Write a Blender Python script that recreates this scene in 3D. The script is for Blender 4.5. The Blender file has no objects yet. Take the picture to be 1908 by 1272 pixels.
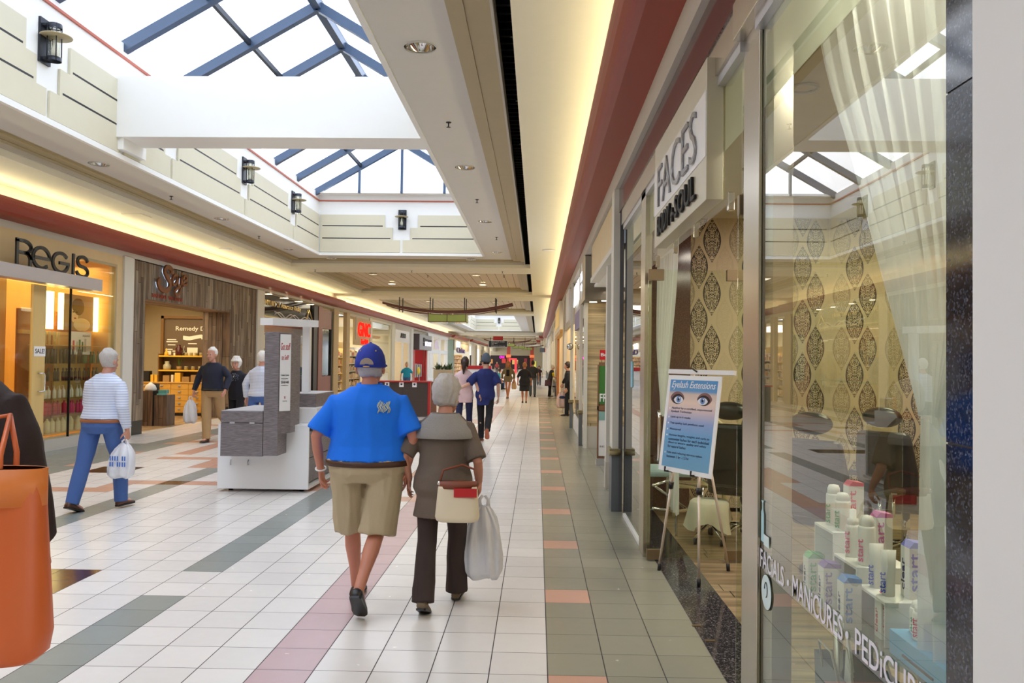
import bpy, bmesh, math, random
from mathutils import Vector, Matrix, noise
PI = math.pi
SC = bpy.context.scene
COL = SC.collection
rnd = random.Random(7)

# ------------------------------------------------------------ materials
MATS = {}
def nodes_of(m):
    m.use_nodes = True
    nt = m.node_tree
    for n in list(nt.nodes): nt.nodes.remove(n)
    out = nt.nodes.new('ShaderNodeOutputMaterial')
    return nt, out
def lin(c):
    return tuple((x/12.92 if x <= 0.04045 else ((x+0.055)/1.055)**2.4) for x in c[:3]) + (1.0,)
def mat(name, col, rough=0.5, metal=0.0, var=0.08, scale=6.0, bump=0.0, bscale=60.0, emis=0.0, ecol=None, stretch=None, coat=0.0, sheen=0.0):
    """principled surface whose colour drifts a little with a noise pattern; col is sRGB 0..1"""
    if name in MATS: return MATS[name]
    m = bpy.data.materials.new(name); nt, out = nodes_of(m)
    N, L = nt.nodes, nt.links
    p = N.new('ShaderNodeBsdfPrincipled')
    tc = N.new('ShaderNodeTexCoord'); mp = N.new('ShaderNodeMapping')
    if stretch: mp.inputs['Scale'].default_value = stretch
    L.new(tc.outputs['Object'], mp.inputs['Vector'])
    nz = N.new('ShaderNodeTexNoise'); nz.inputs['Scale'].default_value = scale; nz.inputs['Detail'].default_value = 3
    L.new(mp.outputs[0], nz.inputs['Vector'])
    mx = N.new('ShaderNodeMix'); mx.data_type = 'RGBA'
    c = lin(col)
    mx.inputs[6].default_value = tuple(x*(1-var) for x in c[:3])+(1,)
    mx.inputs[7].default_value = tuple(min(1, x*(1+var)) for x in c[:3])+(1,)
    L.new(nz.outputs['Fac'], mx.inputs[0]); L.new(mx.outputs[2], p.inputs['Base Color'])
    p.inputs['Roughness'].default_value = rough; p.inputs['Metallic'].default_value = metal
    if coat: p.inputs['Coat Weight'].default_value = coat
    if sheen: p.inputs['Sheen Weight'].default_value = sheen
    if bump:
        b = N.new('ShaderNodeBump'); n2 = N.new('ShaderNodeTexNoise'); n2.inputs['Scale'].default_value = bscale
        L.new(mp.outputs[0], n2.inputs['Vector']); L.new(n2.outputs['Fac'], b.inputs['Height'])
        b.inputs['Strength'].default_value = bump; b.inputs['Distance'].default_value = 0.01
        L.new(b.outputs[0], p.inputs['Normal'])
    if emis:
        p.inputs['Emission Color'].default_value = lin(ecol or col); p.inputs['Emission Strength'].default_value = emis
    L.new(p.outputs[0], out.inputs[0]); MATS[name] = m
    return m
def glow(name, col, s):
    if name in MATS: return MATS[name]
    m = bpy.data.materials.new(name); nt, out = nodes_of(m)
    e = nt.nodes.new('ShaderNodeEmission'); e.inputs[0].default_value = lin(col); e.inputs[1].default_value = s
    nt.links.new(e.outputs[0], out.inputs[0]); MATS[name] = m; return m
def glass(name, tint=(1, 1, 1), ior=1.5, extra=1.0, rough=0.0, base=0.0, power=4.5):
    """thin pane: see-through with a Fresnel mirror on top"""
    if name in MATS: return MATS[name]
    m = bpy.data.materials.new(name); nt, out = nodes_of(m); N, L = nt.nodes, nt.links
    t = N.new('ShaderNodeBsdfTransparent'); t.inputs[0].default_value = lin(tint)
    g = N.new('ShaderNodeBsdfGlossy'); g.inputs['Roughness'].default_value = rough
    g.inputs['Color'].default_value = (1, 1, 1, 1)
    ge = N.new('ShaderNodeNewGeometry'); dt = N.new('ShaderNodeVectorMath'); dt.operation = 'DOT_PRODUCT'
    L.new(ge.outputs['Normal'], dt.inputs[0]); L.new(ge.outputs['Incoming'], dt.inputs[1])
    ab = N.new('ShaderNodeMath'); ab.operation = 'ABSOLUTE'; L.new(dt.outputs['Value'], ab.inputs[0])
    om = N.new('ShaderNodeMath'); om.operation = 'SUBTRACT'; om.inputs[0].default_value = 1.0; L.new(ab.outputs[0], om.inputs[1])
    pw = N.new('ShaderNodeMath'); pw.operation = 'POWER'; L.new(om.outputs[0], pw.inputs[0]); pw.inputs[1].default_value = power
    f0 = ((ior-1)/(ior+1))**2*extra
    a = N.new('ShaderNodeMath'); a.operation = 'MULTIPLY_ADD'; a.inputs[1].default_value = 0.95-f0; a.inputs[2].default_value = f0+base; a.use_clamp = True
    L.new(pw.outputs[0], a.inputs[0])
    x = N.new('ShaderNodeMixShader'); L.new(a.outputs[0], x.inputs[0]); L.new(t.outputs[0], x.inputs[1]); L.new(g.outputs[0], x.inputs[2])
    L.new(x.outputs[0], out.inputs[0]); MATS[name] = m; return m
def sheer(name, col, alpha):
    """thin cloth or frosted film: part transparent, part diffuse and translucent"""
    if name in MATS: return MATS[name]
    m = bpy.data.materials.new(name); nt, out = nodes_of(m); N, L = nt.nodes, nt.links
    t = N.new('ShaderNodeBsdfTransparent'); d = N.new('ShaderNodeBsdfDiffuse'); tr = N.new('ShaderNodeBsdfTranslucent')
    d.inputs[0].default_value = lin(col); tr.inputs[0].default_value = lin(col)
    a = N.new('ShaderNodeMixShader'); a.inputs[0].default_value = 0.5
    L.new(d.outputs[0], a.inputs[1]); L.new(tr.outputs[0], a.inputs[2])
    b = N.new('ShaderNodeMixShader')
    nz = N.new('ShaderNodeTexNoise'); nz.inputs['Scale'].default_value = 3
    mr = N.new('ShaderNodeMapRange'); mr.inputs[3].default_value = max(0, alpha-.08); mr.inputs[4].default_value = min(1, alpha+.08)
    L.new(nz.outputs['Fac'], mr.inputs[0]); L.new(mr.outputs[0], b.inputs[0])
    L.new(t.outputs[0], b.inputs[1]); L.new(a.outputs[0], b.inputs[2]); L.new(b.outputs[0], out.inputs[0])
    MATS[name] = m; return m
class NB:
    """small helper to write shader maths"""
    def __init__(s, name):
        s.m = bpy.data.materials.new(name); s.nt, s.out = nodes_of(s.m); s.N, s.L = s.nt.nodes, s.nt.links
        s.p = s.N.new('ShaderNodeBsdfPrincipled'); s.L.new(s.p.outputs[0], s.out.inputs[0]); MATS[name] = s.m
    def put(s, sock, v):
        if isinstance(v, (int, float)): sock.default_value = v
        elif isinstance(v, tuple): sock.default_value = v
        else: s.L.new(v, sock)
    def math(s, op, a, b=0.0, c=0.0, clamp=False):
        n = s.N.new('ShaderNodeMath'); n.operation = op; n.use_clamp = clamp
        s.put(n.inputs[0], a); s.put(n.inputs[1], b); s.put(n.inputs[2], c); return n.outputs[0]
    def pos(s, kind='Object'):
        if kind == 'World':
            g = s.N.new('ShaderNodeNewGeometry'); v = g.outputs['Position']
        else:
            v = s.N.new('ShaderNodeTexCoord').outputs[kind]
        x = s.N.new('ShaderNodeSeparateXYZ'); s.L.new(v, x.inputs[0]); return v, x.outputs[0], x.outputs[1], x.outputs[2]
    def noise(s, vec, scale, detail=3, stretch=None, col=False):
        if stretch:
            mp = s.N.new('ShaderNodeMapping'); mp.inputs['Scale'].default_value = stretch; s.L.new(vec, mp.inputs[0]); vec = mp.outputs[0]
        n = s.N.new('ShaderNodeTexNoise'); n.inputs['Scale'].default_value = scale; n.inputs['Detail'].default_value = detail
        s.L.new(vec, n.inputs['Vector']); return n.outputs['Color' if col else 'Fac']
    def comb(s, x, y, z):
        n = s.N.new('ShaderNodeCombineXYZ'); s.put(n.inputs[0], x); s.put(n.inputs[1], y); s.put(n.inputs[2], z); return n.outputs[0]
    def white(s, vec):
        n = s.N.new('ShaderNodeTexWhiteNoise'); n.noise_dimensions = '3D'; s.L.new(vec, n.inputs[0]); return n.outputs[0]
    def mix(s, f, a, b):
        n = s.N.new('ShaderNodeMix'); n.data_type = 'RGBA'; s.put(n.inputs[0], f)
        s.put(n.inputs[6], lin(a) if isinstance(a, tuple) else a); s.put(n.inputs[7], lin(b) if isinstance(b, tuple) else b); return n.outputs[2]
    def ramp(s, f, stops):
        n = s.N.new('ShaderNodeValToRGB'); s.L.new(f, n.inputs[0]); e = n.color_ramp.elements
        e[0].position, e[0].color = stops[0][0], lin(stops[0][1]); e[1].position, e[1].color = stops[-1][0], lin(stops[-1][1])
        for p, c in stops[1:-1]:
            k = e.new(p); k.color = lin(c)
        return n.outputs[0]
    def rng(s, v, a, b, c=0.0, d=1.0):
        n = s.N.new('ShaderNodeMapRange'); s.L.new(v, n.inputs[0])
        for i, q in enumerate((a, b, c, d)): n.inputs[1+i].default_value = q
        return n.outputs[0]
    def done(s, col, rough=0.5, metal=0.0, h=None, hs=0.3):
        s.put(s.p.inputs['Base Color'], lin(col) if isinstance(col, tuple) else col)
        s.put(s.p.inputs['Roughness'], rough); s.p.inputs['Metallic'].default_value = metal
        if h is not None:
            b = s.N.new('ShaderNodeBump'); b.inputs['Strength'].default_value = hs; b.inputs['Distance'].default_value = 0.005
            s.L.new(h, b.inputs['Height']); s.L.new(b.outputs[0], s.p.inputs['Normal'])
        return s.m

GX0, GXS, GY0, GYS = 0.074, 0.3145, 4.429, 0.3285
def tile_mat(name, col, rough=0.20, var=0.02, mottle=0.015):
    n = NB(name); v, x, y, z = n.pos('World')
    fx = n.math('FRACT', n.math('DIVIDE', n.math('SUBTRACT', x, GX0), GXS))
    fy = n.math('FRACT', n.math('DIVIDE', n.math('SUBTRACT', y, GY0), GYS))
    ex = n.math('MINIMUM', fx, n.math('SUBTRACT', 1.0, fx)); ey = n.math('MINIMUM', fy, n.math('SUBTRACT', 1.0, fy))
    g = n.math('LESS_THAN', n.math('MINIMUM', ex, n.math('MULTIPLY', ey, 1.3)), 0.0095)
    cx = n.math('FLOOR', n.math('DIVIDE', n.math('SUBTRACT', x, GX0), GXS)); cy = n.math('FLOOR', n.math('DIVIDE', n.math('SUBTRACT', y, GY0), GYS))
    w = n.white(n.comb(cx, cy, 0.0))
    nz = n.noise(v, 14.0, 4)
    f = n.math('ADD', n.math('MULTIPLY', w, 0.7), n.math('MULTIPLY', nz, 0.3))
    dk = tuple(c*(1-var-mottle) for c in col); lt = tuple(min(1, c*(1+var)) for c in col)
    c = n.mix(f, dk, lt)
    c = n.mix(g, c, (0.20, 0.19, 0.20))
    r = n.math('ADD', n.math('MULTIPLY', g, 0.5), n.math('ADD', rough, n.math('MULTIPLY', nz, 0.10)))
    h = n.math('SUBTRACT', n.math('MULTIPLY', n.noise(v, 5.0, 1), 0.25), n.math('MULTIPLY', g, 0.5))
    return n.done(c, r, 0.0, h, 0.10)
M_white_tile = tile_mat('white_floor_tile', (0.915, 0.90, 0.885))
M_grey_tile = tile_mat('grey_green_floor_tile', (0.57, 0.60, 0.59))
M_olive_tile = tile_mat('olive_floor_tile', (0.58, 0.575, 0.51))
M_pink_tile = tile_mat('pink_floor_tile', (0.79, 0.67, 0.68))
M_orange_tile = tile_mat('terracotta_floor_tile', (0.82, 0.64, 0.56))
M_brown_tile = tile_mat('dark_brown_floor_tile', (0.30, 0.17, 0.14), 0.10)
M_tan_tile = tile_mat('tan_floor_tile', (0.80, 0.72, 0.58))

def planks(name, cols, w, axis='Y', rough=0.7, length=1.3, grain=18.0, up='Z', gap=0.03, vert=True):
    """boards: w wide across one axis, long along the other, each with its own tone"""
    n = NB(name); v, x, y, z = n.pos('World')
    a = {'X': x, 'Y': y, 'Z': z}; A = a[axis]; B = a[up]
    u = n.math('DIVIDE', A, w); k = n.math('FLOOR', u)
    off = n.math('MULTIPLY', n.white(n.comb(k, 3.0, 1.0)), length)
    j = n.math('FLOOR', n.math('DIVIDE', n.math('ADD', B, off), length))
    t = n.white(n.comb(k, j, 7.0))
    st = {'X': 0, 'Y': 1, 'Z': 2}; s3 = [1.0, 1.0, 1.0]; s3[st[up]] = 0.09
    gr = n.noise(v, grain, 5, tuple(s3))
    g2 = n.noise(v, grain*3, 3, tuple(s3))
    c = n.ramp(t, cols)
    c2 = n.mix(n.rng(gr, 0.35, 0.65), c, tuple(0.38*q for q in cols[0][1]))
    c = n.mix(0.60, c, c2)
    f = n.math('FRACT', u); e = n.math('MINIMUM', f, n.math('SUBTRACT', 1.0, f))
    g = n.math('LESS_THAN', e, gap)
    fj = n.math('FRACT', n.math('DIVIDE', n.math('ADD', B, off), length)); g3 = n.math('LESS_THAN', fj, 0.006)
    g = n.math('MAXIMUM', g, g3)
    c = n.mix(g, c, tuple(0.25*q for q in cols[0][1]))
    h = n.math('SUBTRACT', n.math('ADD', n.math('MULTIPLY', t, 0.7), n.math('MULTIPLY', g2, 0.5)), g)
    return n.done(c, rough, 0.0, h, 0.35)
M_barn = planks('reclaimed_barn_boards', [(0, (0.36, 0.28, 0.21)), (0.3, (0.54, 0.46, 0.37)), (0.55, (0.62, 0.57, 0.50)), (0.8, (0.47, 0.36, 0.27)), (1, (0.72, 0.65, 0.55))], 0.115)
M_barnx = planks('reclaimed_barn_boards_side', [(0, (0.38, 0.31, 0.26)), (0.4, (0.50, 0.42, 0.36)), (0.8, (0.46, 0.37, 0.30)), (1, (0.58, 0.50, 0.43))], 0.115, 'X')
M_oakfloor = planks('oak_floor_boards', [(0, (0.66, 0.53, 0.38)), (0.5, (0.75, 0.63, 0.47)), (1, (0.82, 0.71, 0.55))], 0.15, 'X', 0.35, 1.2, 14, 'Y', 0.012)
M_salonfloor = planks('salon_plank_floor', [(0, (0.62, 0.52, 0.39)), (0.5, (0.70, 0.60, 0.46)), (1, (0.77, 0.68, 0.53))], 0.17, 'Y', 0.35, 1.2, 14, 'X', 0.012)
M_lightwood = planks('pale_horizontal_boards', [(0, (0.83, 0.72, 0.53)), (0.5, (0.88, 0.79, 0.60)), (1, (0.91, 0.83, 0.66))], 0.16, 'Z', 0.5, 1.4, 10, 'X', 0.01)
def slats():
    n = NB('ceiling_slats'); v, x, y, z = n.pos('World'); f = n.math('FRACT', n.math('DIVIDE', x, 0.30))
    g = n.math('LESS_THAN', f, 0.06); c = n.mix(n.noise(v, 3.0), (0.80, 0.73, 0.64), (0.86, 0.80, 0.71))
    return n.done(n.mix(g, c, (0.40, 0.33, 0.27)), 0.6)
M_slat = slats()
M_cream = mat('cream_ceiling_paint', (0.93, 0.91, 0.84), 0.8, var=0.02)
M_soffit = mat('pale_grey_soffit_paint', (0.86, 0.85, 0.83), 0.8, var=0.02)
M_wellwhite = mat('white_wall_paint', (0.95, 0.95, 0.94), 0.8, var=0.01)
M_ridge = mat('bronze_tan_moulding', (0.70, 0.64, 0.50), 0.45, 0.0, var=0.05)
M_red = mat('oxblood_red_cornice', (0.56, 0.20, 0.14), 0.42, var=0.05)
M_redtrim = mat('terracotta_red_trim', (0.72, 0.38, 0.30), 0.5)
M_band = mat('greige_band_paint', (0.78, 0.76, 0.72), 0.6, var=0.02)
M_pillar = mat('off_white_pillar_paint', (0.87, 0.86, 0.82), 0.55, var=0.02)
M_beige = mat('beige_wall_paint', (0.80, 0.73, 0.60), 0.6, var=0.04)
M_tanpanel = mat('tan_acoustic_panel', (0.845, 0.82, 0.73), 0.8, var=0.02, bump=0.1, bscale=200)
M_black = mat('black_paint', (0.06, 0.06, 0.065), 0.5)
M_dark = mat('dark_grey_metal', (0.22, 0.23, 0.26), 0.4, 0.6)
M_rafter = mat('blue_grey_steel', (0.27, 0.34, 0.44), 0.35, 0.15)
M_steel = mat('brushed_stainless_steel', (0.80, 0.77, 0.72), 0.26, 0.95, var=0.08, scale=30, stretch=(6, 6, .15))
M_chrome = mat('chrome', (0.90, 0.90, 0.90), 0.08, 1.0)
M_silver = mat('satin_silver', (0.80, 0.80, 0.82), 0.35, 0.6)
M_whitegloss = mat('white_laminate', (0.95, 0.95, 0.95), 0.25, var=0.01)
M_white = mat('white_matte', (0.93, 0.93, 0.92), 0.6, var=0.02)
M_plenum = mat('dark_plenum_metal', (0.16, 0.17, 0.19), 0.6, 0.3, var=0.3, scale=3)
def granite(name, base, flecks, scale=90):
    n = NB(name); v, x, y, z = n.pos('World')
    vr = n.N.new('ShaderNodeTexVoronoi'); vr.inputs['Scale'].default_value = scale; n.L.new(v, vr.inputs['Vector'])
    sx = n.N.new('ShaderNodeSeparateXYZ'); n.L.new(vr.outputs['Color'], sx.inputs[0])
    f = n.math('ADD', n.math('MULTIPLY', sx.outputs[0], 0.6), n.math('MULTIPLY', n.noise(v, scale*0.4, 4), 0.4))
    c = n.ramp(f, [(0.0, base), (0.52, base), (0.62, flecks[0]), (0.76, flecks[1]), (0.9, flecks[2])])
    return n.done(c, 0.09)
M_granite = granite('dark_speckled_granite', (0.17, 0.16, 0.18), [(0.26, 0.25, 0.27), (0.42, 0.40, 0.40), (0.66, 0.64, 0.62)], 150)
M_granite2 = granite('blue_pearl_granite', (0.12, 0.12, 0.15), [(0.19, 0.20, 0.24), (0.28, 0.29, 0.34), (0.46, 0.48, 0.54)], 190)
M_granite3 = granite('brown_granite', (0.33, 0.21, 0.20), [(0.40, 0.27, 0.26), (0.46, 0.33, 0.31), (0.52, 0.42, 0.40)], 200)
M_glass = glass('shop_window_glass', (0.92, 0.945, 0.88), 1.5, 2.0, power=3.5)
M_doorglass = glass('door_glass', (0.97, 0.985, 0.955), 1.45, 1.0)
M_skyglass = glass('skylight_glass', (0.97, 0.98, 1.0), 1.3, 0.6)
M_farglass = glass('far_shop_glass', (0.96, 0.96, 0.92), 1.4, 0.8)
M_frost = sheer('frosted_film', (0.90, 0.92, 0.86), 0.84)
M_skinA = mat('skin', (0.80, 0.56, 0.46), 0.5, var=0.08, scale=14)
M_warm = glow('warm_cove_lamp', (1.0, 0.955, 0.74), 34.0)
M_lamp = glow('lit_lamp', (1.0, 0.90, 0.72), 12.0)
M_cool = glow('cool_lit_panel', (1.0, 1.0, 1.0), 3.0)

# ------------------------------------------------------------ mesh builder
class MB:
    def __init__(s): s.b = bmesh.new(); s.mi = 0; s.mats = []
    def use(s, m):
        if m not in s.mats: s.mats.append(m)
        s.mi = s.mats.index(m); return s
    def _f(s, vs, smooth=False):
        try: f = s.b.faces.new(vs)
        except ValueError: return None
        f.material_index = s.mi; f.smooth = smooth; return f
    def quad(s, *pts, smooth=False):
        return s._f([s.b.verts.new(p) for p in pts], smooth)
    def box(s, x0, x1, y0, y1, z0, z1, M=None):
        P = [(x0, y0, z0), (x1, y0, z0), (x1, y1, z0), (x0, y1, z0), (x0, y0, z1), (x1, y0, z1), (x1, y1, z1), (x0, y1, z1)]
        v = [s.b.verts.new((M @ Vector(p)) if M else p) for p in P]
        for q in ((3, 2, 1, 0), (4, 5, 6, 7), (0, 1, 5, 4), (1, 2, 6, 5), (2, 3, 7, 6), (3, 0, 4, 7)): s._f([v[i] for i in q])
        return s
    def prism(s, poly, axis, a, b, smooth=False):
        """poly in the plane across axis; X: (y,z)  Y: (x,z)  Z: (x,y)"""
        def P(p, t): return {'X': (t, p[0], p[1]), 'Y': (p[0], t, p[1]), 'Z': (p[0], p[1], t)}[axis]
        A = [s.b.verts.new(P(p, a)) for p in poly]; B = [s.b.verts.new(P(p, b)) for p in poly]
        n = len(poly)
        for i in range(n): s._f([A[i], A[(i+1) % n], B[(i+1) % n], B[i]], smooth)
        s._f(A[::-1]); s._f(B); return s
    def sheet(s, pts, axis, a, b):
        """open profile swept along an axis"""
        def P(p, t): return {'X': (t, p[0], p[1]), 'Y': (p[0], t, p[1]), 'Z': (p[0], p[1], t)}[axis]
        A = [s.b.verts.new(P(p, a)) for p in pts]; B = [s.b.verts.new(P(p, b)) for p in pts]
        for i in range(len(pts)-1): s._f([A[i], A[i+1], B[i+1], B[i]], True)
        return s
    def loft(s, rings, cap=True, smooth=True, closed=False):
        V = [[s.b.verts.new(p) for p in r] for r in rings]; n = len(V[0])
        R = range(len(V)) if closed else range(len(V)-1)
        for k in R:
            A, B = V[k], V[(k+1) % len(V)]
            for i in range(n): s._f([A[i], A[(i+1) % n], B[(i+1) % n], B[i]], smooth)
        if cap and not closed: s._f(V[0][::-1], smooth); s._f(V[-1], smooth)
        return s
    def tube(s, pts, r, n=10, rb=None, cap=True, roundend=False):
        """tube through pts; r and rb scalar or list (elliptical, rb across)"""
        P = [Vector(p) for p in pts]; m = len(P)
        ra = list(r) if isinstance(r, (list, tuple)) else [r]*m
        rr = list(rb) if isinstance(rb, (list, tuple)) else ([rb]*m if rb else ra)
        if roundend:
            d0 = (P[0]-P[1]).normalized(); d1 = (P[-1]-P[-2]).normalized()
            pre = [(P[0]+d0*ra[0]*q, f) for q, f in ((0.95, 0.3), (0.7, 0.7))]; suf = [(P[-1]+d1*ra[-1]*q, f) for q, f in ((0.7, 0.7), (0.95, 0.3))]
            ra = [ra[0]*f for _, f in pre]+ra+[ra[-1]*f for _, f in suf]; rr = [rr[0]*f for _, f in pre]+rr+[rr[-1]*f for _, f in suf]
            P = [p for p, _ in pre]+P+[p for p, _ in suf]; m = len(P)
        rings = []; u = None
        for i in range(m):
            t = (P[min(i+1, m-1)]-P[max(i-1, 0)])
            if t.length < 1e-9: t = Vector((0, 0, 1))
            t.normalize()
            if u is None:
                u = Vector((1, 0, 0)) if abs(t.x) < 0.9 else Vector((0, 1, 0))
            u = (u-t*u.dot(t)).normalized(); w = t.cross(u)
            rings.append([P[i]+u*math.cos(2*PI*k/n)*ra[i]+w*math.sin(2*PI*k/n)*rr[i] for k in range(n)])
        return s.loft(rings, cap)
    def lathe(s, prof, c=(0, 0, 0), n=20, axis='Z', smooth=True, cap=True, M=None):
        """prof: list of (radius, height)"""
        rings = []
        for r, h in prof:
            ring = []
            for k in range(n):
                a = 2*PI*k/n; x, y = r*math.cos(a), r*math.sin(a)
                p = {'Z': (x, y, h), 'Y': (x, h, -y), 'X': (h, x, y)}[axis]
                p = Vector(p)
                if M: p = M @ p
                ring.append(p+Vector(c))
            rings.append(ring)
        return s.loft(rings, cap, smooth)
    def ball(s, c, r, n=12, M=None):
        rx, ry, rz = (r, r, r) if not isinstance(r, (tuple, list)) else r
        rings = []
        for i in range(1, n):
            t = PI*i/n-PI/2
            ring = []
            for k in range(n*2 if n < 10 else n+8):
                a = 2*PI*k/(n*2 if n < 10 else n+8)
                p = Vector((rx*math.cos(t)*math.cos(a), ry*math.cos(t)*math.sin(a), rz*math.sin(t)))
                if M: p = M @ p
                ring.append(p+Vector(c))
            rings.append(ring)
        return s.loft(rings, True, True)
    def disc(s, c, r, axis='Z', n=20, rin=0.0):
        def P(rr, a):
            x, y = rr*math.cos(a), rr*math.sin(a)
            return Vector(c)+Vector({'Z': (x, y, 0), 'Y': (x, 0, y), 'X': (0, x, y)}[axis])
        if rin:
            A = [s.b.verts.new(P(r, 2*PI*k/n)) for k in range(n)]; B = [s.b.verts.new(P(rin, 2*PI*k/n)) for k in range(n)]
            for i in range(n): s._f([A[i], A[(i+1) % n], B[(i+1) % n], B[i]])
        else: s._f([s.b.verts.new(P(r, 2*PI*k/n)) for k in range(n)])
        return s
    def add_mesh(s, me, M=None):
        k = len(s.b.faces); nv = len(s.b.verts)
        s.b.from_mesh(me); s.b.verts.ensure_lookup_table(); s.b.faces.ensure_lookup_table()
        for f in s.b.faces[k:]: f.material_index = s.mi
        if M is not None: bmesh.ops.transform(s.b, matrix=M, verts=s.b.verts[nv:])
        return s
    def obj(s, name, m=None, parent=None, world=False, bevel=0.0, smooth_angle=None):
        me = bpy.data.meshes.new(name)
        bmesh.ops.remove_doubles(s.b, verts=s.b.verts, dist=1e-6)
        bmesh.ops.recalc_face_normals(s.b, faces=s.b.faces)
        if world and parent is not None:
            bmesh.ops.transform(s.b, matrix=wm(parent).inverted(), verts=s.b.verts)
        s.b.to_mesh(me); s.b.free()
        for q in (s.mats or [m]): me.materials.append(q)
        o = bpy.data.objects.new(name, me); COL.objects.link(o)
        if parent is not None: o.parent = parent
        if bevel:
            b = o.modifiers.new('bevel', 'BEVEL'); b.width = bevel; b.segments = 2; b.limit_method = 'ANGLE'
        return o
def wm(o):
    m = Matrix.LocRotScale(o.location, o.rotation_euler, o.scale)
    return (wm(o.parent) @ m) if o.parent else m
def tag(o, label=None, cat=None, group=None, kind=None):
    if label: o['label'] = label
    if cat: o['category'] = cat
    if group: o['group'] = group
    if kind: o['kind'] = kind
    return o
def thing(name, label, cat, loc=(0, 0, 0), rz=0.0, group=None):
    o = bpy.data.objects.new(name, None); COL.objects.link(o); o.location = loc; o.rotation_euler = (0, 0, rz)
    o.empty_display_size = 0.2
    return tag(o, label, cat, group)
def struct(name, mb, m=None, **k):
    return tag(mb.obj(name, m, **k), kind='structure')
def B(name, m, parent, x0, x1, y0, y1, z0, z1, world=True, bevel=0.0):
    return MB().box(x0, x1, y0, y1, z0, z1).obj(name, m, parent, world=world, bevel=bevel)
def dup(root, loc=None, rz=None, label=None, group=None):
    def cp(o, par):
        c = o.copy(); COL.objects.link(c); c.parent = par
        for ch in [q for q in COL.objects if q.parent == o]: cp(ch, c)
        return c
    r = cp(root, None)
    if loc is not None: r.location = loc
    if rz is not None: r.rotation_euler = (0, 0, rz)
    if label: r['label'] = label
    if group: r['group'] = group
    return r
def text_mesh(body, size=1.0, ext=0.0, off=0.0, bold=0.0, align='LEFT', spacing=1.0, shear=0.0, bevel=0.0):
    cu = bpy.data.curves.new('lettering', 'FONT'); cu.body = body; cu.size = size; cu.extrude = ext
    cu.offset = off; cu.align_x = align; cu.space_character = spacing; cu.shear = shear; cu.bevel_depth = bevel; cu.resolution_u = 3
    o = bpy.data.objects.new('lettering', cu); COL.objects.link(o)
    me = bpy.data.meshes.new_from_object(o.evaluated_get(bpy.context.evaluated_depsgraph_get()) if False else o)
    bpy.data.objects.remove(o); bpy.data.curves.remove(cu)
    return me
def bbox2(me):
    xs = [v.co.x for v in me.vertices]; ys = [v.co.y for v in me.vertices]
    return min(xs), max(xs), min(ys), max(ys)
def text_fit(body, w, h, ext=0.004, off=0.0, spacing=1.0, shear=0.0):
    """lettering mesh scaled to w x h, lower-left corner at the origin, depth ext to each side"""
    me = text_mesh(body, 1.0, 0.0 if ext == 0 else 0.01, off, spacing=spacing, shear=shear)
    x0, x1, y0, y1 = bbox2(me)
    me.transform(Matrix.Translation((-x0, -y0, 0)))
    me.transform(Matrix.Diagonal((w/(x1-x0), h/(y1-y0), ext/0.01 if ext else 1.0, 1.0)))
    return me
def frame_on(origin, right, up):
    """matrix that puts x on right, y on up at origin"""
    r = Vector(right).normalized(); u = Vector(up).normalized(); n = r.cross(u)
    return Matrix(((r.x, u.x, n.x, origin[0]), (r.y, u.y, n.y, origin[1]), (r.z, u.z, n.z, origin[2]), (0, 0, 0, 1)))
def letters(body, m, parent, origin, right, up, w, h, ext=0.004, off=0.0, name='lettering', world=True, spacing=1.0, shear=0.0):
    mb = MB(); mb.add_mesh(text_fit(body, w, h, ext, off, spacing, shear), frame_on(origin, right, up))
    return mb.obj(name, m, parent, world=world)
# ------------------------------------------------------------ camera, world, view
def setup():
    cam = bpy.data.cameras.new('camera'); co = bpy.data.objects.new('camera', cam); COL.objects.link(co)
    R, U, F = Vector((0.9996872, 0.02221093, 0.01149681)), Vector((-0.01098871, -0.02286419, 0.99967819)), Vector((-0.02246665, 0.99949182, 0.02261297))
    m = Matrix((R, U, -F)).transposed().to_4x4(); m.translation = (0, 0, 1.68); co.matrix_world = m
    cam.sensor_fit = 'HORIZONTAL'; cam.sensor_width = 36.0; cam.lens = 1530.0/1908.0*36.0
    cam.shift_x = -(967.0-954.0)/1908.0; cam.clip_start = 0.05; cam.clip_end = 500
    SC.camera = co
    w = bpy.data.worlds.new('sky'); SC.world = w; w.use_nodes = True; nt = w.node_tree
    for n in list(nt.nodes): nt.nodes.remove(n)
    N, L = nt.nodes, nt.links
    o = N.new('ShaderNodeOutputWorld'); bg = N.new('ShaderNodeBackground'); tc = N.new('ShaderNodeTexCoord')
    nz = N.new('ShaderNodeTexNoise'); nz.inputs['Scale'].default_value = 3.2; nz.inputs['Detail'].default_value = 6
    L.new(tc.outputs['Generated'], nz.inputs['Vector'])
    r = N.new('ShaderNodeValToRGB'); e = r.color_ramp.elements
    e[0].position, e[0].color = 0.40, (0.62, 0.74, 0.92, 1); e[1].position, e[1].color = 0.56, (0.97, 0.985, 1.0, 1)
    L.new(nz.outputs['Fac'], r.inputs[0]); L.new(r.outputs[0], bg.inputs[0]); bg.inputs[1].default_value = 3.6
    L.new(bg.outputs[0], o.inputs[0])
    v = SC.view_settings; v.view_transform = 'Standard'; v.look = 'None'; v.gamma = 1.0; v.exposure = EXPOSURE; v.use_curve_mapping = False
    SC.cycles.max_bounces = 10; SC.cycles.diffuse_bounces = 5; SC.cycles.glossy_bounces = 4; SC.cycles.transparent_max_bounces = 24
    SC.cycles.transmission_bounces = 4; SC.cycles.sample_clamp_indirect = 4.0; SC.cycles.caustics_reflective = False; SC.cycles.caustics_refractive = False
EXPOSURE = 0.0
setup()
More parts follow.
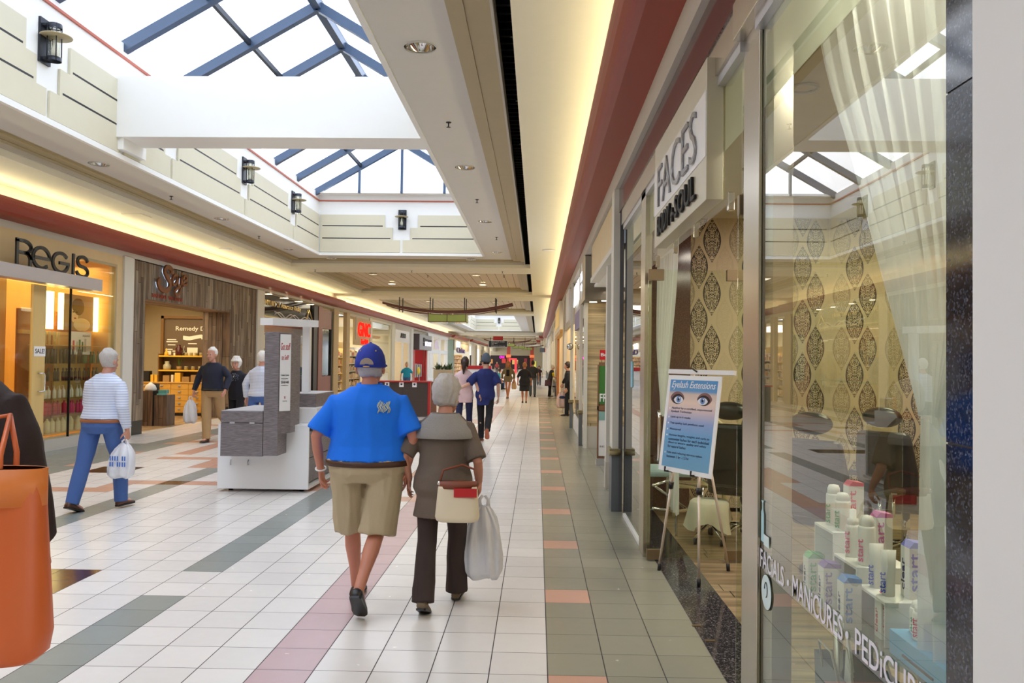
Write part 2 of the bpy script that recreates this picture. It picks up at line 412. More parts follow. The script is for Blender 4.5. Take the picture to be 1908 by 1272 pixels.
def area(name, loc, size, power, col=(1, 1, 1), rot=(0, 0, 0), size_y=None, spread=None, portal=False):
    l = bpy.data.lights.new(name, 'AREA'); l.energy = power; l.color = col; l.size = size
    if size_y: l.shape = 'RECTANGLE'; l.size_y = size_y
    if spread: l.spread = spread
    if portal: l.cycles.is_portal = True
    o = bpy.data.objects.new(name, l); o.location = loc; o.rotation_euler = rot; COL.objects.link(o); return o

# ------------------------------------------------------------ floor
XL, XR = -8.5, 0.96
def gx(k): return GX0+GXS*k
def gy(j): return GY0+GYS*j
def build_floor():
    mb = MB()
    cells = {}
    def put(m, ks, js):
        for k in ks:
            for j in js: cells[(k, j)] = m
    W, G, O, P, T, D, Lt = 'W', 'G', 'O', 'P', 'T', 'D', 'L'
    put(O, range(-24, -22), range(-25, 100))            # left border, overwritten below
    put(G, range(-24, -22), range(-25, 100))
    put(G, range(-28, -24), range(-25, 34))
    for j in range(-25, 100):
        if j % 5 == 4: cells[(-23, j)] = O
    for base in (0, 30, 60, -30):
        def q(m, ks, js): put(m, ks, [j+base for j in js])
        q(P if base <= 0 else O, [-5], range(-13, 17))
        q(G, [-9], range(-13, 4)); q(G, [-9], range(6, 19))
        q(G, [-16], range(1, 29))
        q(D, range(-15, -11), (4, 5)); q(D, range(-21, -19), (22, 23))
        q(O, [-20], range(29, 37)) if base == 0 else None
        q(O, range(-20, -16), [27]); q(O, [-17], (25, 26)); q(O, range(-17, -13), [24])
        q(O, range(-26 if base else -22, -18), [17]); q(O, [-18], (17, 18)); q(O, range(-18, -9), [19])
        q(O, [-10], (18, 19)); q(D, [-9], [19]); q(O, range(-6, -4), [16]); q(O, [-6], range(22, 27)); q(D, [-16], [19])
        q(O, range(-22, -17), (5,)) if base else None
    for j in range(-25, 100):
        for k in range(-28, 3):
            if k in (0, 1, 2): m = M_orange_tile if (k == 0 and (j-4) % 5 == 0) else M_olive_tile
            else:
                c = cells.get((k, j), 'W')
                m = {'W': M_white_tile, 'G': M_grey_tile, 'O': M_orange_tile, 'P': M_pink_tile, 'D': M_brown_tile, 'T': M_tan_tile, 'L': M_olive_tile}[c]
            mb.use(m); x0, x1, y0, y1 = gx(k), gx(k+1), gy(j), gy(j+1)
            x0 = max(x0, XL-0.2)
            mb._f([mb.b.verts.new(p) for p in ((x0, y0, 0), (x1, y0, 0), (x1, y1, 0), (x0, y1, 0))])
    struct('floor', mb)
    # beyond the change of floor
    n = NB('far_polished_tile'); v, x, y, z = n.pos('World')
    cx = n.math('FLOOR', n.math('DIVIDE', x, 0.6)); cy = n.math('FLOOR', n.math('DIVIDE', y, 1.2))
    w = n.white(n.comb(cx, cy, 1.0))
    n.done(n.ramp(w, [(0, (0.80, 0.81, 0.84)), (0.6, (0.84, 0.84, 0.85)), (1, (0.74, 0.76, 0.80))]), 0.22)
    struct('floor', MB().box(-14, 6, gy(100), 175, -0.05, 0.0), MATS['far_polished_tile'])
    # shop floors at both sides, the strip under the shopfronts
    struct('floor', MB().box(-14, XL-0.2, 16.9, 34.5, -0.05, 0.0), M_oakfloor)
    struct('floor', MB().box(-14, XL-0.2, -10, 16.9, -0.05, 0.0), M_tan_tile)
    struct('floor', MB().box(-16, XL-0.2, 34.5, gy(100), -0.05, 0.0), M_beige)
    struct('floor', MB().box(1.328, 5.2, 1.0, 11.6, -0.05, 0.0), M_salonfloor)
    tag(MB().box(gx(3), 1.328, 1.0, 9.35, -0.05, 0.001).obj('trim_6', M_granite), kind='structure')
    struct('floor', MB().box(gx(3), 6.0, 9.35, gy(100), -0.05, 0.0), M_olive_tile)
    struct('floor', MB().box(-14, 6, -12, gy(-25), -0.05, 0.0), M_white_tile)
    struct('floor', MB().box(gx(3), 6, -12, 1.0, -0.05, 0.0), M_white_tile)
build_floor()

# ------------------------------------------------------------ ceiling: cream plane with recessed coffers and skylight wells
ZC = 4.40          # cream ceiling
ZS = 4.60          # soffit round the wells
OX0, OX1 = -7.38, -0.235
WX0, WX1 = -6.25, -1.51
WELLS = [(-5.0, 24.3, -3.9, 23.1), (50.5, 83.8, 52.0, 82.3)]      # opening y0,y1, well y0,y1
COFF = [(25.9, 34.1), (37.8, 47.9), (86.0, 98.0), (101.0, 113.0), (116, 128), (131, 143)]
def build_ceiling():
    opens = sorted([(a, b) for a, b, _, _ in WELLS]+COFF)
    mb = MB(); y = -12
    def slab(x0, x1, y0, y1, z0=ZC, z1=ZC+0.12): mb.box(x0, x1, y0, y1, z0, z1)
    slab(-8.62, OX0, -12, 175); slab(OX1, 1.15, -12, 175)
    for a, b in opens:
        slab(OX0, OX1, y, a); y = b
    slab(OX0, OX1, y, 175)
    struct('ceiling', mb, M_cream)
    # joists and skin of the roof over everything: dark plenum
    r = MB(); zr = 5.75
    ys = [-12, WELLS[0][2]-.1, WELLS[0][3]+.1, WELLS[1][2]-.1, WELLS[1][3]+.1, 175]
    r.box(-16, WX0-.1, -12, 175, zr, zr+.1); r.box(WX1+.1, 7, -12, 175, zr, zr+.1)
    for a, b in ((ys[0], ys[1]), (ys[2], ys[3]), (ys[4], ys[5])): r.box(WX0-.1, WX1+.1, a, b, zr, zr+.1)
    y = 2.0
    while y < 50: r.box(WX1+.12, 1.4, y, y+.05, zr-.12, zr); y += 0.22
    struct('ceiling', r, M_plenum)
    # open space above the dark slots: ducts, hangers
    d = thing('ceiling_ductwork', 'dark air duct and hanger rods seen through the slot beside the skylight', 'duct', (-0.1, 8, 4.9))
    m = MB(); m.box(0.05, 0.5, -3, 48, 4.95, 5.35); m.obj('duct', M_plenum, d, world=True)
    m = MB()
    for y in range(-2, 48, 2): m.box(-0.3, 0.7, y, y+.04, 4.86, 4.90); m.tube([(-0.25, y, 4.88), (-0.25, y, 5.74)], .006, 6)
    m.tube([(-0.2, -3, 5.2), (-0.2, 48, 5.2)], .03, 8)
    m.obj('hanger_rod', M_dark, d, world=True)
    # stepped bronze frame under each recess
    def ring(y0, y1, iy0, iy1, ix0, ix1, zi, mid, name, lab):
        """stepped tan frame whose outer edge stands clear of the ceiling opening"""
        ox0, ox1, oy0, oy1 = OX0+.02, OX1-.15, y0+.03, y1-.03
        f = MB(); f.use(M_ridge)
        def level(a, b, z0, z1, mt):
            f.use(mt)
            ax0, ax1, ay0, ay1 = [u+(v-u)*a for u, v in ((ox0, ix0), (ox1, ix1), (oy0, iy0), (oy1, iy1))]
            bx0, bx1, by0, by1 = [u+(v-u)*b for u, v in ((ox0, ix0), (ox1, ix1), (oy0, iy0), (oy1, iy1))]
            f.box(ax0, bx0, ay0, ay1, z0, z1); f.box(bx1, ax1, ay0, ay1, z0, z1)
            f.box(bx0, bx1, ay0, by0, z0, z1); f.box(bx0, bx1, by1, ay1, z0, z1)
        level(0, .06, zi-.10, zi+.10, M_band)
        level(.06, .32, zi-.03, zi+.10, M_ridge)
        level(.32, .62, zi-.015, zi+.10, M_ridge)
        level(.62, .86, zi-.03, zi+.10, M_ridge)
        level(.86, 1.0, zi-.0, zi+.10, M_ridge)
        o = f.obj(name); return tag(o, kind='structure')
    n = 1
    for a, b, wa, wb in WELLS:
        ring(a, b, a-0.3+0.9 if a < 0 else a+.5, wb+1.2 if False else b-.45, -7.0, -0.79, ZS, None, 'trim_%d' % n, ''); n += 1
        s = MB(); ix0, ix1, iy0, iy1 = -7.0, -0.79, (a+.6 if a < 0 else a+.5), b-.45
        def strip(x0, x1, y0, y1, holes):
            y = y0
            for cx, cy in sorted(holes, key=lambda q: q[1]):
                a_ = .2; s.quad((x0, y, ZS), (x1, y, ZS), (x1, cy-a_, ZS), (x0, cy-a_, ZS))
                n_ = 32; R_ = []
                for k in range(n_):
                    t = 2*PI*(k+.5)/n_; c_, d_ = math.cos(t), math.sin(t)
                    ex = ((x1-cx) if c_ > 0 else (cx-x0)); f = min(ex/abs(c_) if abs(c_) > 1e-6 else 9, a_/abs(d_) if abs(d_) > 1e-6 else 9)
                    R_.append(((cx+.135*c_, cy+.135*d_, ZS), (cx+f*c_, cy+f*d_, ZS)))
                corners = [(x1, cy+a_, ZS), (x0, cy+a_, ZS), (x0, cy-a_, ZS), (x1, cy-a_, ZS)]
                for k in range(n_):
                    p, q = R_[k], R_[(k+1) % n_]; pts = [p[0], p[1]]
                    for c4 in corners:
                        va, vb, vc = [math.atan2(w_[1]-cy, w_[0]-cx) % (2*PI) for w_ in (p[1], c4, q[1])]
                        if va < vb < (vc if vc > va else vc+2*PI): pts.append(c4)
                    pts += [q[1], q[0]]; s.quad(*pts)
                y = cy+a_
            s.quad((x0, y, ZS), (x1, y, ZS), (x1, y1, ZS), (x0, y1, ZS))
        near = a < 0
        strip(ix0, WX0, iy0, wb, [(-6.72, q) for q in (7.5, 12.32, 17.2, 21.95)] if near else []); strip(WX1, ix1, iy0, wb, [(-1.13, q) for q in (2.8, 7.6, 12.4, 17.25, 22.2)] if near else [])
        s.quad((WX0, iy0, ZS), (WX1, iy0, ZS), (WX1, wa, ZS), (WX0, wa, ZS)); s.quad((ix0, wb, ZS), (ix1, wb, ZS), (ix1, iy1, ZS), (ix0, iy1, ZS))
        s.box(ix0, WX0-.12, iy0, iy1, ZS+.12, ZS+.14); s.box(WX1+.12, ix1, iy0, iy1, ZS+.12, ZS+.14)
        struct('ceiling', s, M_soffit)
        z_ = ZS+.002
        struct('wall_well_left', MB().box(WX0-.1, WX0, wa-.1, wb+.1, z_, 6.36), M_wellwhite)
        struct('wall_well_right', MB().box(WX1, WX1+.1, wa-.1, wb+.1, z_, 6.36), M_wellwhite)
        struct('wall_well_far', MB().box(WX0, WX1, wb, wb+.1, z_, 6.36), M_wellwhite)
        struct('wall_well_near', MB().box(WX0, WX1, wa-.1, wa, z_, 6.36), M_wellwhite)
        t = MB(); z0, z1 = 6.12, 6.155
        t.box(WX0, WX0+.03, wa, wb, z0, z1); t.box(WX1-.03, WX1, wa, wb, z0, z1); t.box(WX0, WX1, wa, wa+.03, z0, z1); t.box(WX0, WX1, wb-.03, wb, z0, z1)
        tag(t.obj('trim_%d' % (10+n), M_redtrim), kind='structure')
        t = MB(); t.box(WX0, WX0+.06, wa, wb, ZS-.015, ZS+.06); t.box(WX1-.06, WX1, wa, wb, ZS-.015, ZS+.06); t.box(WX0, WX1, wb-.06, wb, ZS-.015, ZS+.06)
        tag(t.obj('trim_%d' % (20+n), M_wellwhite), kind='structure')
    for a, b in COFF:
        ring(a, b, a+.6, b-.65, -6.82, -0.72, ZS-.01, None, 'trim_%d' % (30+n), ''); n += 1
        struct('ceiling', MB().box(-6.9, -0.65, a+.5, b-.55, ZS+.03, ZS+.08), M_slat)
    # drop beam that closes the long recess
    struct('ceiling', MB().box(-8.62, 1.15, 83.9, 85.9, 4.2, ZC-.001), M_cream)
    struct('ceiling', MB().box(-8.62, 1.15, 34.6, 35.3, 4.34, ZC-.001), M_cream)
build_ceiling()

# ------------------------------------------------------------ skylight over the near well
def build_skylight(wa, wb, label, first):
    s = thing('skylight', label, 'skylight', (-3.88, wb, 6.36))
    XA, XB, ZA, XM, ZM = WX0, WX1, 6.30, -3.84, 7.72
    n = int(round((wb-wa)/1.77)); st = (wb-.35-wa)/n
    def bar(p, q, w, d, name, m=M_rafter):
        """rectangular bar from p to q: w wide horizontally, d deep vertically"""
        p, q = Vector(p), Vector(q); t = (q-p).normalized(); side = t.cross(Vector((0, 0, 1)))
        if side.length < 1e-4: side = Vector((1, 0, 0))
        side.normalize(); up = side.cross(t)
        c = [(-w/2, -d/2), (w/2, -d/2), (w/2, d/2), (-w/2, d/2)]
        b = MB(); b.loft([[p+side*a+up*e for a, e in c], [q+side*a+up*e for a, e in c]], smooth=False)
        return b.obj(name, m, s, world=True)
    ys = [wb-.30-st*i for i in range(n+1)]
    for i, y in enumerate(ys):
        bar((XA-.05, y, ZA), (XM, y, ZM), .13, .16, 'rafter'); bar((XB+.05, y, ZA), (XM, y, ZM), .13, .16, 'rafter')
    bar((XM, wa, ZM+.02), (XM, wb-.2, ZM+.02), .14, .18, 'ridge_beam')
    f = 0.52
    for sgn, X in ((1, XA), (-1, XB)):
        bar((X+(XM-X)*f, wa, ZA+(ZM-ZA)*f+.03), (X+(XM-X)*f, wb-.3, ZA+(ZM-ZA)*f+.03), .06, .09, 'purlin', M_dark)
    for X in (-5.03, -3.84, -2.64):
        h = ZA+(ZM-ZA)*(1-abs(X-XM)/(XM-XA)); bar((X, wb-.30, 6.30), (X, wb-.30, h-.05), .07, .10, 'mullion')
    g = MB(); g.quad((XA, wa, ZA+.1), (XA, wb-.3, ZA+.1), (XM, wb-.3, ZM+.1), (XM, wa, ZM+.1)); g.obj('glazing', M_skyglass, s, world=True)
    g = MB(); g.quad((XB, wa, ZA+.1), (XM, wa, ZM+.1), (XM, wb-.3, ZM+.1), (XB, wb-.3, ZA+.1)); g.obj('glazing', M_skyglass, s, world=True)
    g = MB(); g.quad((XA, wb-.3, ZA+.05), (XB, wb-.3, ZA+.05), (XM, wb-.3, ZM+.05)); g.obj('glazing', M_skyglass, s, world=True)
    g = MB(); g.quad((XA, wa, ZA+.05), (XB, wa, ZA+.05), (XM, wa, ZM+.05)); g.obj('glazing', M_skyglass, s, world=True)
    # curb ledge behind the parapet
    g = MB(); g.box(XA, XB, wb-.34, wb+.02, 6.30, 6.36); g.obj('curb', M_wellwhite, s, world=True)
build_skylight(WELLS[0][2], WELLS[0][3], 'gabled glass skylight with blue-grey rafters over the near half of the concourse', True)
build_skylight(WELLS[1][2], WELLS[1][3], 'small distant skylight seen past the hanging green lantern', False)
b = MB().box(WX0, WX1, 11.85, 12.5, 4.89, 5.79); struct('trim_50', b, M_wellwhite)
b = MB().box(WX0, WX0+.12, 11.9, 12.6, 4.72, 4.90); struct('trim_51', b, M_wellwhite)

# ------------------------------------------------------------ stepped wall panels, wall lamps
def panel_mesh(u0, u1, cut0, cut1, g=M_black):
    """panel in (u,z); cut0/cut1: stepped at that end (lamp there)"""
    zs = [4.68, 5.03, 5.38, 5.74]; c = [0.04, 0.25, 0.47]
    L = [u0+(c[i] if cut0 else 0.03) for i in range(3)]; Rr = [u1-(c[i] if cut1 else 0.03) for i in range(3)]
    poly = [(L[0], zs[0]), (Rr[0], zs[0]), (Rr[0], zs[1]), (Rr[1], zs[1]), (Rr[1], zs[2]), (Rr[2], zs[2]), (Rr[2], zs[3]), (L[2], zs[3]), (L[2], zs[2]), (L[1], zs[2]), (L[1], zs[1]), (L[0], zs[1])]
    out = [p for i, p in enumerate(poly) if p != poly[i-1]]
    return out, [(L[1]+.06, Rr[1]-.06, zs[1]+.03), (L[2]+.06, Rr[2]-.06, zs[2]+.03)]
def make_panel(axis, pos, nrm, u0, u1, c0, c1, label, group):
    poly, gr = panel_mesh(u0, u1, c0, c1)
    o = thing('acoustic_panel', label, 'wall panel', ((pos, (u0+u1)/2, 4.68) if axis == 'X' else ((u0+u1)/2, pos, 4.68)), group=group)
    a, b = sorted((pos+nrm*.004, pos+nrm*.035))
    m = MB().prism(poly, axis, a, b); m.obj('panel', M_tanpanel, o, world=True)
    for x0, x1, z in gr:
        e = pos+nrm*.036
        m = MB()
        if axis == 'X': m.box(min(pos, e), max(pos, e)+(0 if nrm < 0 else .0), x0, x1, z, z+.028)
        else: m.box(x0, x1, min(pos, e), max(pos, e), z, z+.028)
        m.obj('groove', M_black, o, world=True)
    return o
def wall_lamp(x, y, ang, label):
    """lantern whose back stands at (x,y), facing local +x rotated by ang"""
    t = thing('wall_lantern', label, 'wall lamp', (x, y, 5.33), ang, 'black lanterns on the skylight walls')
    MB().box(0, .03, -.115, .115, 0, .56).obj('back_plate', M_dark, t)
    m = MB()
    for zz in (.03, .45):
        m.lathe([(.085, zz), (.085, zz+.05), (.075, zz+.05), (.075, zz)], (.14, 0, 0), 18, cap=False)
    m.box(.02, .08, -.08, .08, .46, .49); m.box(.02, .08, -.08, .08, .04, .07)
    for a in (0, 90, 180, 270):
        c, s_ = math.cos(math.radians(a+45))*.082, math.sin(math.radians(a+45))*.082
        m.tube([(.14+c, s_, .03), (.14+c, s_, .50)], .008, 6)
    m.obj('cage', M_dark, t)
    MB().lathe([(.06, .08), (.065, .20), (.065, .44)], (.14, 0, 0), 16).obj('glass_tube', M_farglass, t)
    MB().lathe([(.035, .1), (.04, .16), (.02, .24), (.02, .30)], (.14, 0, 0), 12).obj('bulb', M_white, t)
    MB().lathe([(.185, .335), (.19, .342), (.185, .349)], (.16, 0, 0), 26).obj('disc_shade', M_ridge, t)
    return t
laby = [(-3.62, 'first'), (-0.15, ''), (3.30, ''), (6.72, ''), (10.17, ''), (13.68, ''), (17.15, ''), (20.62, '')]
ys = [p[0] for p in laby]
names = {3: 'tan stepped panel at the near upper left corner of the skylight wall', 4: 'tan stepped panel on the left skylight wall, just before the white beam',
         5: 'short tan stepped panel on the left skylight wall, just behind the white beam', 6: 'tan stepped panel between the second and third left wall lanterns',
         7: 'narrow tan stepped panel at the far left corner of the skylight well'}
GP = 'stepped tan panels on the skylight walls'
for i in range(2, 7):
    a, b2 = ys[i], ys[i+1]
    if i == 4:
        make_panel('X', WX0, 1, a, 11.98, True, False, 'tan stepped panel on the left skylight wall, ending at the white beam', GP)
        make_panel('X', WX0, 1, 12.06, b2, False, True, 'short tan stepped panel just beyond the white beam', GP)
    else:
        make_panel('X', WX0, 1, a, b2, True, True, {2: 'tan stepped panel nearest the camera on the left skylight wall', 3: 'tan stepped panel left of the nearest black wall lantern', 5: 'long tan stepped panel left of the second black wall lantern', 6: 'tan stepped panel between the two farther left wall lanterns'}[i], GP)
make_panel('X', WX0, 1, ys[7], 23.07, True, False, 'short tan stepped panel in the far left corner of the skylight well', GP)
make_panel('Y', 23.1, -1, WX0+.03, -3.88, False, True, 'tan stepped panel left of the lantern on the far skylight wall', GP)
make_panel('Y', 23.1, -1, -3.88, WX1-.03, True, False, 'tan stepped panel right of the lantern on the far skylight wall', GP)
for i in range(2, 7):
    make_panel('X', WX1, -1, ys[i], ys[i+1], True, True, 'tan stepped panel on the right skylight wall, seen only mirrored in the shop window', GP+' (right side)')
wall_lamp(WX0, 10.1, 0, 'large black wall lantern with a disc shade, nearest on the left')
wall_lamp(WX0, 13.68, 0, 'black wall lantern hidden behind the white beam')
wall_lamp(WX0, 17.15, 0, 'black wall lantern with disc shade, the one just right of the white beam')
wall_lamp(WX0, 20.62, 0, 'black wall lantern close to the far left corner of the skylight well')
wall_lamp(-3.86, 23.1, -PI/2, 'black wall lantern centred on the far skylight wall')
for y in (10.17, 13.68, 17.15, 20.62): wall_lamp(WX1, y, PI, 'black wall lantern on the right skylight wall')
# far well
fp = make_panel('Y', 82.3, -1, WX0+.03, -3.88, False, True, 'pale stepped panel left of the lantern in the distant skylight', 'panels in the distant skylight')
fp = make_panel('Y', 82.3, -1, -3.88, WX1-.03, True, False, 'pale stepped panel right of the lantern in the distant skylight', 'panels in the distant skylight')
wall_lamp(-3.86, 82.3, -PI/2, 'tiny black lantern on the end wall of the distant skylight')
for a in (62, 68.9, 75.8): make_panel('X', WX0, 1, a, a+6.3, True, True, 'pale stepped panel on the left side of the distant skylight', 'panels in the distant skylight')

# ------------------------------------------------------------ recessed lights and sprinklers
def downlight(x, y, z, r, lit, label, group):
    t = thing('recessed_downlight', label, 'ceiling light', (x, y, z), group=group)
    MB().lathe([(r*1.12, -.012), (r*1.12, 0), (r*.98, 0), (r*.98, -.012)], n=24, cap=False).obj('trim_ring', M_white, t)
    MB().lathe([(r, -.004), (r*.9, .05), (r*.7, .085)], n=24, cap=False).obj('reflector', M_chrome, t)
    MB().lathe([(r*.7, .08), (.001, .08)], n=16, cap=False).obj('lamp', M_lamp if lit else M_dark, t)
    return t
G1 = 'unlit downlights in the grey soffit'
def holes(z): pass
for y, l in ((2.8, 'chrome downlight of the right soffit above the camera'), (7.6, 'large chrome downlight in the right soffit, nearest the camera'), (12.4, 'chrome downlight second along the right soffit'), (17.25, 'chrome downlight third along the right soffit'), (22.2, 'chrome downlight farthest along the right soffit')):
    downlight(-1.13, y, ZS, .135, False, l, G1)
for y, l in ((7.5, 'chrome downlight in the left soffit, beyond the upper left edge'), (12.32, 'chrome downlight in the left soffit, nearest the camera'), (17.2, 'chrome downlight second along the left soffit'), (21.95, 'chrome downlight third along the left soffit')):
    downlight(-6.72, y, ZS, .135, False, l, G1)
downlight(-6.0, 23.65, ZS-.03, .125, False, 'chrome downlight at the left of the far soffit', G1)
downlight(-1.95, 23.65, ZS-.03, .125, False, 'chrome downlight at the right of the far soffit', G1)
G2 = 'lit downlights in the slatted coffers'
for x, y, l in ((-5.6, 27.7, 'lit downlight at the left front of the near slatted ceiling'), (-2.1, 27.7, 'lit downlight at the right front of the near slatted ceiling'), (-5.6, 31.3, 'lit downlight at the left back of the near slatted ceiling'), (-2.1, 31.3, 'lit downlight at the right back of the near slatted ceiling'),
             (-5.4, 40.5, 'lit downlight at the left of the second slatted ceiling'), (-2.1, 40.5, 'lit downlight at the right of the second slatted ceiling')):
    downlight(x, y, ZS-.06, .13, True, l, G2)
for x, y in ((-7.95, 11.5), (-7.9, 20.5), (0.25, 20.2)):
    t = tag(MB().lathe([(.16, 0), (.16, -.012), (.145, -.02)], (x, y, ZC), 24).obj('ceiling_speaker', M_white), {11.5: 'round flat ceiling speaker at the left edge above the first shop', 20.5: 'round flat ceiling speaker above the barn board shop', 20.2: 'round flat ceiling speaker on the right above the cornice'}[y], 'speaker', 'round ceiling speakers')
def sprinkler(x, y, z, label):
    m = MB(); m.lathe([(.035, 0), (.03, -.008)], (x, y, z), 12); m.lathe([(.008, 0), (.008, -.06)], (x, y, z), 8); m.lathe([(.028, -.06), (.028, -.064)], (x, y, z), 12)
    return tag(m.obj('fire_sprinkler', M_dark), label, 'sprinkler', 'ceiling fire sprinklers')
for x, y, z, l in ((-1.125, 10.04, ZS, 'sprinkler head between the first two right soffit downlights'), (-1.13, 14.9, ZS, 'sprinkler head between the second and third right soffit downlights'), (-1.0, 19.5, ZS, 'sprinkler head near the far end of the right soffit'),
                (-6.72, 14.8, ZS, 'sprinkler head between the first two left soffit downlights'), (-6.76, 19.65, ZS, 'sprinkler head between the second and third left soffit downlights'),
                (-6.9, 25.2, ZC+.006, 'sprinkler head on the cream ceiling strip, left'), (-3.9, 25.2, ZC+.006, 'sprinkler head on the cream ceiling strip, middle'), (-1.1, 25.2, ZC+.006, 'sprinkler head on the cream ceiling strip, right'),
                (-6.4, 27.3, ZS+.03, 'sprinkler head in the near slatted ceiling, left'), (-3.9, 28.9, ZS+.03, 'sprinkler head in the near slatted ceiling, centre'), (-1.2, 28.7, ZS+.03, 'sprinkler head in the near slatted ceiling, right')):
    sprinkler(x, y, z, l)
tag(MB().box(-8.0, -7.6, 15.5, 15.9, ZC-.012, ZC).obj('ceiling_vent', M_cream), 'square cream vent in the left ceiling strip', 'vent')

# ------------------------------------------------------------ cornices and cove lights
def cornice(x, sgn, y0, y1, n, out=.40, z0=3.82, z1=4.10):
    """round-bellied red cornice; sgn = direction it leans out"""
    pts = [(x, z0)]
    for i in range(9):
        a = -PI/2+PI*.62*i/8
        pts.append((x+sgn*(out-.20+.20*math.cos(a)), z0+.05+.16+.19*math.sin(a)))
    pts += [(x+sgn*(out-.02), z1), (x+sgn*(out-.07), z1), (x+sgn*(out-.09), z1-.03), (x, z1-.06)]
    return struct('trim_%d' % n, MB().prism(pts, 'Y', y0, y1), M_red)
cornice(XL, 1, -8, 34.6, 60, .36)
cornice(XL-.12, 1, 34.6, 79.5, 61, .36)
cornice(0.86, -1, -8, 79.5, 62, .38)
def covelight(x, y0, y1, z=4.13):
    y = y0; k = 0
    t = thing('cove_light', ('warm fluorescent cove light strip behind the left cornice' if x < -4 else 'warm fluorescent cove light strip behind the right cornice')+(', farther run' if y0 > 30 else ', near run'), 'cove light', (x, y0, z))
    MB().box(x-.03, x+.03, y0, y1, z-.05, z-.02).obj('batten', M_white, t, world=True)
    MB().tube([(x, y0+.05, z), (x, y1-.05, z)], .014, 8).obj('tube_lamp', M_warm, t, world=True)
covelight(XL+.14, -6, 34.3); covelight(XL+.04, 35, 79); covelight(0.70, -6, 34); covelight(0.70, 35, 79)
# vertical cove backs between shopfront top and ceiling
struct('wall_left_upper', MB().box(XL-.25, XL-.13, -12, 79.5, 3.6, 5.7), M_cream)
struct('wall_left_band', MB().box(XL-.15, XL-.0, -12, 79.5, 3.70, 3.90), M_band)
struct('wall_right_upper', MB().box(0.97, 1.09, -12, 175, 3.60, 5.7), M_cream)
struct('wall_right_band', MB().box(0.86, 1.0, -12, 79.5, 3.62, 3.84), M_band)
struct('wall_back_light_block', MB().box(-14, 7, -12.2, -12, 0, 5.7), M_cream)  # unseen wall added to shut out sky light; the concourse runs on here
# ------------------------------------------------------------ left row of shops
M_stucco = mat('tan_stucco', (0.86, 0.76, 0.58), 0.55, var=0.10, scale=3, bump=0.06, bscale=30)
M_maple = mat('honey_maple', (0.86, 0.68, 0.38), 0.4, var=0.10, scale=2.5, stretch=(6, 6, .6))
M_maple2 = mat('pale_maple', (0.88, 0.76, 0.50), 0.4, var=0.08, scale=2.5, stretch=(6, 6, .6))
M_cherry = mat('cherry_wood', (0.52, 0.24, 0.14), 0.35, var=0.15, scale=2, stretch=(5, 5, .5))
M_orangewood = mat('orange_oak_panel', (0.70, 0.42, 0.20), 0.4, var=0.12, scale=2, stretch=(5, 5, .5))
M_alu = mat('brushed_aluminium', (0.74, 0.73, 0.76), 0.35, 0.5, var=0.04, scale=20, stretch=(1, .1, 6))
M_letter = mat('charcoal_letter', (0.16, 0.16, 0.18), 0.35)
M_cream2 = mat('warm_white_wall', (0.93, 0.88, 0.76), 0.7, var=0.03)
M_ink = mat('black_print', (0.08, 0.08, 0.09), 0.6)
M_redp = mat('red_print', (0.72, 0.12, 0.16), 0.6)
M_paper = mat('white_paper', (0.96, 0.96, 0.96), 0.6, var=0.01)
M_kick = mat('dark_plinth', (0.10, 0.10, 0.12), 0.4)
def pillar(y0, y1, label, x=XL, base=False, z1=3.72, m=None):
    t = thing('wall_pillar', label, 'pillar', (x-.05, (y0+y1)/2, 0), group=None)
    B('shaft', m or M_pillar, t, x-.12, x+.045, y0, y1, 0, z1, bevel=.008)
    return t
pillar(16.58, 16.99, 'white pillar between the hair salon shop and the barn board shop')
pillar(24.6, 25.22, 'off-white pillar between the barn board shop and the realty office')
pillar(33.95, 34.75, 'beige pillar at the right end of the realty office', m=M_beige)
pillar(36.3, 36.9, 'beige pillar beside the shop with the red lit sign', XL-.02, m=M_beige)
pillar(41.3, 41.95, 'cream pillar under the right edge of the red lit sign', XL-.02, m=M_pillar)
pillar(47.7, 48.75, 'cream pillar left of the shoe shop', XL-.02, m=M_pillar)
pillar(55.0, 56.0, 'cream pillar right of the shoe shop', XL-.02, m=M_pillar)
struct('wall_left', MB().box(XL-.45, XL-.38, 34.7, 36.4, 0, 4.0), M_beige)
# shell of the shops: ceiling, back wall, partitions
for y0, y1, xb, zc, mw in ((-12, 16.8, -12.0, 3.62, M_maple), (16.8, 24.9, -12.0, 3.3, M_cream2), (24.9, 34.4, -11.5, 3.62, M_cherry), (36.5, 48.2, -13.5, 3.5, M_cream2), (48.2, 55.5, -14.5, 3.5, M_beige), (55.5, 63.4, -14, 3.5, M_white), (63.4, 78, -14, 3.5, M_cream2)):
    struct('ceiling', MB().box(xb, XL-.14, y0, y1, zc, zc+.08), M_white if mw != M_cherry else M_cream2)
    struct('wall_left_back', MB().box(xb-.1, xb, y0, y1, 0, zc), mw)
    if y1 != 34.4: struct('wall_left_partition', MB().box(xb, XL-.13, y1-.06, y1+.06, 0, 3.7), mw)
    else: struct('wall_left_partition', MB().box(xb, XL-.4, y1-.06, y1+.06, 0, 3.7), mw)
struct('wall_left_partition', MB().box(-13.5, XL-.4, 36.44, 36.5, 0, 3.7), M_cream2)
def shoplight(x, y, z, w, h, p, col=(1, .86, .62)): area('shop_ceiling_light', (x, y, z), w, p, col, (0, 0, 0), h)
shoplight(-10.3, 15.2, 3.5, 2.5, 3.0, 110, (1, .78, .45)); shoplight(-10.3, 11, 3.5, 2.5, 4, 110, (1, .78, .45))
shoplight(-10.2, 20.5, 3.2, 2.5, 4.5, 150, (1, .80, .50)); shoplight(-10, 29.5, 3.5, 2, 6, 100, (1, .88, .7))
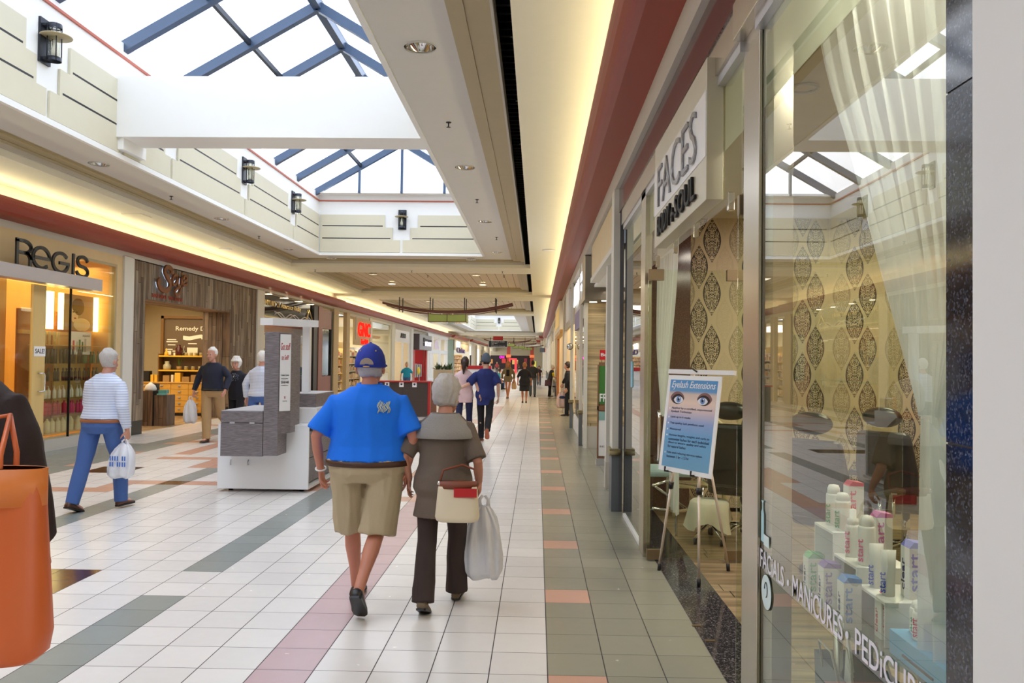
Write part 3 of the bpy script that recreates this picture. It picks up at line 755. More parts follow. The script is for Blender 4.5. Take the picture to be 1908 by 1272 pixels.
shoplight(-11, 42, 3.4, 4, 9, 420, (1, .92, .75)); shoplight(-11.5, 52, 3.4, 4, 5, 200, (1, .92, .8)); shoplight(-11.5, 59.5, 3.4, 4, 6, 160); shoplight(-11.5, 70, 3.4, 4, 11, 420, (1, .95, .85))

# --- hair salon shop (first on the left)
sf = thing('salon_shopfront', 'tan stucco and maple shopfront of the hair salon at the far left', 'shopfront', (XL, 8, 0))
m = MB().use(M_stucco)
m.box(XL-.13, XL, -8, 14.79, 3.11, 3.70); m.box(XL-.13, XL, 14.79, 16.58, 3.50, 3.70); m.box(XL-.13, XL, 16.31, 16.58, 0, 3.50)
m.obj('stucco_fascia', parent=sf, world=True)
m = MB(); m.box(XL-.06, XL+.02, 14.79, 16.33, 3.46, 3.51); m.box(XL-.06, XL+.02, 16.28, 16.33, 0, 3.46)
m.obj('window_frame', M_ridge, sf, world=True)
MB().box(XL-.02, XL-.005, 14.02, 14.75, .2, 2.87).obj('glass_pane', M_farglass, sf, world=True)
MB().box(XL-.02, XL-.005, 14.765, 16.28, .2, 3.46).obj('glass_pane', M_farglass, sf, world=True)
MB().box(XL-.03, XL+.01, 14.75, 14.765, .2, 3.46).obj('glass_joint', M_black, sf, world=True)
MB().box(XL-.25, XL+.02, 14.02, 16.31, 0, .2).obj('window_sill_plinth', M_band, sf, world=True)
MB().box(XL-.02, XL-.005, 9.0, 13.60, .02, 2.87).obj('glass_pane', M_farglass, sf, world=True)
d = thing('maple_door', 'open maple-framed glass door with a steel pull and SALE! notice', 'door', (XL, 13.8, 0))
B('door_leaf', M_maple2, d, XL-.05, XL+.0, 13.64, 14.0, .25, 2.87, bevel=.005); B('kick_plate', M_alu, d, XL-.052, XL+.005, 13.64, 14.0, .0, .25)
h = MB(); h.tube([(XL+.01, 13.80, 1.05), (XL+.05, 13.80, 1.05), (XL+.05, 13.90, 1.05), (XL+.05, 13.93, 1.08), (XL+.05, 13.93, 1.32), (XL+.05, 13.90, 1.36), (XL+.05, 13.80, 1.36), (XL+.01, 13.80, 1.36)], .013, 8); h.obj('pull_handle', M_chrome, d, world=True)
B('notice', M_paper, d, XL+.002, XL+.006, 13.68, 14.0, 1.65, 1.82)
letters('SALE!', M_ink, d, (XL+.007, 13.71, 1.70), (0, 1, 0), (0, 0, 1), .26, .08, .001, .01)
sg = thing('shop_sign', 'silver bar carrying five large charcoal letters over the salon entrance, far left', 'shop sign', (XL+.2, 13, 2.88))
B('sign_bar', M_alu, sg, XL+.05, XL+.30, 6.0, 15.26, 2.88, 3.10, bevel=.004)
B('bracket', M_alu, sg, XL-.1, XL+.05, 15.0, 15.1, 2.92, 3.06)
E2 = XL+.24
def stroke(pts, w, name, parent, m=M_letter, d=.05, x=None, smoothn=1):
    """flat lettering stroke in the (y,z) plane of a left-hand wall: extruded ribbon of width w"""
    P = [Vector(p) for p in pts]; L, R = [], []
    for i, p in enumerate(P):
        t = (P[min(i+1, len(P)-1)]-P[max(i-1, 0)]).normalized(); n = Vector((-t.y, t.x))
        L.append(p+n*w/2); R.append(p-n*w/2)
    mb = MB(); X0 = x; 
    for i in range(len(P)-1):
        q = [L[i], L[i+1], R[i+1], R[i]]
        mb.prism([(a.x, a.y) for a in q], 'X', X0, X0+d)
    return mb
def arc(cx, cy, rx, ry, a0, a1, n=14): return [(cx+rx*math.cos(math.radians(a0+(a1-a0)*i/n)), cy+ry*math.sin(math.radians(a0+(a1-a0)*i/n))) for i in range(n+1)]
# letters follow the photo: tall narrow strokes standing on the bar
LT = {
 'R': [[(12.79, 3.11), (12.79, 3.50)], [(12.77, 3.50)]+[(12.95, 3.50)]+arc(12.95, 3.405, .20, .095, 90, -90)+[(12.82, 3.31)], [(12.98, 3.31)]+arc(13.0, 3.22, .13, .09, 80, 0)+[(13.13, 3.11)]],
 'e': [arc(13.43, 3.285, .23, .17, 0, 312, 22)+[], [(13.22, 3.28), (13.66, 3.28)]],
 'G': [arc(13.98, 3.27, .23, .165, 40, 352, 22), [(13.95, 3.265), (14.23, 3.265)]],
 'I': [[(14.37, 3.11), (14.37, 3.47)]],
 'S': [arc(14.66, 3.365, .16, .09, 10, 250, 14)+[(14.76, 3.25)][:0]+arc(14.66, 3.185, .18, .088, 80, -175, 16)],
}
for ch, ss in LT.items():
    mb = MB()
    for s_ in ss:
        P = [Vector(p) for p in s_]; w = .056
        for i in range(len(P)-1):
            t = (P[i+1]-P[i]).normalized(); nn = Vector((-t.y, t.x))*w*.5*Vector((1, 1)).x
            a, b2 = P[i]-t*.008, P[i+1]+t*.008
            mb.prism([((a+nn).x, (a+nn).y), ((b2+nn).x, (b2+nn).y), ((b2-nn).x, (b2-nn).y), ((a-nn).x, (a-nn).y)], 'X', E2-.012, E2+.02)
    mb.obj('letter', M_letter, sg, world=True)
# shelves with hair products behind the window
du = thing('product_display', 'maple display shelves with glass tiers behind the salon window', 'shelving', (-8.95, 15.7, .2))
B('back_panel', M_orangewood, du, -9.22, -9.18, 14.3, 16.7, .2, 2.5)
B('centre_panel', M_maple2, du, -9.17, -9.13, 15.35, 16.4, .2, 2.05)
B('header', M_maple, du, -9.2, -9.1, 14.3, 16.7, 2.05, 2.12)
ZSH = [.24, .58, .88, 1.20, 1.52, 1.86]
for i, z in enumerate(ZSH): B('shelf', M_farglass if 0 < i < 5 else M_maple, du, -9.12, -8.78, 14.5, 16.6, z-.012, z)
pf = thing('hair_portrait', 'sepia lightbox portrait of a person with short fair hair between two glowing strips', 'picture', (-9.1, 15.8, 2.2))
B('print', mat('sepia_print', (0.66, 0.53, 0.36), 0.5, var=.12, scale=2, emis=.25), pf, -9.10, -9.07, 15.42, 16.55, 2.16, 2.86)
m = MB(); m.ball((-9.065, 15.86, 2.50), (.01, .14, .19), 12); m.obj('face', mat('printed_face', (0.88, 0.73, 0.53), 0.6, emis=.3), pf, world=True)
m = MB(); m.ball((-9.06, 15.98, 2.63), (.012, .22, .17), 12); m.obj('hair', mat('printed_hair', (0.50, 0.36, 0.20), 0.6, emis=.1), pf, world=True)
m = MB(); m.ball((-9.06, 16.12, 2.28), (.008, .30, .13), 12); m.obj('shoulder', mat('printed_shoulder', (0.84, 0.72, 0.50), 0.6, emis=.3), pf, world=True)
m = MB(); m.ball((-9.05, 15.80, 2.52), (.008, .03, .014), 8); m.ball((-9.05, 15.92, 2.52), (.008, .03, .014), 8); m.obj('eye', M_ink, pf, world=True)
m = MB(); m.ball((-9.05, 15.86, 2.40), (.008, .04, .014), 8); m.obj('mouth', M_redp, pf, world=True)
for y in (14.98, 15.36, 16.6):
    B('light_strip', glow('warm_light_strip', (1, .92, .66), 6.0), pf, -9.10, -9.04, y, y+(.15 if y < 15 else .09), 2.16, 2.86)
ps = thing('product_poster', 'white poster of green and white bottles above the salon shelves', 'poster', (-8.95, 15.7, 1.7))
B('board', M_paper, ps, -8.93, -8.91, 15.5, 16.2, 1.69, 2.13)
for y, c, hh in ((15.55, (0.8, .2, .35), .22), (15.68, (.75, .8, .8), .2), (15.76, (.15, .45, .3), .24), (15.86, (.15, .45, .3), .2), (15.96, (.7, .72, .72), .26)):
    B('printed_bottle', mat('print_%d' % int(y*100), c, .6), ps, -8.909, -8.905, y, y+.055, 1.74, 1.74+hh)
letters('AQUAGE', mat('grey_print', (.55, .55, .58), .6), ps, (-8.904, 15.88, 2.03), (0, 1, 0), (0, 0, 1), .26, .045, .001)
def bottle_mesh(kind):
    b = MB()
    if kind == 'tall': b.lathe([(.001, 0), (.028, 0), (.03, .01), (.03, .15), (.024, .17), (.012, .18), (.012, .20), (.018, .20), (.018, .235), (.001, .237)], n=12)
    elif kind == 'pump': b.lathe([(.001, 0), (.034, 0), (.036, .01), (.036, .14), (.014, .165), (.014, .19), (.006, .19), (.006, .215), (.001, .215)], n=12); b.box(-.03, .008, -.008, .008, .215, .228)
    elif kind == 'can': b.lathe([(.001, 0), (.026, 0), (.026, .19), (.022, .195), (.022, .235), (.015, .245), (.001, .245)], n=12)
    elif kind == 'jar': b.lathe([(.001, 0), (.045, 0), (.045, .06), (.047, .062), (.047, .085), (.001, .085)], n=12)
    elif kind == 'big': b.lathe([(.001, 0), (.05, 0), (.052, .01), (.052, .2), (.03, .235), (.02, .24), (.02, .27), (.001, .27)], n=12)
    return b
def row(kind, name, m, pts, label, cat, group, s=1.0):
    first = None
    for p in pts:
        if first is None:
            first = tag(bottle_mesh(kind).obj(name, m), label, cat, group); first.location = p; first.scale = (s, s, s)
        else:
            c = first.copy(); COL.objects.link(c); c.location = p
rnd.seed(3)
def yrow(y0, y1, n, z, x=-8.92, jit=.03): return [(x+rnd.uniform(-jit, jit), y0+(y1-y0)*(i+.5)/n, z) for i in range(n)]
row('big', 'shampoo_bottle', mat('cream_bottle', (.90, .86, .70), .35), yrow(14.55, 16.5, 12, ZSH[0]), 'large cream shampoo bottle on the lowest shelf of the salon window', 'bottle', 'cream bottles on the lowest salon shelf')
row('big', 'shampoo_bottle', mat('magenta_bottle', (.72, .12, .28), .3), yrow(14.6, 15.4, 5, ZSH[1]), 'red and pink shampoo bottle on the second salon shelf', 'bottle', 'pink bottles on the second salon shelf', .9)
row('tall', 'shampoo_bottle', mat('pink_bottle', (.85, .25, .50), .3), yrow(15.45, 16.5, 9, ZSH[1]), 'slim pink bottle on the second salon shelf', 'bottle', 'slim pink bottles on the second salon shelf')
row('pump', 'pump_bottle', mat('white_bottle', (.90, .90, .86), .3), yrow(14.6, 16.4, 12, ZSH[2]), 'white pump bottle on the third salon shelf', 'bottle', 'white bottles on the third salon shelf')
row('tall', 'hair_product', mat('dark_bottle', (.14, .15, .17), .3), yrow(14.6, 16.5, 13, ZSH[3]), 'dark bottle on the fourth salon shelf', 'bottle', 'dark bottles on the fourth salon shelf')
row('can', 'spray_can', mat('black_can', (.10, .11, .12), .3), yrow(14.6, 15.9, 13, ZSH[4]), 'black spray can on the fifth salon shelf', 'spray can', 'black cans on the fifth salon shelf', 1.1)
row('tall', 'hair_product', mat('green_bottle', (.18, .40, .28), .3), yrow(15.95, 16.5, 6, ZSH[4]), 'green bottle at the right of the fifth salon shelf', 'bottle', 'green bottles on the fifth salon shelf')
row('can', 'spray_can', mat('gold_can', (.84, .76, .52), .3), yrow(14.55, 15.1, 5, ZSH[5]), 'pale gold can on the top salon shelf', 'spray can', 'pale cans on the top salon shelf')
# sale easel at the far left
se = thing('sale_poster_stand', 'framed pink poster stand reading OFF inside the salon entrance', 'poster', (-8.8, 13.0, 0))
B('frame', M_dark, se, -8.78, -8.74, 12.1, 13.15, .9, 1.95); B('sheet', mat('pale_pink_sheet', (.88, .78, .76), .6), se, -8.74, -8.73, 12.15, 13.08, 1.72, 1.92)
B('sheet', mat('mauve_sheet', (.80, .62, .62), .6), se, -8.74, -8.73, 12.15, 13.08, .95, 1.69)
letters('50% OFF', M_ink, se, (-8.727, 12.2, 1.78), (0, 1, 0), (0, 0, 1), .82, .09, .001)
for y in (12.15, 13.1): B('leg', M_dark, se, -8.77, -8.74, y-.02, y+.02, 0, .9)
B('interior_column', M_maple, thing('maple_column', 'honey maple column standing inside the salon behind the door', 'column', (-9.6, 14, 0)), -9.7, -9.4, 13.0, 14.3, 0, 3.6)

# --- barn board shop
sj = thing('barn_board_shopfront', 'shopfront clad in weathered vertical barn boards', 'shopfront', (XL, 20.8, 0))
m = MB().use(M_barn)
m.box(XL-.20, XL, 16.99, 17.57, .30, 3.72); m.box(XL-.20, XL, 17.57, 22.47, 2.92, 3.72); m.box(XL-.20, XL, 22.47, 24.6, .30, 3.72)
m.obj('board_cladding', parent=sj, world=True)
B('black_plinth', M_kick, sj, XL-.18, XL-.01, 17.0, 17.56, 0, .30); B('black_plinth', M_kick, sj, XL-.18, XL-.01, 22.5, 24.6, 0, .30)
m = MB().use(M_barnx); m.box(XL-.75, XL-.2, 22.47, 22.9, .0, 2.92); m.box(XL-.5, XL-.2, 22.44, 22.47, 0, 2.9); m.obj('return_wall', parent=sj, world=True)
m = MB().use(planks('reclaimed_soffit_boards', [(0, (0.50, 0.38, 0.28)), (0.5, (0.60, 0.48, 0.37)), (1, (0.66, 0.55, 0.44))], 0.13, 'X', 0.7, 3.0, 12, 'Y')); m.box(XL-.75, XL-.01, 17.57, 22.47, 2.90, 2.93); m.obj('opening_soffit', parent=sj, world=True)
# rusted lettering
M_rust = mat('rusted_steel_letter', (.50, .31, .18), .6, .3, var=.15, scale=9)
sn = thing('script_sign', 'rust-brown script letters with a blue-white glow on the barn board shopfront', 'shop sign', (XL+.05, 18.7, 3.0))
def ribbon(pts, w, X, d=.06, side=1):
    P = [Vector(p) for p in pts]; mb = MB(); n = len(P)
    Q = []
    for i, p in enumerate(P):
        t = (P[min(i+1, n-1)]-P[max(i-1, 0)]).normalized(); k = Vector((-t.y, t.x)); ww = w[i] if isinstance(w, list) else w
        Q.append((p+k*ww/2, p-k*ww/2))
    rings = []
    for a, b2 in Q: rings.append([Vector((X, a.x, a.y)), Vector((X+d, a.x, a.y)), Vector((X+d, b2.x, b2.y)), Vector((X, b2.x, b2.y))])
    mb.loft(rings, smooth=False); return mb
def spline(pts, n=6):
    P = [Vector(p) for p in pts]; out = []
    P = [P[0]*2-P[1]]+P+[P[-1]*2-P[-2]]
    for i in range(1, len(P)-2):
        for k in range(n):
            t = k/n; a, b2, c, d = P[i-1], P[i], P[i+1], P[i+2]
            out.append(0.5*((2*b2)+(-a+c)*t+(2*a-5*b2+4*c-d)*t*t+(-a+3*b2-3*c+d)*t**3))
    out.append(P[-2]); return out
XS = XL+.06
ribbon(spline([(18.62, 3.56), (18.62, 3.66), (18.42, 3.70), (18.28, 3.60), (18.40, 3.47), (18.55, 3.36), (18.52, 3.22), (18.30, 3.15), (18.06, 3.20), (17.98, 3.32), (18.06, 3.38)]), .105, XS, .045).obj('letter', M_rust, sn, world=True)
ribbon(spline([(18.98, 3.52), (18.80, 3.56), (18.68, 3.44), (18.74, 3.32), (18.88, 3.38), (18.98, 3.54), (18.96, 3.36), (19.04, 3.33)]), .058, XS, .045).obj('letter', M_rust, sn, world=True)
ribbon(spline([(19.16, 3.54), (19.14, 3.36), (19.06, 3.16), (18.90, 3.10), (18.82, 3.17), (18.92, 3.25), (19.16, 3.34)]), .058, XS, .045).obj('letter', M_rust, sn, world=True)
m = MB(); m.ball((XS+.03, 19.17, 3.63), (.02, .035, .03), 10); m.obj('letter_dot', M_rust, sn, world=True)
ribbon(spline([(19.22, 3.45), (19.42, 3.50), (19.42, 3.58), (19.30, 3.58), (19.22, 3.46), (19.28, 3.36), (19.48, 3.42)]), .055, XS, .045).obj('letter', M_rust, sn, world=True)
g1 = glow('blue_white_halo_lamp', (.78, .88, 1), 1.8)
ribbon(spline([(18.62, 3.66), (18.42, 3.70), (18.28, 3.60), (18.40, 3.47), (18.55, 3.36), (18.52, 3.22), (18.30, 3.15), (18.06, 3.20), (17.98, 3.32)]), .03, XS-.03, .012).obj('halo_lamp', g1, sn, world=True)
ribbon(spline([(18.80, 3.54), (18.70, 3.44), (18.78, 3.35), (18.96, 3.45)]), .015, XS-.03, .012).obj('halo_lamp', g1, sn, world=True)
ribbon(spline([(19.16, 3.52), (19.1, 3.26), (18.92, 3.13)]), .015, XS-.03, .012).obj('halo_lamp', g1, sn, world=True)
letters('NATURAL  WELLNESS', mat('rust_red_paint', (.62, .22, .14), .6), sn, (XL+.02, 17.86, 2.975), (0, 1, 0), (0, 0, 1), 1.52, .085, .006, -.004)
# inside: apothecary cabinet, shelves, chalkboard
M_apo = mat('golden_oak_drawer', (.86, .66, .30), .45, var=.08, scale=3, stretch=(.6, 4, 4))
cb = thing('apothecary_cabinet', 'golden oak cabinet of small drawers at the back of the barn board shop', 'cabinet', (-10.2, 23.1, 0))
B('body', M_apo, cb, -11.35, -9.3, 22.98, 23.5, .08, .92); B('plinth', M_kick, cb, -11.3, -9.35, 23.02, 23.45, 0, .08); B('top', M_maple, cb, -11.4, -9.28, 22.93, 23.52, .92, .95)
for i in range(4):
    for j in range(5):
        x0 = -11.33+i*.505; z0 = .1+j*.163
        dr = B('drawer', M_apo, cb, x0, x0+.495, 22.955, 22.985, z0, z0+.153, bevel=.003)
        kb = MB(); kb.lathe([(.035, -.012), (.02, 0), (.035, .0)], (0, 0, 0), 8); kb.box(-.04, .04, -.012, 0, -.01, .03)
        k = kb.obj('cup_pull', M_silver, dr); k.location = (x0+.245-wm(cb).translation.x, 22.95-wm(cb).translation.y, z0+.08)
cbd = thing('chalkboard', 'brown chalkboard with a white heading, banner and hand-drawn notes', 'chalkboard', (-10, 23.4, 1.7))
B('board', mat('brown_chalkboard', (.42, .35, .27), .6, var=.12, scale=2), cbd, -10.75, -8.9, 23.42, 23.46, 1.05, 2.76)
m = MB(); m.box(-10.83, -10.75, 23.36, 23.46, .95, 2.84); m.box(-10.83, -8.9, 23.36, 23.46, 2.76, 2.84); m.obj('frame', mat('old_gold_frame', (.48, .34, .16), .5), cbd, world=True)
M_chalk = mat('white_chalk', (.97, .96, .90), .8)
letters('Remedy Den', M_chalk, cbd, (-10.42, 23.415, 2.38), (1, 0, 0), (0, 0, 1), 1.05, .16, .001, .012)
m = MB()
m.prism([(-10.2, 2.16), (-10.2, 2.27), (-10.02, 2.25), (-9.68, 2.31), (-9.5, 2.27), (-9.5, 2.17), (-9.66, 2.17), (-9.68, 2.21), (-10.0, 2.14), (-10.1, 2.14)], 'Y', 23.41, 23.418)
for (x0, x1, z) in ((-10.66, -10.40, 2.14), (-10.68, -10.36, 2.08), (-10.64, -10.42, 1.99), (-10.68, -10.50, 1.86), (-10.5, -10.32, 1.81), (-10.05, -9.8, 2.03), (-10.0, -9.84, 1.90), (-10.02, -9.82, 1.83), (-10.0, -9.83, 1.76), (-9.98, -9.85, 1.70)):
    m.box(x0, x1, 23.41, 23.418, z, z+.028)
m.box(-10.66, -10.54, 23.41, 23.418, 1.72, 1.83); m.box(-10.47, -10.34, 23.41, 23.418, 1.66, 1.78)
m.obj('chalk_drawing', M_chalk, cbd, world=True)
m = MB(); m.tube([(-10.24, 23.41, 1.68), (-10.24, 23.41, 1.80)], .008, 6); m.tube([(-10.16, 23.41, 1.98), (-10.18, 23.41, 1.85), (-10.13, 23.41, 1.75), (-10.18, 23.41, 1.68), (-10.21, 23.41, 1.76), (-10.14, 23.41, 1.84)], .006, 6); m.obj('chalk_drawing', M_chalk, cbd, world=True)
sh = thing('display_shelf', 'two golden shelves under the chalkboard in the barn board shop', 'shelf', (-10, 23.2, 1.3))
M_gold = mat('gold_lit_shelf', (.93, .74, .25), .45)
B('shelf_board', M_gold, sh, -10.73, -8.95, 23.05, 23.40, 1.66, 1.70); B('shelf_board', M_gold, sh, -10.73, -8.95, 23.05, 23.40, 1.25, 1.29)
B('side_panel', mat('old_gold_frame2', (.48, .34, .16), .5), sh, -10.77, -10.74, 23.1, 23.35, .955, 1.75)
M_amber = mat('amber_glass', (.30, .09, .05), .2); M_jar = mat('jar_glass', (.72, .70, .58), .2); M_kraft = mat('kraft_box', (.66, .52, .32), .7); M_whitebox = mat('white_box', (.95, .93, .85), .6)
def solo(name, mb, m, label, cat, group=None): return tag(mb.obj(name, m), label, cat, group)
b = MB(); b.lathe([(.001, 1.70), (.09, 1.70), (.095, 1.72), (.095, 1.90), (.05, 1.95), (.05, 2.0), (.001, 2.0)], (-10.22, 23.2, 0), 16); solo('apothecary_bottle', b, M_amber, 'large dark amber bottle on the upper golden shelf', 'bottle')
solo('greeting_card', MB().box(-10.02, -9.72, 23.28, 23.30, 1.70, 1.93), M_whitebox, 'cream square card propped on the upper golden shelf', 'card')
row('jar', 'small_jar', M_jar, [(-9.98+i*.14, 23.15, 1.70) for i in range(4)], 'small jar in front of the cream card on the upper shelf', 'jar', 'small jars on the upper golden shelf')
b = MB(); b.lathe([(.001, 1.70), (.06, 1.70), (.05, 1.78), (.02, 1.82), (.03, 1.88), (.001, 1.9)], (-10.58, 23.2, 0), 12); solo('perfume_burner', b, M_gold, 'small gold burner on stacked books at the left of the upper shelf', 'burner')
for k in range(3): solo('stacked_book', MB().box(-10.75, -10.42, 23.1, 23.35, 1.70+k*.0001, 1.70+k*.0001+.03) if False else MB().box(-9.28, -9.05, 23.12, 23.35, 1.70+k*.035, 1.733+k*.035), M_kraft, ['lowest', 'middle', 'topmost'][k]+' kraft-coloured book of the stack on the upper golden shelf', 'book')
lp = thing('filament_lamp', 'small lit bulb lamp on the upper golden shelf', 'lamp', (-9.5, 23.2, 1.7))
m = MB(); m.lathe([(.05, 0), (.05, .01), (.008, .02), (.008, .16), (.02, .16), (.02, .2)], n=10); m.obj('stand', M_dark, lp)
m = MB(); m.ball((0, 0, .26), (.035, .035, .055), 8); m.obj('bulb', M_lamp, lp)
b = MB(); b.lathe([(.001, 1.29), (.09, 1.29), (.11, 1.33), (.11, 1.42), (.06, 1.47), (.07, 1.53), (.001, 1.54)], (-10.55, 23.2, 0), 16); solo('glass_urn', b, M_jar, 'glass urn at the left of the lower golden shelf', 'jar')
pp = thing('shelf_plant', 'small spiky green plant on the lower golden shelf', 'plant', (-10.2, 23.2, 1.29))
m = MB(); m.lathe([(.001, 0), (.06, 0), (.08, .1), (.001, .1)], n=12); m.obj('pot', M_kraft, pp)
m = MB()
for k in range(16):
    a = k*2.4; m.prism([(-.008, 0), (.008, 0), (.0, .26)], 'Y', -.002, .002); vs = m.b.verts[-6:]; bmesh.ops.transform(m.b, matrix=Matrix.Translation((0, 0, .1)) @ Matrix.Rotation(a, 4, 'Z') @ Matrix.Rotation(.35*(k % 3)/2, 4, 'X'), verts=vs)
m.obj('leaves', mat('plant_green', (.32, .45, .16), .6), pp)
row('jar', 'small_jar', M_jar, [(-10.0+i*.2, 23.2, 1.29) for i in range(3)], 'small jar on the lower golden shelf', 'jar', 'small jars on the lower golden shelf', 1.2)
for k, (x, w, hh, mm, lab) in enumerate(((-11.2, .2, .30, M_kick, 'black box at the left end of the oak cabinet top'), (-10.95, .07, .2, M_gold, 'gold gift box beside the black box on the cabinet'), (-10.84, .07, .2, M_gold, 'second gold gift box on the cabinet'), (-10.6, .18, .18, M_kraft, 'kraft box below the glass urn on the cabinet'), (-10.36, .05, .2, M_whitebox, 'slim cream box on the cabinet top'), (-10.26, .16, .26, M_gold, 'tall golden package in the middle of the cabinet top'), (-10.05, .2, .15, M_kraft, 'wide kraft box on the cabinet top'), (-9.8, .28, .2, M_kraft, 'largest kraft box on the cabinet top, far right'), (-9.45, .1, .14, M_gold, 'small gold box at the right end of the cabinet'))):
    solo('gift_box', MB().box(x, x+w, 23.05, 23.25, .95, .95+hh), mm, lab, 'box')
pl = thing('barn_board_plinth', 'tall barn board display plinth inside the shop entrance', 'plinth', (-9.3, 19.8, 0)); B('body', M_barnx, pl, -9.5, -9.2, 19.5, 20.0, 0, .84)
pl = thing('barn_board_plinth', 'lower barn board plinth standing right of the taller one', 'plinth', (-9.05, 19.7, 0)); B('body', M_barnx, pl, -9.19, -8.88, 19.55, 20.0, 0, .74)
b = MB(); b.lathe([(.001, 0), (.13, 0), (.14, .04), (.11, .12), (.05, .17), (.03, .19), (.001, .2)], (-9.36, 19.72, .84), 18); solo('aroma_diffuser', b, M_white, 'white domed aroma diffuser on the taller plinth', 'diffuser')
b = MB(); b.lathe([(.001, .0), (.12, .0), (.12, .03), (.001, .035)], (-9.02, 19.6, .74), 14); b.box(-9.12, -8.94, 19.62, 19.8, .775, .86); solo('soap_box', b, mat('teal_box', (.35, .62, .62), .5), 'teal box lying on the lower plinth', 'box')
solo('tool_roll', MB().box(-9.48, -9.26, 19.85, 19.98, .84, 1.0), M_kick, 'black case behind the white diffuser', 'case')
for i, x in enumerate((-10.95, -10.35, -9.95, -9.35)):
    t = thing('track_spotlight', ['white track spotlight at the far left of the barn board shop ceiling', 'second white track spotlight from the left in the barn board shop', 'third white track spotlight from the left in the barn board shop', 'rightmost white track spotlight in the barn board shop'][i], 'spotlight', (x, 22.3, 3.3))
    m = MB(); m.tube([(0, 0, 0), (0, 0, -.14)], .012, 8); m.obj('stem', M_white, t)
    m = MB(); m.tube([(-.05, 0, -.10), (.05, 0, -.22)], .055, 12); m.obj('lamp_head', M_white, t)

# --- realty office
M_mirror = mat('dark_mirror_panel', (.16, .15, .14), .06, .7)
M_goldl = mat('gold_letter', (.92, .80, .52), .25, .6)
ro = thing('realty_shopfront', 'realty office front with cherry wood frame and dark mirrored sign band', 'shopfront', (XL, 29, 0))
B('sign_band', M_mirror, ro, XL-.16, XL-.1, 25.22, 31.1, 2.87, 3.72); B('gold_rail', M_goldl, ro, XL-.1, XL-.07, 25.22, 31.0, 2.96, 2.99)
B('soffit', M_cream2, ro, XL-.13, XL, 25.22, 33.95, 3.69, 3.72)
B('glass_pane', M_farglass, ro, XL-.14, XL-.12, 25.22, 31.1, .1, 2.87); B('sill', M_dark, ro, XL-.16, XL-.08, 25.22, 31.1, 0, .1)
B('frame_post', M_kick, ro, XL-.16, XL-.02, 31.1, 31.7, 0, 3.69); B('frame_post', M_cherry, ro, XL-.16, XL, 31.7, 32.3, 0, 3.69)
B('panel', M_cherry, ro, XL-.14, XL-.01, 32.3, 33.95, 2.85, 3.6); B('panel', M_cherry, ro, XL-.14, XL-.01, 32.3, 33.95, 0, .95)
B('display_glass', mat('reflective_display', (.38, .42, .44), .1, .8, var=.5, scale=2.5), ro, XL-.12, XL-.06, 32.35, 33.7, .97, 2.83)
B('edge_post', M_kick, ro, XL-.14, XL, 33.7, 33.95, 0, 3.6)
letters('CENTURY 21 Assurance Realty', M_goldl, ro, (XL-.09, 23.6+1.65, 3.28), (0, 1, 0), (0, 0, 1), 4.3, .22, .01, .008, name='sign_lettering')
m = MB(); m.tube([(XL-.07, 30.2, 3.1), (XL-.07, 30.6, 3.45), (XL-.07, 31.1, 3.02)], .025, 6); m.obj('roof_emblem', M_goldl, ro, world=True)
m = MB()
for k in range(2): m.tube([(XL-.09, 26.6+i*.25, 3.08-.0+.09*math.sin(i*.9+k*1.4)) for i in range(18)], .022, 6)
m.obj('wave_trim', M_silver, ro, world=True)
ct = thing('office_counter', 'grey counter running inside the realty office window', 'counter', (-9.3, 29, 0)); B('counter_top', M_dark, ct, -9.3, -8.8, 26, 32, 1.03, 1.08); B('counter_front', M_orangewood, ct, -9.25, -9.2, 26, 32, 0, 1.03); B('bracket', M_silver, ct, -9.1, -8.85, 31.2, 31.3, .85, 1.03)
wpn = thing('office_wall_panels', 'orange oak panels with dark joints behind the realty counter', 'wall panel', (-9.9, 29, 0))
for k in range(7): B('panel', M_orangewood, wpn, -9.95, -9.9, 25.3+k*1.27, 25.3+k*1.27+1.24, 0, 3.4)
for (y, z0, z1, w, mm, lab) in ((27.2, 1.5, 2.2, .9, M_whitebox, 'framed certificate on the oak wall, left'), (28.9, 2.0, 2.5, .7, M_whitebox, 'framed certificate on the oak wall, right'), (28.6, .9, 1.9, .9, mat('blue_poster', (.16, .28, .62), .5, var=.3, scale=2), 'blue and tan poster behind the realty counter'), (30.0, 1.15, 2.1, .9, mat('gold_mirror', (.62, .58, .42), .12, .7, var=.3), 'rippled mirror panel right of the blue poster')):
    t = thing('framed_print', lab, 'picture', (-9.88, y, z0)); B('print', mm, t, -9.89, -9.87, y, y+w, z0, z1); B('rim', M_kick, t, -9.895, -9.88, y-.03, y+w+.03, z0-.03, z1+.03)
for y in (25.9, 27.6, 29.3, 30.8):
    tag(MB().lathe([(.09, 0), (.09, -.01), (.001, -.012)], (XL+.0-.5+.45, y, 3.69), 16).obj('soffit_spotlight', M_lamp), {25.9: 'leftmost lit spotlight above the realty sign', 27.6: 'second lit spotlight above the realty sign', 29.3: 'third lit spotlight above the realty sign', 30.8: 'rightmost lit spotlight above the realty sign'}[y], 'ceiling light')

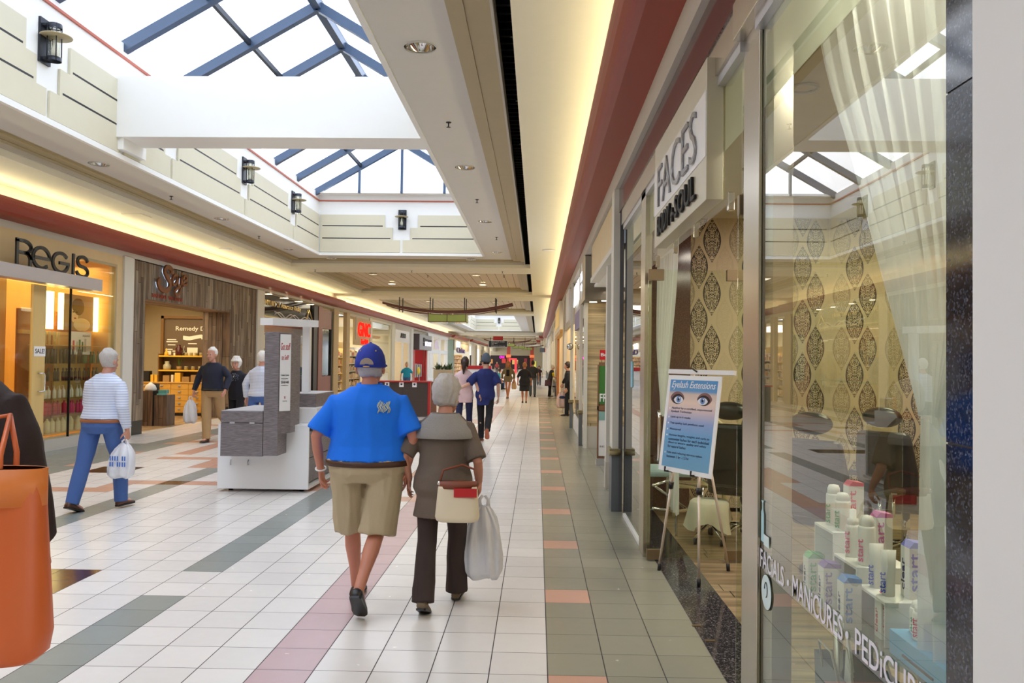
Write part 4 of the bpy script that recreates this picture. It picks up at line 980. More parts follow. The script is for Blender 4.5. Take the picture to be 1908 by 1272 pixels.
# --- vitamin shop
gn = thing('vitamin_shopfront', 'cream glass shopfront of the vitamin shop under a red lit sign', 'shopfront', (XL, 42, 0))
B('header', M_pillar, gn, XL-.14, XL-.02, 36.91, 41.29, 3.60, 3.70); B('header', M_pillar, gn, XL-.14, XL-.02, 41.96, 47.69, 3.60, 3.70)
B('glass_pane', M_farglass, gn, XL-.1, XL-.08, 41.95, 47.65, .15, 3.58); B('sill', M_pillar, gn, XL-.13, XL-.02, 41.95, 47.7, 0, .15)
B('mullion', M_pillar, gn, XL-.1, XL-.04, 47.5, 47.68, .15, 3.6)
gs = thing('lit_shop_sign', 'tan hanging sign with three large red glowing letters', 'shop sign', (XL+.1, 39.5, 2.1))
B('backing', M_beige, gs, XL-.02, XL+.04, 37.7, 41.6, 2.3, 3.58); m = MB(); m.box(XL+.04, XL+.07, 38.0, 38.08, 2.55, 3.62); m.box(XL+.04, XL+.07, 41.3, 41.38, 2.1, 3.5); m.obj('side_bar', M_silver, gs, world=True)
M_neon = glow('red_neon', (1.0, .12, .08), 2.2)
letters('GNC', M_neon, gs, (XL+.06, 38.45, 2.72), (0, 1, 0), (0, 0, 1), 2.75, .68, .03, .01, name='lit_letters')
letters('Live Well', M_neon, gs, (XL+.06, 39.2, 2.36), (0, 1, 0), (0, 0, 1), 1.5, .25, .02, .01, name='lit_letters')
M_goods = NB('packed_goods'); v, x, y, z = M_goods.pos('World')
w_ = M_goods.white(M_goods.comb(0.0, M_goods.math('FLOOR', M_goods.math('MULTIPLY', y, 6.0)), M_goods.math('FLOOR', M_goods.math('MULTIPLY', z, 5.0))))
M_goods.done(M_goods.ramp(w_, [(0, (.85, .80, .68)), (.3, (.80, .55, .30)), (.5, (.92, .88, .80)), (.7, (.45, .30, .22)), (.85, (.30, .42, .40)), (1, (.75, .25, .20))]), .5); M_goods = M_goods.m
def rack(x0, x1, y0, y1, z1, label, n=5, mm=None, fr=None, seed=1):
    """shop shelf unit: frame, boards and rows of goods of uneven height"""
    t = thing('display_rack', label, 'shelving', ((x0+x1)/2, (y0+y1)/2, 0)); r = random.Random(seed)
    a = MB(); a.box(x0, x0+.03, y0, y1, 0, z1); a.box(x0, x1, y0, y0+.03, 0, z1); a.box(x0, x1, y1-.03, y1, 0, z1); a.obj('frame', fr or M_maple2, t, world=True)
    for i in range(n):
        z = .1+(z1-.2)*i/n; B('shelf', fr or M_maple2, t, x0, x1, y0, y1, z, z+.03)
        g = MB(); y = y0+.06
        while y < y1-.2:
            w = r.uniform(.1, .3); hh = (z1-.2)/n*r.uniform(.5, .85); g.box(x0+.08, x1-.04, y, y+w, z+.031, z+.03+hh); y += w+.02
        o = g.obj('packed_goods', mm or M_goods, t, world=True); o['kind'] = 'stuff'
    return t
rack(-10.2, -9.8, 37.2, 41.2, 2.2, 'wall of shelves with packaged goods at the left of the vitamin shop')
rack(-10.6, -10.2, 42.0, 47.2, 2.3, 'glass-fronted shelf wall behind the vitamin shop window', fr=M_silver, seed=2)
rack(-9.3, -9.0, 43.5, 45.0, 1.4, 'low white product rack in front of the vitamin shelves', 4, fr=M_white, seed=3)
tag(MB().box(-9.45, -9.4, 37.6, 41.0, 2.15, 2.45).obj('shelf_valance', M_maple2), 'cream valance over the vitamin shop shelves', 'valance')
tag(MB().box(-9.2, -9.15, 38.7, 38.85, .2, 1.7).obj('light_column', glow('white_column', (1, .97, .9), 2.0)), 'thin glowing white upright inside the vitamin shop', 'light')

# --- shoe shop and following fronts
al = thing('shoe_shopfront', 'grey framed shoe shop front with white fascia and black letters', 'shopfront', (XL, 52, 0))
B('fascia', M_whitegloss, al, XL-.06, XL+.02, 48.9, 54.2, 2.70, 3.45); m = MB(); m.box(XL-.12, XL-.02, 48.75, 55, 3.45, 3.7); m.box(XL-.12, XL-.02, 54.4, 55, 0, 3.45); m.obj('grey_frame', M_band, al, world=True)
letters('ALDO', M_ink, al, (XL+.03, 50.6, 2.98), (0, 1, 0), (0, 0, 1), 2.0, .30, .02, .02, name='sign_lettering')
B('mullion', M_silver, al, XL-.3, XL-.2, 53.0, 53.2, 0, 2.7)
nx = thing('projecting_shop_sign', 'dark grey box sign with black and lit letters over the red-framed shop', 'shop sign', (XL+.2, 59.5, 2.3))
B('box', mat('charcoal_sign_box', (.30, .27, .30), .5), nx, XL-.05, XL+.36, 56.4, 63.0, 2.32, 3.42); B('face', mat('grey_sign_face', (.60, .60, .60), .45), nx, XL+.36, XL+.38, 56.5, 62.9, 2.34, 3.40)
m = MB(); m.box(XL+.38, XL+.42, 58.2, 59.0, 2.9, 3.2); m.box(XL+.38, XL+.42, 59.0, 62.7, 2.95, 3.12); m.box(XL+.38, XL+.42, 58.2, 58.9, 2.62, 2.85); m.obj('raised_block', M_ink, nx, world=True)
letters('THE RUN', glow('lit_white_letters', (.95, .93, 1), 1.4), nx, (XL+.41, 59.1, 2.62), (0, 1, 0), (0, 0, 1), 3.4, .34, .02, .03, name='lit_letters') if False else letters('FOOT', glow('lit_white_letters', (.95, .93, 1), 1.4), nx, (XL+.41, 59.1, 2.62), (0, 1, 0), (0, 0, 1), 3.4, .34, .02, .03, name='lit_letters')
rf = thing('red_door_frame', 'tall red frame round the entrance below the charcoal box sign', 'shopfront', (XL, 59, 0))
M_sred = mat('signal_red_paint', (.70, .10, .12), .4)
B('post', M_sred, rf, XL-.1, XL+.03, 56.1, 56.7, 0, 2.32); B('post', M_sred, rf, XL-.1, XL+.03, 62.4, 63.0, 0, 2.32); B('post', M_pillar, rf, XL-.1, XL+.05, 63.0, 63.45, 0, 3.5)
tag(MB().box(-10.4, -8.62, 62.25, 62.35, 0, 3.2).obj('feature_wall', mat('crimson_wall', (.62, .06, .12), .6)), 'crimson feature wall inside the red-framed shop', 'wall')
rk = thing('clothes_rack', 'chrome rail of grey garments just inside the red-framed shop', 'clothes rack', (-8.9, 60, 0))
m = MB(); m.tube([(-8.9, 58, 0), (-8.9, 58, 1.3), (-8.9, 62, 1.3), (-8.9, 62, 0)], .02, 6); m.obj('rail', M_chrome, rk, world=True)
for k in range(12): B('garment', [M_dark, M_silver, M_band][k % 3], rk, -9.1, -8.7, 58.2+k*.31, 58.2+k*.31+.1, .35, 1.27)
ml = thing('balloon_stand', 'yellow and red round display on the floor by the red-framed shop', 'display', (-8.3, 57.4, .0)); m = MB(); m.ball((-8.3, 57.4, .85), (.1, .3, .28), 10); m.obj('disc', mat('yellow_disc', (.92, .82, .15), .5), ml, world=True); m = MB(); m.lathe([(.2, 0), (.2, .02), (.02, .04), (.02, .6)], (-8.3, 57.4, 0), 10); m.obj('stand', M_dark, ml, world=True)
wf = thing('white_grid_shopfront', 'white framed glass shopfront with a pink and white figure sign in its transom', 'shopfront', (XL, 70, 0))
m = MB()
for y in (63.75, 65.2, 66.4, 70.9, 71.5, 75.9, 77.2): m.box(XL-.1, XL+.04, y-.22, y+.22, 0, 3.55)
for z0, z1 in ((2.15, 2.45), (3.5, 3.72), (0, .15)): m.box(XL-.1, XL+.03, 63.53, 77.4, z0, z1)
m.obj('frame', M_white, wf, world=True)
B('door_gap', M_cream2, wf, XL-.5, XL-.45, 66.8, 70.8, 0, 2.1)
m = MB(); m.prism([(67.2, 2.55), (70.2, 2.5), (69.9, 2.9), (68.8, 3.35), (67.6, 3.2), (67.1, 2.9)], 'X', XL+.04, XL+.08); m.obj('figure_sign', mat('pink_white_figure', (.90, .84, .92), .5, var=.3, scale=6), wf, world=True)
B('teal_banner', mat('teal_banner', (.55, .72, .72), .6, var=.2), wf, XL-.4, XL-.36, 66.8, 68.2, 0, 2.0)
rack(-10.6, -10.2, 64, 76, 2.0, 'far shelf wall with goods behind the white grid shopfront', 4, seed=5)
struct('wall_left_end', MB().box(-14, XL-.1, 77.9, 78.1, 0, 4.0), M_cream)
# block stepping forward past the end of the row
struct('wall_left_far', MB().box(-8.8, -8.1, 79.6, 79.8, 0, 3.6), mat('sage_teal_wall', (.62, .68, .62), .6, var=.1, scale=1.5))
struct('wall_left_far', MB().box(-8.15, -8.05, 79.6, 96, 2.6, 3.6), M_beige)
struct('wall_left_far', MB().box(-8.05, -7.75, 100, 136, 0, 3.6), M_pillar)
struct('wall_left_far', MB().box(-14, -8.0, 97, 97.2, 0, 4.2), M_cream)
struct('wall_left_far_upper', MB().box(-9.0, -8.7, 79.6, 175, 3.4, 5.7), M_cream)
cornice(-8.4, 1, 79.8, 97, 63, .4); cornice(-8.05, 1, 97.2, 137, 64, .4); cornice(0.62, -1, 80.2, 90, 65, .5); cornice(.35, -1, 97, 110, 66, .5)
t = thing('accessories_sign', 'purple letters of the small accessories shop in the distance', 'shop sign', (-8.0, 84, 2.7)); letters('Claire', mat('purple_letters', (.25, .18, .45), .5), t, (-8.02, 81.5, 2.35), (0, 1, 0), (0, 0, 1), 9, .6, .05, .02)
rack(-9.3, -8.6, 80.5, 94, 2.2, 'crowded warm-coloured accessory wall under the purple letters', 5, seed=8)
B('panel', M_cool, thing('white_lit_sign', 'small white lit sign above the accessory shop', 'shop sign', (-7.9, 82, 2.8)), -7.95, -7.85, 81, 83.5, 2.9, 3.45)
shoplight(-8.2, 88, 3.3, 2, 14, 160)
for k, y in enumerate((103, 109, 116, 123, 130)): B('shaft', M_band, thing('facade_pilaster', 'grey pilaster of the distant pale facade', 'pilaster', (-7.7, y, 0), group='pilasters of the distant facade'), -7.745, -7.6, y, y+1.0, 0, 3.5)
for k, y in enumerate((105, 112, 119)): B('panel', M_farglass if k else M_cool, thing('facade_window', 'narrow window of the distant pale facade', 'window', (-7.7, y, 1), group='windows of the distant facade'), -7.74, -7.70, y, y+3, 1.0, 3.0)
# ------------------------------------------------------------ right side: beauty salon
GXW = 0.96
def wallpaper():
    n = NB('damask_wallpaper'); v, x, y, z = n.pos('World'); CW, PZ, HW, HH = 0.150, 0.62, 0.112, 0.265
    tot = None; tone = None
    c0 = n.math('FLOOR', n.math('DIVIDE', x, CW))
    dark = None; mid = None
    for k in (-1, 0, 1):
        c = n.math('ADD', c0, float(k))
        cx = n.math('MULTIPLY', n.math('ADD', c, 0.5), CW); dx = n.math('ABSOLUTE', n.math('SUBTRACT', x, cx))
        par = n.math('MULTIPLY', n.math('MODULO', n.math('ADD', c, 1000.0), 2.0), 0.5)
        dz = n.math('MULTIPLY', n.math('SUBTRACT', n.math('FRACT', n.math('ADD', n.math('DIVIDE', z, PZ), par)), 0.5), PZ)
        az = n.math('ABSOLUTE', dz)
        w = n.math('MULTIPLY', n.math('POWER', n.math('MAXIMUM', n.math('COSINE', n.math('MULTIPLY', n.math('MINIMUM', n.math('DIVIDE', az, HH), 1.0), PI/2)), 0.0), 1.15), HW*0.92)
        ins = n.math('LESS_THAN', dx, w)
        r = n.math('SQRT', n.math('ADD', n.math('MULTIPLY', dx, dx), n.math('MULTIPLY', n.math('MULTIPLY', dz, dz), 0.35)))
        sv = n.comb(n.math('MULTIPLY', dx, 1.0), dz, n.math('MULTIPLY', par, 0.0))
        nz1 = n.noise(sv, 42.0, 1)
        a = n.math('SINE', n.math('MULTIPLY', nz1, 24.0)); b = n.math('SINE', n.math('ADD', n.math('MULTIPLY', dx, 300.0), n.math('MULTIPLY', az, 110.0)))
        e = n.math('SINE', n.math('SUBTRACT', n.math('MULTIPLY', az, 240.0), n.math('MULTIPLY', dx, 170.0)))
        rim = n.math('GREATER_THAN', n.math('DIVIDE', dx, n.math('MAXIMUM', w, 0.001)), 0.86)
        p = n.math('GREATER_THAN', n.math('ADD', n.math('ADD', a, n.math('MULTIPLY', b, 0.25)), n.math('MULTIPLY', e, 0.2)), -0.05)
        p = n.math('MAXIMUM', p, rim)
        q = n.math('MULTIPLY', ins, p)
        m3 = n.math('MODULO', n.math('ADD', c, 999.0), 4.0)
        isd = n.math('MAXIMUM', n.math('LESS_THAN', m3, 0.5), n.math('GREATER_THAN', m3, 2.5)); ism = n.math('MULTIPLY', n.math('GREATER_THAN', m3, 1.5), n.math('LESS_THAN', m3, 2.5))
        wgt = n.math('ADD', n.math('MULTIPLY', isd, 1.0), n.math('ADD', n.math('MULTIPLY', ism, 0.38), 0.0))
        wgt = n.math('MINIMUM', n.math('ADD', wgt, 0.10), 1.0)
        q = n.math('MULTIPLY', q, wgt)
        tot = q if tot is None else n.math('MAXIMUM', tot, q)
    base = n.mix(n.noise(v, 260.0, 2), (0.80, 0.72, 0.60), (0.86, 0.79, 0.67))
    n.done(n.mix(tot, base, (0.17, 0.13, 0.11)), 0.5)
    return n.m
M_wallp = wallpaper()
struct('wall_salon_back', MB().box(1.75, 5.2, 9.6, 9.7, 0, 3.4), M_wallp)
struct('wall_salon_back', MB().box(1.05, 1.75, 9.45, 9.7, 0, 3.4), M_granite3)
struct('wall_salon_side', MB().box(5.1, 5.2, 1.0, 9.6, 0, 3.4), mat('salon_olive_wall', (.76, .70, .56), .6))
struct('wall_salon_near', MB().box(1.1, 5.2, 1.0, 1.1, 0, 3.4), mat('salon_olive_wall', (.76, .70, .56), .6))
struct('ceiling', MB().box(1.0, 5.2, 1.0, 9.7, 3.36, 3.44), mat('salon_ceiling_paint', (.84, .80, .68), .7))
struct('ceiling', MB().box(0.97, 5.2, -12, 1.0, 3.36, 3.44), M_white)
G3 = 'lit recessed lights of the beauty salon'
for x, y, l in ((1.60, 5.0, 'lit recessed light just inside the salon window, nearest'), (1.62, 5.8, 'lit recessed light behind the steel column of the salon'), (1.60, 7.5, 'lit recessed light farther inside the salon')):
    downlight(x, y, 3.355, .085, True, l, G3)
for x, y in ((2.8, 3.2), (2.6, 6.2), (3.6, 8.2)): area('salon_ceiling_light', (x, y, 3.3), .8, 44, (1, .90, .76))
area('window_display_fill', (1.35, 2.5, 3.2), .3, 20, (1, .93, .82))  # added fill lamp to brighten the table goods, not a salon fixture

ssf = thing('salon_shopfront', 'steel and glass front of the beauty salon with granite band above', 'shopfront', (GXW, 5.5, 0))
B('granite_band', M_granite3, ssf, .90, .965, 1.8, 9.2, 3.34, 3.61)
B('steel_header', M_steel, ssf, .89, .99, 1.9, 3.80, 3.17, 3.34, bevel=.003); B('steel_header', M_steel, ssf, .91, .99, 3.80, 9.0, 3.17, 3.34)
B('frame_rail', M_silver, ssf, .925, .975, 1.9, 3.54, 3.12, 3.17); B('frame_rail', M_silver, ssf, .925, .975, 3.80, 8.97, 3.12, 3.17)
def pane(n, y0, y1, z0, z1, m=None):
    b = MB(); b.quad((GXW, y0, z0), (GXW, y1, z0), (GXW, y1, z1), (GXW, y0, z1)); return b.obj(n, m or M_glass, ssf, world=True)
pane('window_pane', 1.9, 3.54, .06, 3.12); pane('transom_pane', 3.80, 7.12, 2.48, 3.12); pane('window_pane', 7.40, 8.97, .04, 3.12)
def film(y0, y1):
    b = MB(); b.quad((GXW+.006, y0, 2.78), (GXW+.006, y1, 2.78), (GXW+.006, y1, 3.12), (GXW+.006, y0, 3.12)); return b.obj('frosted_film', M_frost, ssf, world=True)
film(1.9, 3.54); film(3.80, 7.12); film(7.40, 8.97)
c = thing('steel_column', 'brushed stainless steel column beside the big salon window', 'column', (.94, 3.5, 0))
MB().box(.945, .959, 3.54, 3.80, 0, 3.17).obj('outer_stile', M_steel, c, world=True, bevel=.002)
MB().box(.967, 1.05, 3.40, 3.80, 0, 3.17).obj('inner_stile', M_steel, c, world=True, bevel=.002)
c = thing('steel_column', 'slim stainless stile left of the glass door', 'column', (.94, 7.25, 0)); MB().box(.925, .985, 7.12, 7.40, 0, 3.17).obj('shaft', M_steel, c, world=True, bevel=.002)
c = thing('granite_column', 'glossy speckled granite column at the right of the salon window', 'column', (1.0, 1.83, 0)); 
m = MB()
for z0, z1 in ((0, .72), (.725, 1.50), (1.505, 2.3), (2.305, 3.17)): m.box(.935, 1.15, 1.755, 1.90, z0, z1)
m.obj('shaft', M_granite2, c, world=True); m = MB(); m.box(.938, 1.147, 1.76, 1.898, 0, 3.17); m.obj('joint', M_kick, c, world=True)
c = thing('granite_column', 'narrow speckled granite column at the far end of the salon', 'column', (1.0, 9.1, 0)); MB().box(.975, 1.1, 8.97, 9.20, 0, 3.4).obj('shaft', M_granite2, c, world=True)
c = thing('white_pier', 'plain white pier filling the right edge of the view', 'pier', (1.05, 1.4, 0)); MB().box(.915, 1.3, .7, 1.752, 0, 3.7).obj('shaft', M_white, c, world=True, bevel=.006)
c = thing('base_rail', 'white base rail under the small salon window', 'rail', (.96, 8.2, 0)); MB().box(.945, .975, 7.40, 8.97, 0, .035).obj('rail', M_white, c, world=True)
c = thing('base_rail', 'steel base rail under the big salon window', 'rail', (.96, 2.6, 0)); MB().box(.94, .98, 1.9, 3.385, 0, .06).obj('rail', M_steel, c, world=True)
# sign box
sb = thing('box_sign', 'projecting box sign with silver letters on white above smaller black letters', 'shop sign', (.91, 5.2, 2.52))
M_satin = mat('champagne_satin_metal', (.80, .77, .69), .35, .35, var=.05)
B('housing', M_satin, sb, .868, .956, 4.27, 6.15, 2.525, 3.27, bevel=.002)
m = MB(); m.quad((.8665, 4.27, 2.76), (.8665, 6.14, 2.76), (.8665, 6.14, 3.10), (.8665, 4.27, 3.10)); m = MB().box(.864, .868, 4.275, 6.14, 2.755, 3.10); m.obj('white_face', M_whitegloss, sb, world=True)
M_silverl = mat('silver_letter', (.60, .60, .62), .25, .7)
letters('FACES', M_silverl, sb, (.858, 5.92, 2.79), (0, -1, 0), (0, 0, 1), 1.42, .285, .007, -.012, name='silver_lettering')
for w3, y3, l3, h3 in (('BODY', 5.92, .55, .14), ('+', 5.33, .11, .09), ('SOUL', 5.18, .66, .14)): letters(w3, M_ink, sb, (.858, y3, 2.58), (0, -1, 0), (0, 0, 1), l3, h3, .008, .012, name='black_lettering')
for y in (4.1, 5.0, 5.75, 6.6): B('glass_clip', M_chrome, sb, .945, .975, y, y+.035, 2.44, 2.53, bevel=.003)
# glass doors standing open
def leaf(label, Y, x0, x1, hx):
    d = thing('glass_door', label, 'door', (x0, Y, 0))
    b = MB().box(x0, x1, Y-.005, Y+.005, .02, 2.46); b.obj('door_glass', M_doorglass, d, world=True)
    for xa, xb in ((x0, x0+.13), (x1-.16, x1)):
        for z0, z1 in ((.012, .10), (2.37, 2.465)): B('patch_fitting', mat('aged_steel_fitting', (.55, .48, .38), .3, .7), d, xa, xb, Y-.02, Y+.02, z0, z1, bevel=.003)
    m = MB()
    m.tube([(hx, Y-.01, .84), (hx, Y-.06, .86), (hx, Y-.065, .90), (hx, Y-.065, 1.20), (hx, Y-.06, 1.24), (hx, Y-.01, 1.26)], .014, 10)
    m.obj('pull_handle', M_chrome, d, world=True)
    return d
leaf('open glass door behind the easel with steel corner fittings', 7.0, .94, 1.76, 1.03)
leaf('open glass door seen almost edge-on beside the steel column', 3.86, .935, 1.70, 1.04)
ds = thing('sticker', 'small light blue notice on the small salon window', 'sticker', (.957, 8.3, 1.45)); MB().box(.953, .957, 8.25, 8.40, 1.42, 1.68).obj('sheet', mat('pale_blue_notice', (.55, .75, .85), .6), ds, world=True)
# window lettering
wl = thing('window_lettering', 'white window lettering FACIALS MANICURES PEDICURES', 'lettering', (.955, 2.8, .82))
M_decal = mat('lilac_white_vinyl', (.92, .91, .95), .6)
for body, y, w in (('FACiALS', 3.53, .33), ('MANiCURES', 3.09, .50), ('PEDiCURES', 2.49, .50)):
    letters(body, M_decal, wl, (.957, y, .817), (0, -1, 0), (0, 0, 1), w, .078, .0008, .006)
for y in (3.145, 2.555): m = MB(); m.prism([(y+.012*math.cos(a*PI/6), .85+.012*math.sin(a*PI/6)) for a in range(12)], 'X', .956, .958); m.obj('dot', M_decal, wl, world=True)
st = thing('round_sticker', 'round pale sticker with a curl on the glass beside the steel column', 'sticker', (.957, 3.43, .74))
def disc(y, z, r, x0, x1, n=28): return MB().prism([(y+r*math.cos(2*PI*a/n), z+r*math.sin(2*PI*a/n)) for a in range(n)], 'X', x0, x1)
disc(3.43, .735, .073, .9555, .958).obj('rim', M_ink, st, world=True); disc(3.43, .735, .070, .954, .9556).obj('disc', mat('pale_aqua_vinyl', (.86, .93, .93), .5), st, world=True)
m = MB(); m.tube([(.953, 3.43+.02*math.cos(a/3.), .745+.03*math.sin(a/3.)) for a in range(0, 15)], .0022, 5); m.obj('curl_mark', M_ink, st, world=True)
bd = thing('bottle_sticker', 'pale blue soap bottle decal above the round sticker', 'sticker', (.957, 3.49, 1.0)); 
m = MB(); m.prism([(3.475, .93), (3.515, .93), (3.515, 1.05), (3.50, 1.065), (3.498, 1.09), (3.512, 1.10), (3.478, 1.103), (3.49, 1.09), (3.488, 1.065), (3.475, 1.05)], 'X', .955, .957); m.obj('bottle_print', mat('aqua_vinyl', (.70, .86, .90), .5), bd, world=True)
B('caption', mat('pale_aqua_vinyl', (.86, .93, .93), .5), bd, .955, .957, 3.40, 3.475, .92, .965)

# curtains
def curtain(pts_l, pts_r, label, n=46, amp=.022, folds=9, xbase=1.08, al=.5):
    """pts: list of (y, z) edges top to bottom"""
    t = thing('sheer_curtain', label, 'curtain', (xbase, pts_l[0][0], 0))
    Lp, Rp = spline(pts_l, 8), spline(pts_r, 8); k = min(len(Lp), len(Rp)); mb = MB(); V = []
    for i in range(k):
        row_ = []
        for j in range(n+1):
            s = j/n; p = Lp[i].lerp(Rp[i], s); row_.append(mb.b.verts.new((xbase+amp*math.sin(s*folds*2*PI)+.4*amp*math.sin(s*folds*5.3+i*.1), p.x, p.y)))
        V.append(row_)
    for i in range(k-1):
        for j in range(n): mb._f([V[i][j], V[i][j+1], V[i+1][j+1], V[i+1][j]], True)
    mb.obj('cloth', sheer('sheer_white_voile', (.97, .98, .99), .55), t, world=True); return t
curtain([(3.25, 3.1), (3.10, 2.75), (2.82, 2.32), (2.55, 1.88), (2.33, 1.54)], [(1.98, 3.1), (1.98, 2.75), (1.99, 2.3), (2.02, 1.88), (2.20, 1.54)], 'sheer white curtain swept back to the right of the big salon window')
curtain([(2.30, 1.54), (2.34, 1.2), (2.36, .9)], [(2.18, 1.54), (2.05, 1.2), (2.0, .9)], 'lower tail of the sheer curtain behind the white display board', folds=4)
curtain([(8.9, 3.1), (8.92, 2.4), (8.88, 1.8), (8.5, 1.15)], [(7.6, 3.1), (7.75, 2.4), (8.05, 1.8), (8.45, 1.12)], 'sheer curtain behind the small salon window, tied back', xbase=1.30, folds=7)
curtain([(8.15, 1.12), (8.1, .7), (8.1, .28)], [(7.72, 1.12), (7.66, .7), (7.68, .25)], 'straight lower panel of the far sheer curtain', xbase=1.32, folds=4)

# display table with skincare
tb = thing('glass_display_table', 'oval glass table on steel legs inside the salon window', 'table', (1.33, 2.62, 0))
ov = [(1.33+.345*math.cos(2*PI*i/40), 2.66+.62*math.sin(2*PI*i/40)) for i in range(40)]
MB().prism(ov, 'Z', .815, .83).obj('table_top', glass('frosty_green_glass', (.72, .80, .76), 1.5, 1.0, .1, .12), tb, world=True)
ov2 = [(1.33+.30*math.cos(2*PI*i/40), 2.66+.55*math.sin(2*PI*i/40)) for i in range(40)]
MB().prism(ov2, 'Z', .30, .312).obj('lower_shelf', glass('frosty_green_glass', (.72, .80, .76), 1.5, 1.0, .1, .12), tb, world=True)
for x, y in ((1.10, 3.02), (1.28, 3.18), (1.12, 2.40), (1.22, 2.22), (1.55, 2.3), (1.56, 3.0)): MB().tube([(x, y, 0), (x, y, .815)], .017, 12).obj('leg', M_steel, tb, world=True)
M_acr = mat('white_acrylic', (.95, .95, .94), .3)
rz = thing('display_riser', 'white three-step display riser on the glass table', 'riser', (1.1, 2.8, .83))
for i, (y0, y1, z1) in enumerate(((2.93, 3.13, 1.085), (2.72, 2.93, 1.015), (2.50, 2.72, .965))):
    x0 = 1.05+.0*i; t_ = .008
    m = MB(); m.box(x0, x0+.18, y0+.002, y1-.002, z1-t_, z1); m.box(x0, x0+.18, y0+.002, y0+t_, .831, z1-t_); m.box(x0, x0+.18, y1-t_, y1-.002, .831, z1-t_); m.box(x0+.17, x0+.18, y0+t_, y1-t_, .831, z1-t_)
    m.obj('step', M_acr, rz, world=True)
def carton(label, x, y, z, w, h, colr, rz_=0.0, word=('clear', 'start')):
    t = thing('skincare_carton', label, 'box', (x, y, z), rz_); cm = mat('ink_%02d%02d%02d' % tuple(int(q*99) for q in colr), colr, .5)
    MB().box(-w/2, w/2, -w/2, w/2, 0, h).obj('carton', M_whitebox2, t, bevel=.0015)
    m = MB(); m.prism([(-w/2, 0), (w/2, 0), (w/2, .012), (-w/2+.015, .018)], 'Y', -w/2, w/2); o = m.obj('coloured_lid', cm, t); o.location = (0, 0, h)
    for face in ((-w/2-.0006, w*.38, (0, -1, 0), 'X'), ):
        mb = MB(); mb.add_mesh(text_fit(word[0], h*.62, w*.36, .0005, .01), frame_on((-w/2-.0006, w*.02, h*.14), (0, 0, 1), (0, 1, 0)))
        me = mb
        mb.obj('print', M_inkd if colr[2] > colr[0] else cm, t)
    mb = MB(); mb.add_mesh(text_fit(word[1], h*.74, w*.42, .0005, .01), frame_on((-w*.02, -w/2-.0006, h*.16), (0, 0, 1), (-1, 0, 0))); mb.obj('print', cm, t)
    return t
M_whitebox2 = mat('white_carton', (.93, .93, .92), .5); M_inkd = mat('navy_print', (.12, .13, .42), .5)
gsx = None
carton('green-topped skincare carton, leftmost on the glass table', 1.025, 3.06, .83, .060, .140, (.35, .70, .42))
carton('purple-topped skincare carton, second from left on the glass table', 1.025, 2.90, .83, .060, .145, (.50, .40, .70))
carton('blue-topped skincare carton in front of the middle riser step', 1.015, 2.69, .83, .058, .150, (.25, .52, .82))
carton('red-topped skincare carton under the lowest riser step', 1.095, 2.60, .83, .052, .118, (.80, .25, .30))
carton('small teal-topped carton tucked under the middle riser step', 1.10, 2.82, .83, .045, .12, (.20, .62, .60))
carton('red-topped carton standing at the back of the highest riser step', 1.165, 3.05, 1.085, .055, .150, (.88, .35, .45))
carton('pink-printed carton at the back of the middle riser step', 1.17, 2.82, 1.015, .055, .150, (.75, .30, .60))
carton('large violet-topped carton on the lowest riser step', 1.17, 2.57, .965, .062, .155, (.45, .45, .78))
def bottle(label, x, y, z, kind, h, colr, word='start'):
    t = thing('skincare_bottle', label, 'bottle', (x, y, z)); cm = mat('ink_%02d%02d%02d' % tuple(int(q*99) for q in colr), colr, .5)
    if kind == 'tube':
        m = MB(); m.loft([[Vector((r*math.cos(2*PI*k/16), q*math.sin(2*PI*k/16), zz)) for k in range(16)] for r, q, zz in ((.019, .019, 0), (.019, .019, h*.2), (.022, .014, h*.7), (.024, .002, h))]); m.obj('body', M_whitebox2, t)
        R0 = .021
    elif kind == 'spray':
        m = MB(); m.lathe([(.001, 0), (.024, 0), (.025, .004), (.025, h*.6), (.022, h*.66)], n=18); m.obj('body', M_whitebox2, t)
        m = MB(); m.lathe([(.019, h*.66), (.019, h*.78), (.011, h*.80), (.011, h*.97), (.001, h)], n=16); m.obj('spray_cap', M_acr, t); R0 = .025
    else:
        m = MB(); m.lathe([(.001, 0), (.026, 0), (.027, .004), (.027, h*.74), (.025, h*.78)], n=18); m.obj('body', M_whitebox2, t)
        m = MB(); m.lathe([(.023, h*.78), (.022, h*.9), (.017, h*.98), (.001, h)], n=18); m.obj('clear_cap', M_acr, t); R0 = .027
    mb = MB(); mb.add_mesh(text_fit(word, h*.45, .018, .0005, .01), frame_on((-R0*.74, -R0*.76, h*.08), (0, 0, 1), (-.7, .7, 0))); mb.obj('print', cm, t)
    return t
bottle('white bottle with green print at the front of the highest riser step', 1.10, 2.98, 1.085, 'cap', .135, (.30, .70, .50))
bottle('white capped bottle behind the green printed one on the highest riser step', 1.10, 3.07, 1.085, 'cap', .150, (.30, .70, .50))
bottle('pink-printed spray bottle on the middle riser step, left', 1.10, 2.885, 1.015, 'spray', .165, (.85, .25, .50))
bottle('pink-printed bottle with clear cap on the middle riser step, right', 1.10, 2.765, 1.015, 'cap', .165, (.85, .20, .50))
bottle('blue-printed squeeze tube on the lowest riser step, left', 1.095, 2.675, .965, 'tube', .14, (.25, .35, .80))
bottle('blue-printed squeeze tube on the lowest riser step, right', 1.095, 2.585, .965, 'tube', .14, (.25, .35, .80))
tr = thing('blue_display_tray', 'light blue cardboard tray of sample bottles at the right of the glass table', 'display tray', (1.15, 2.35, .83))
M_sky = mat('sky_blue_card', (.45, .70, .88), .5)
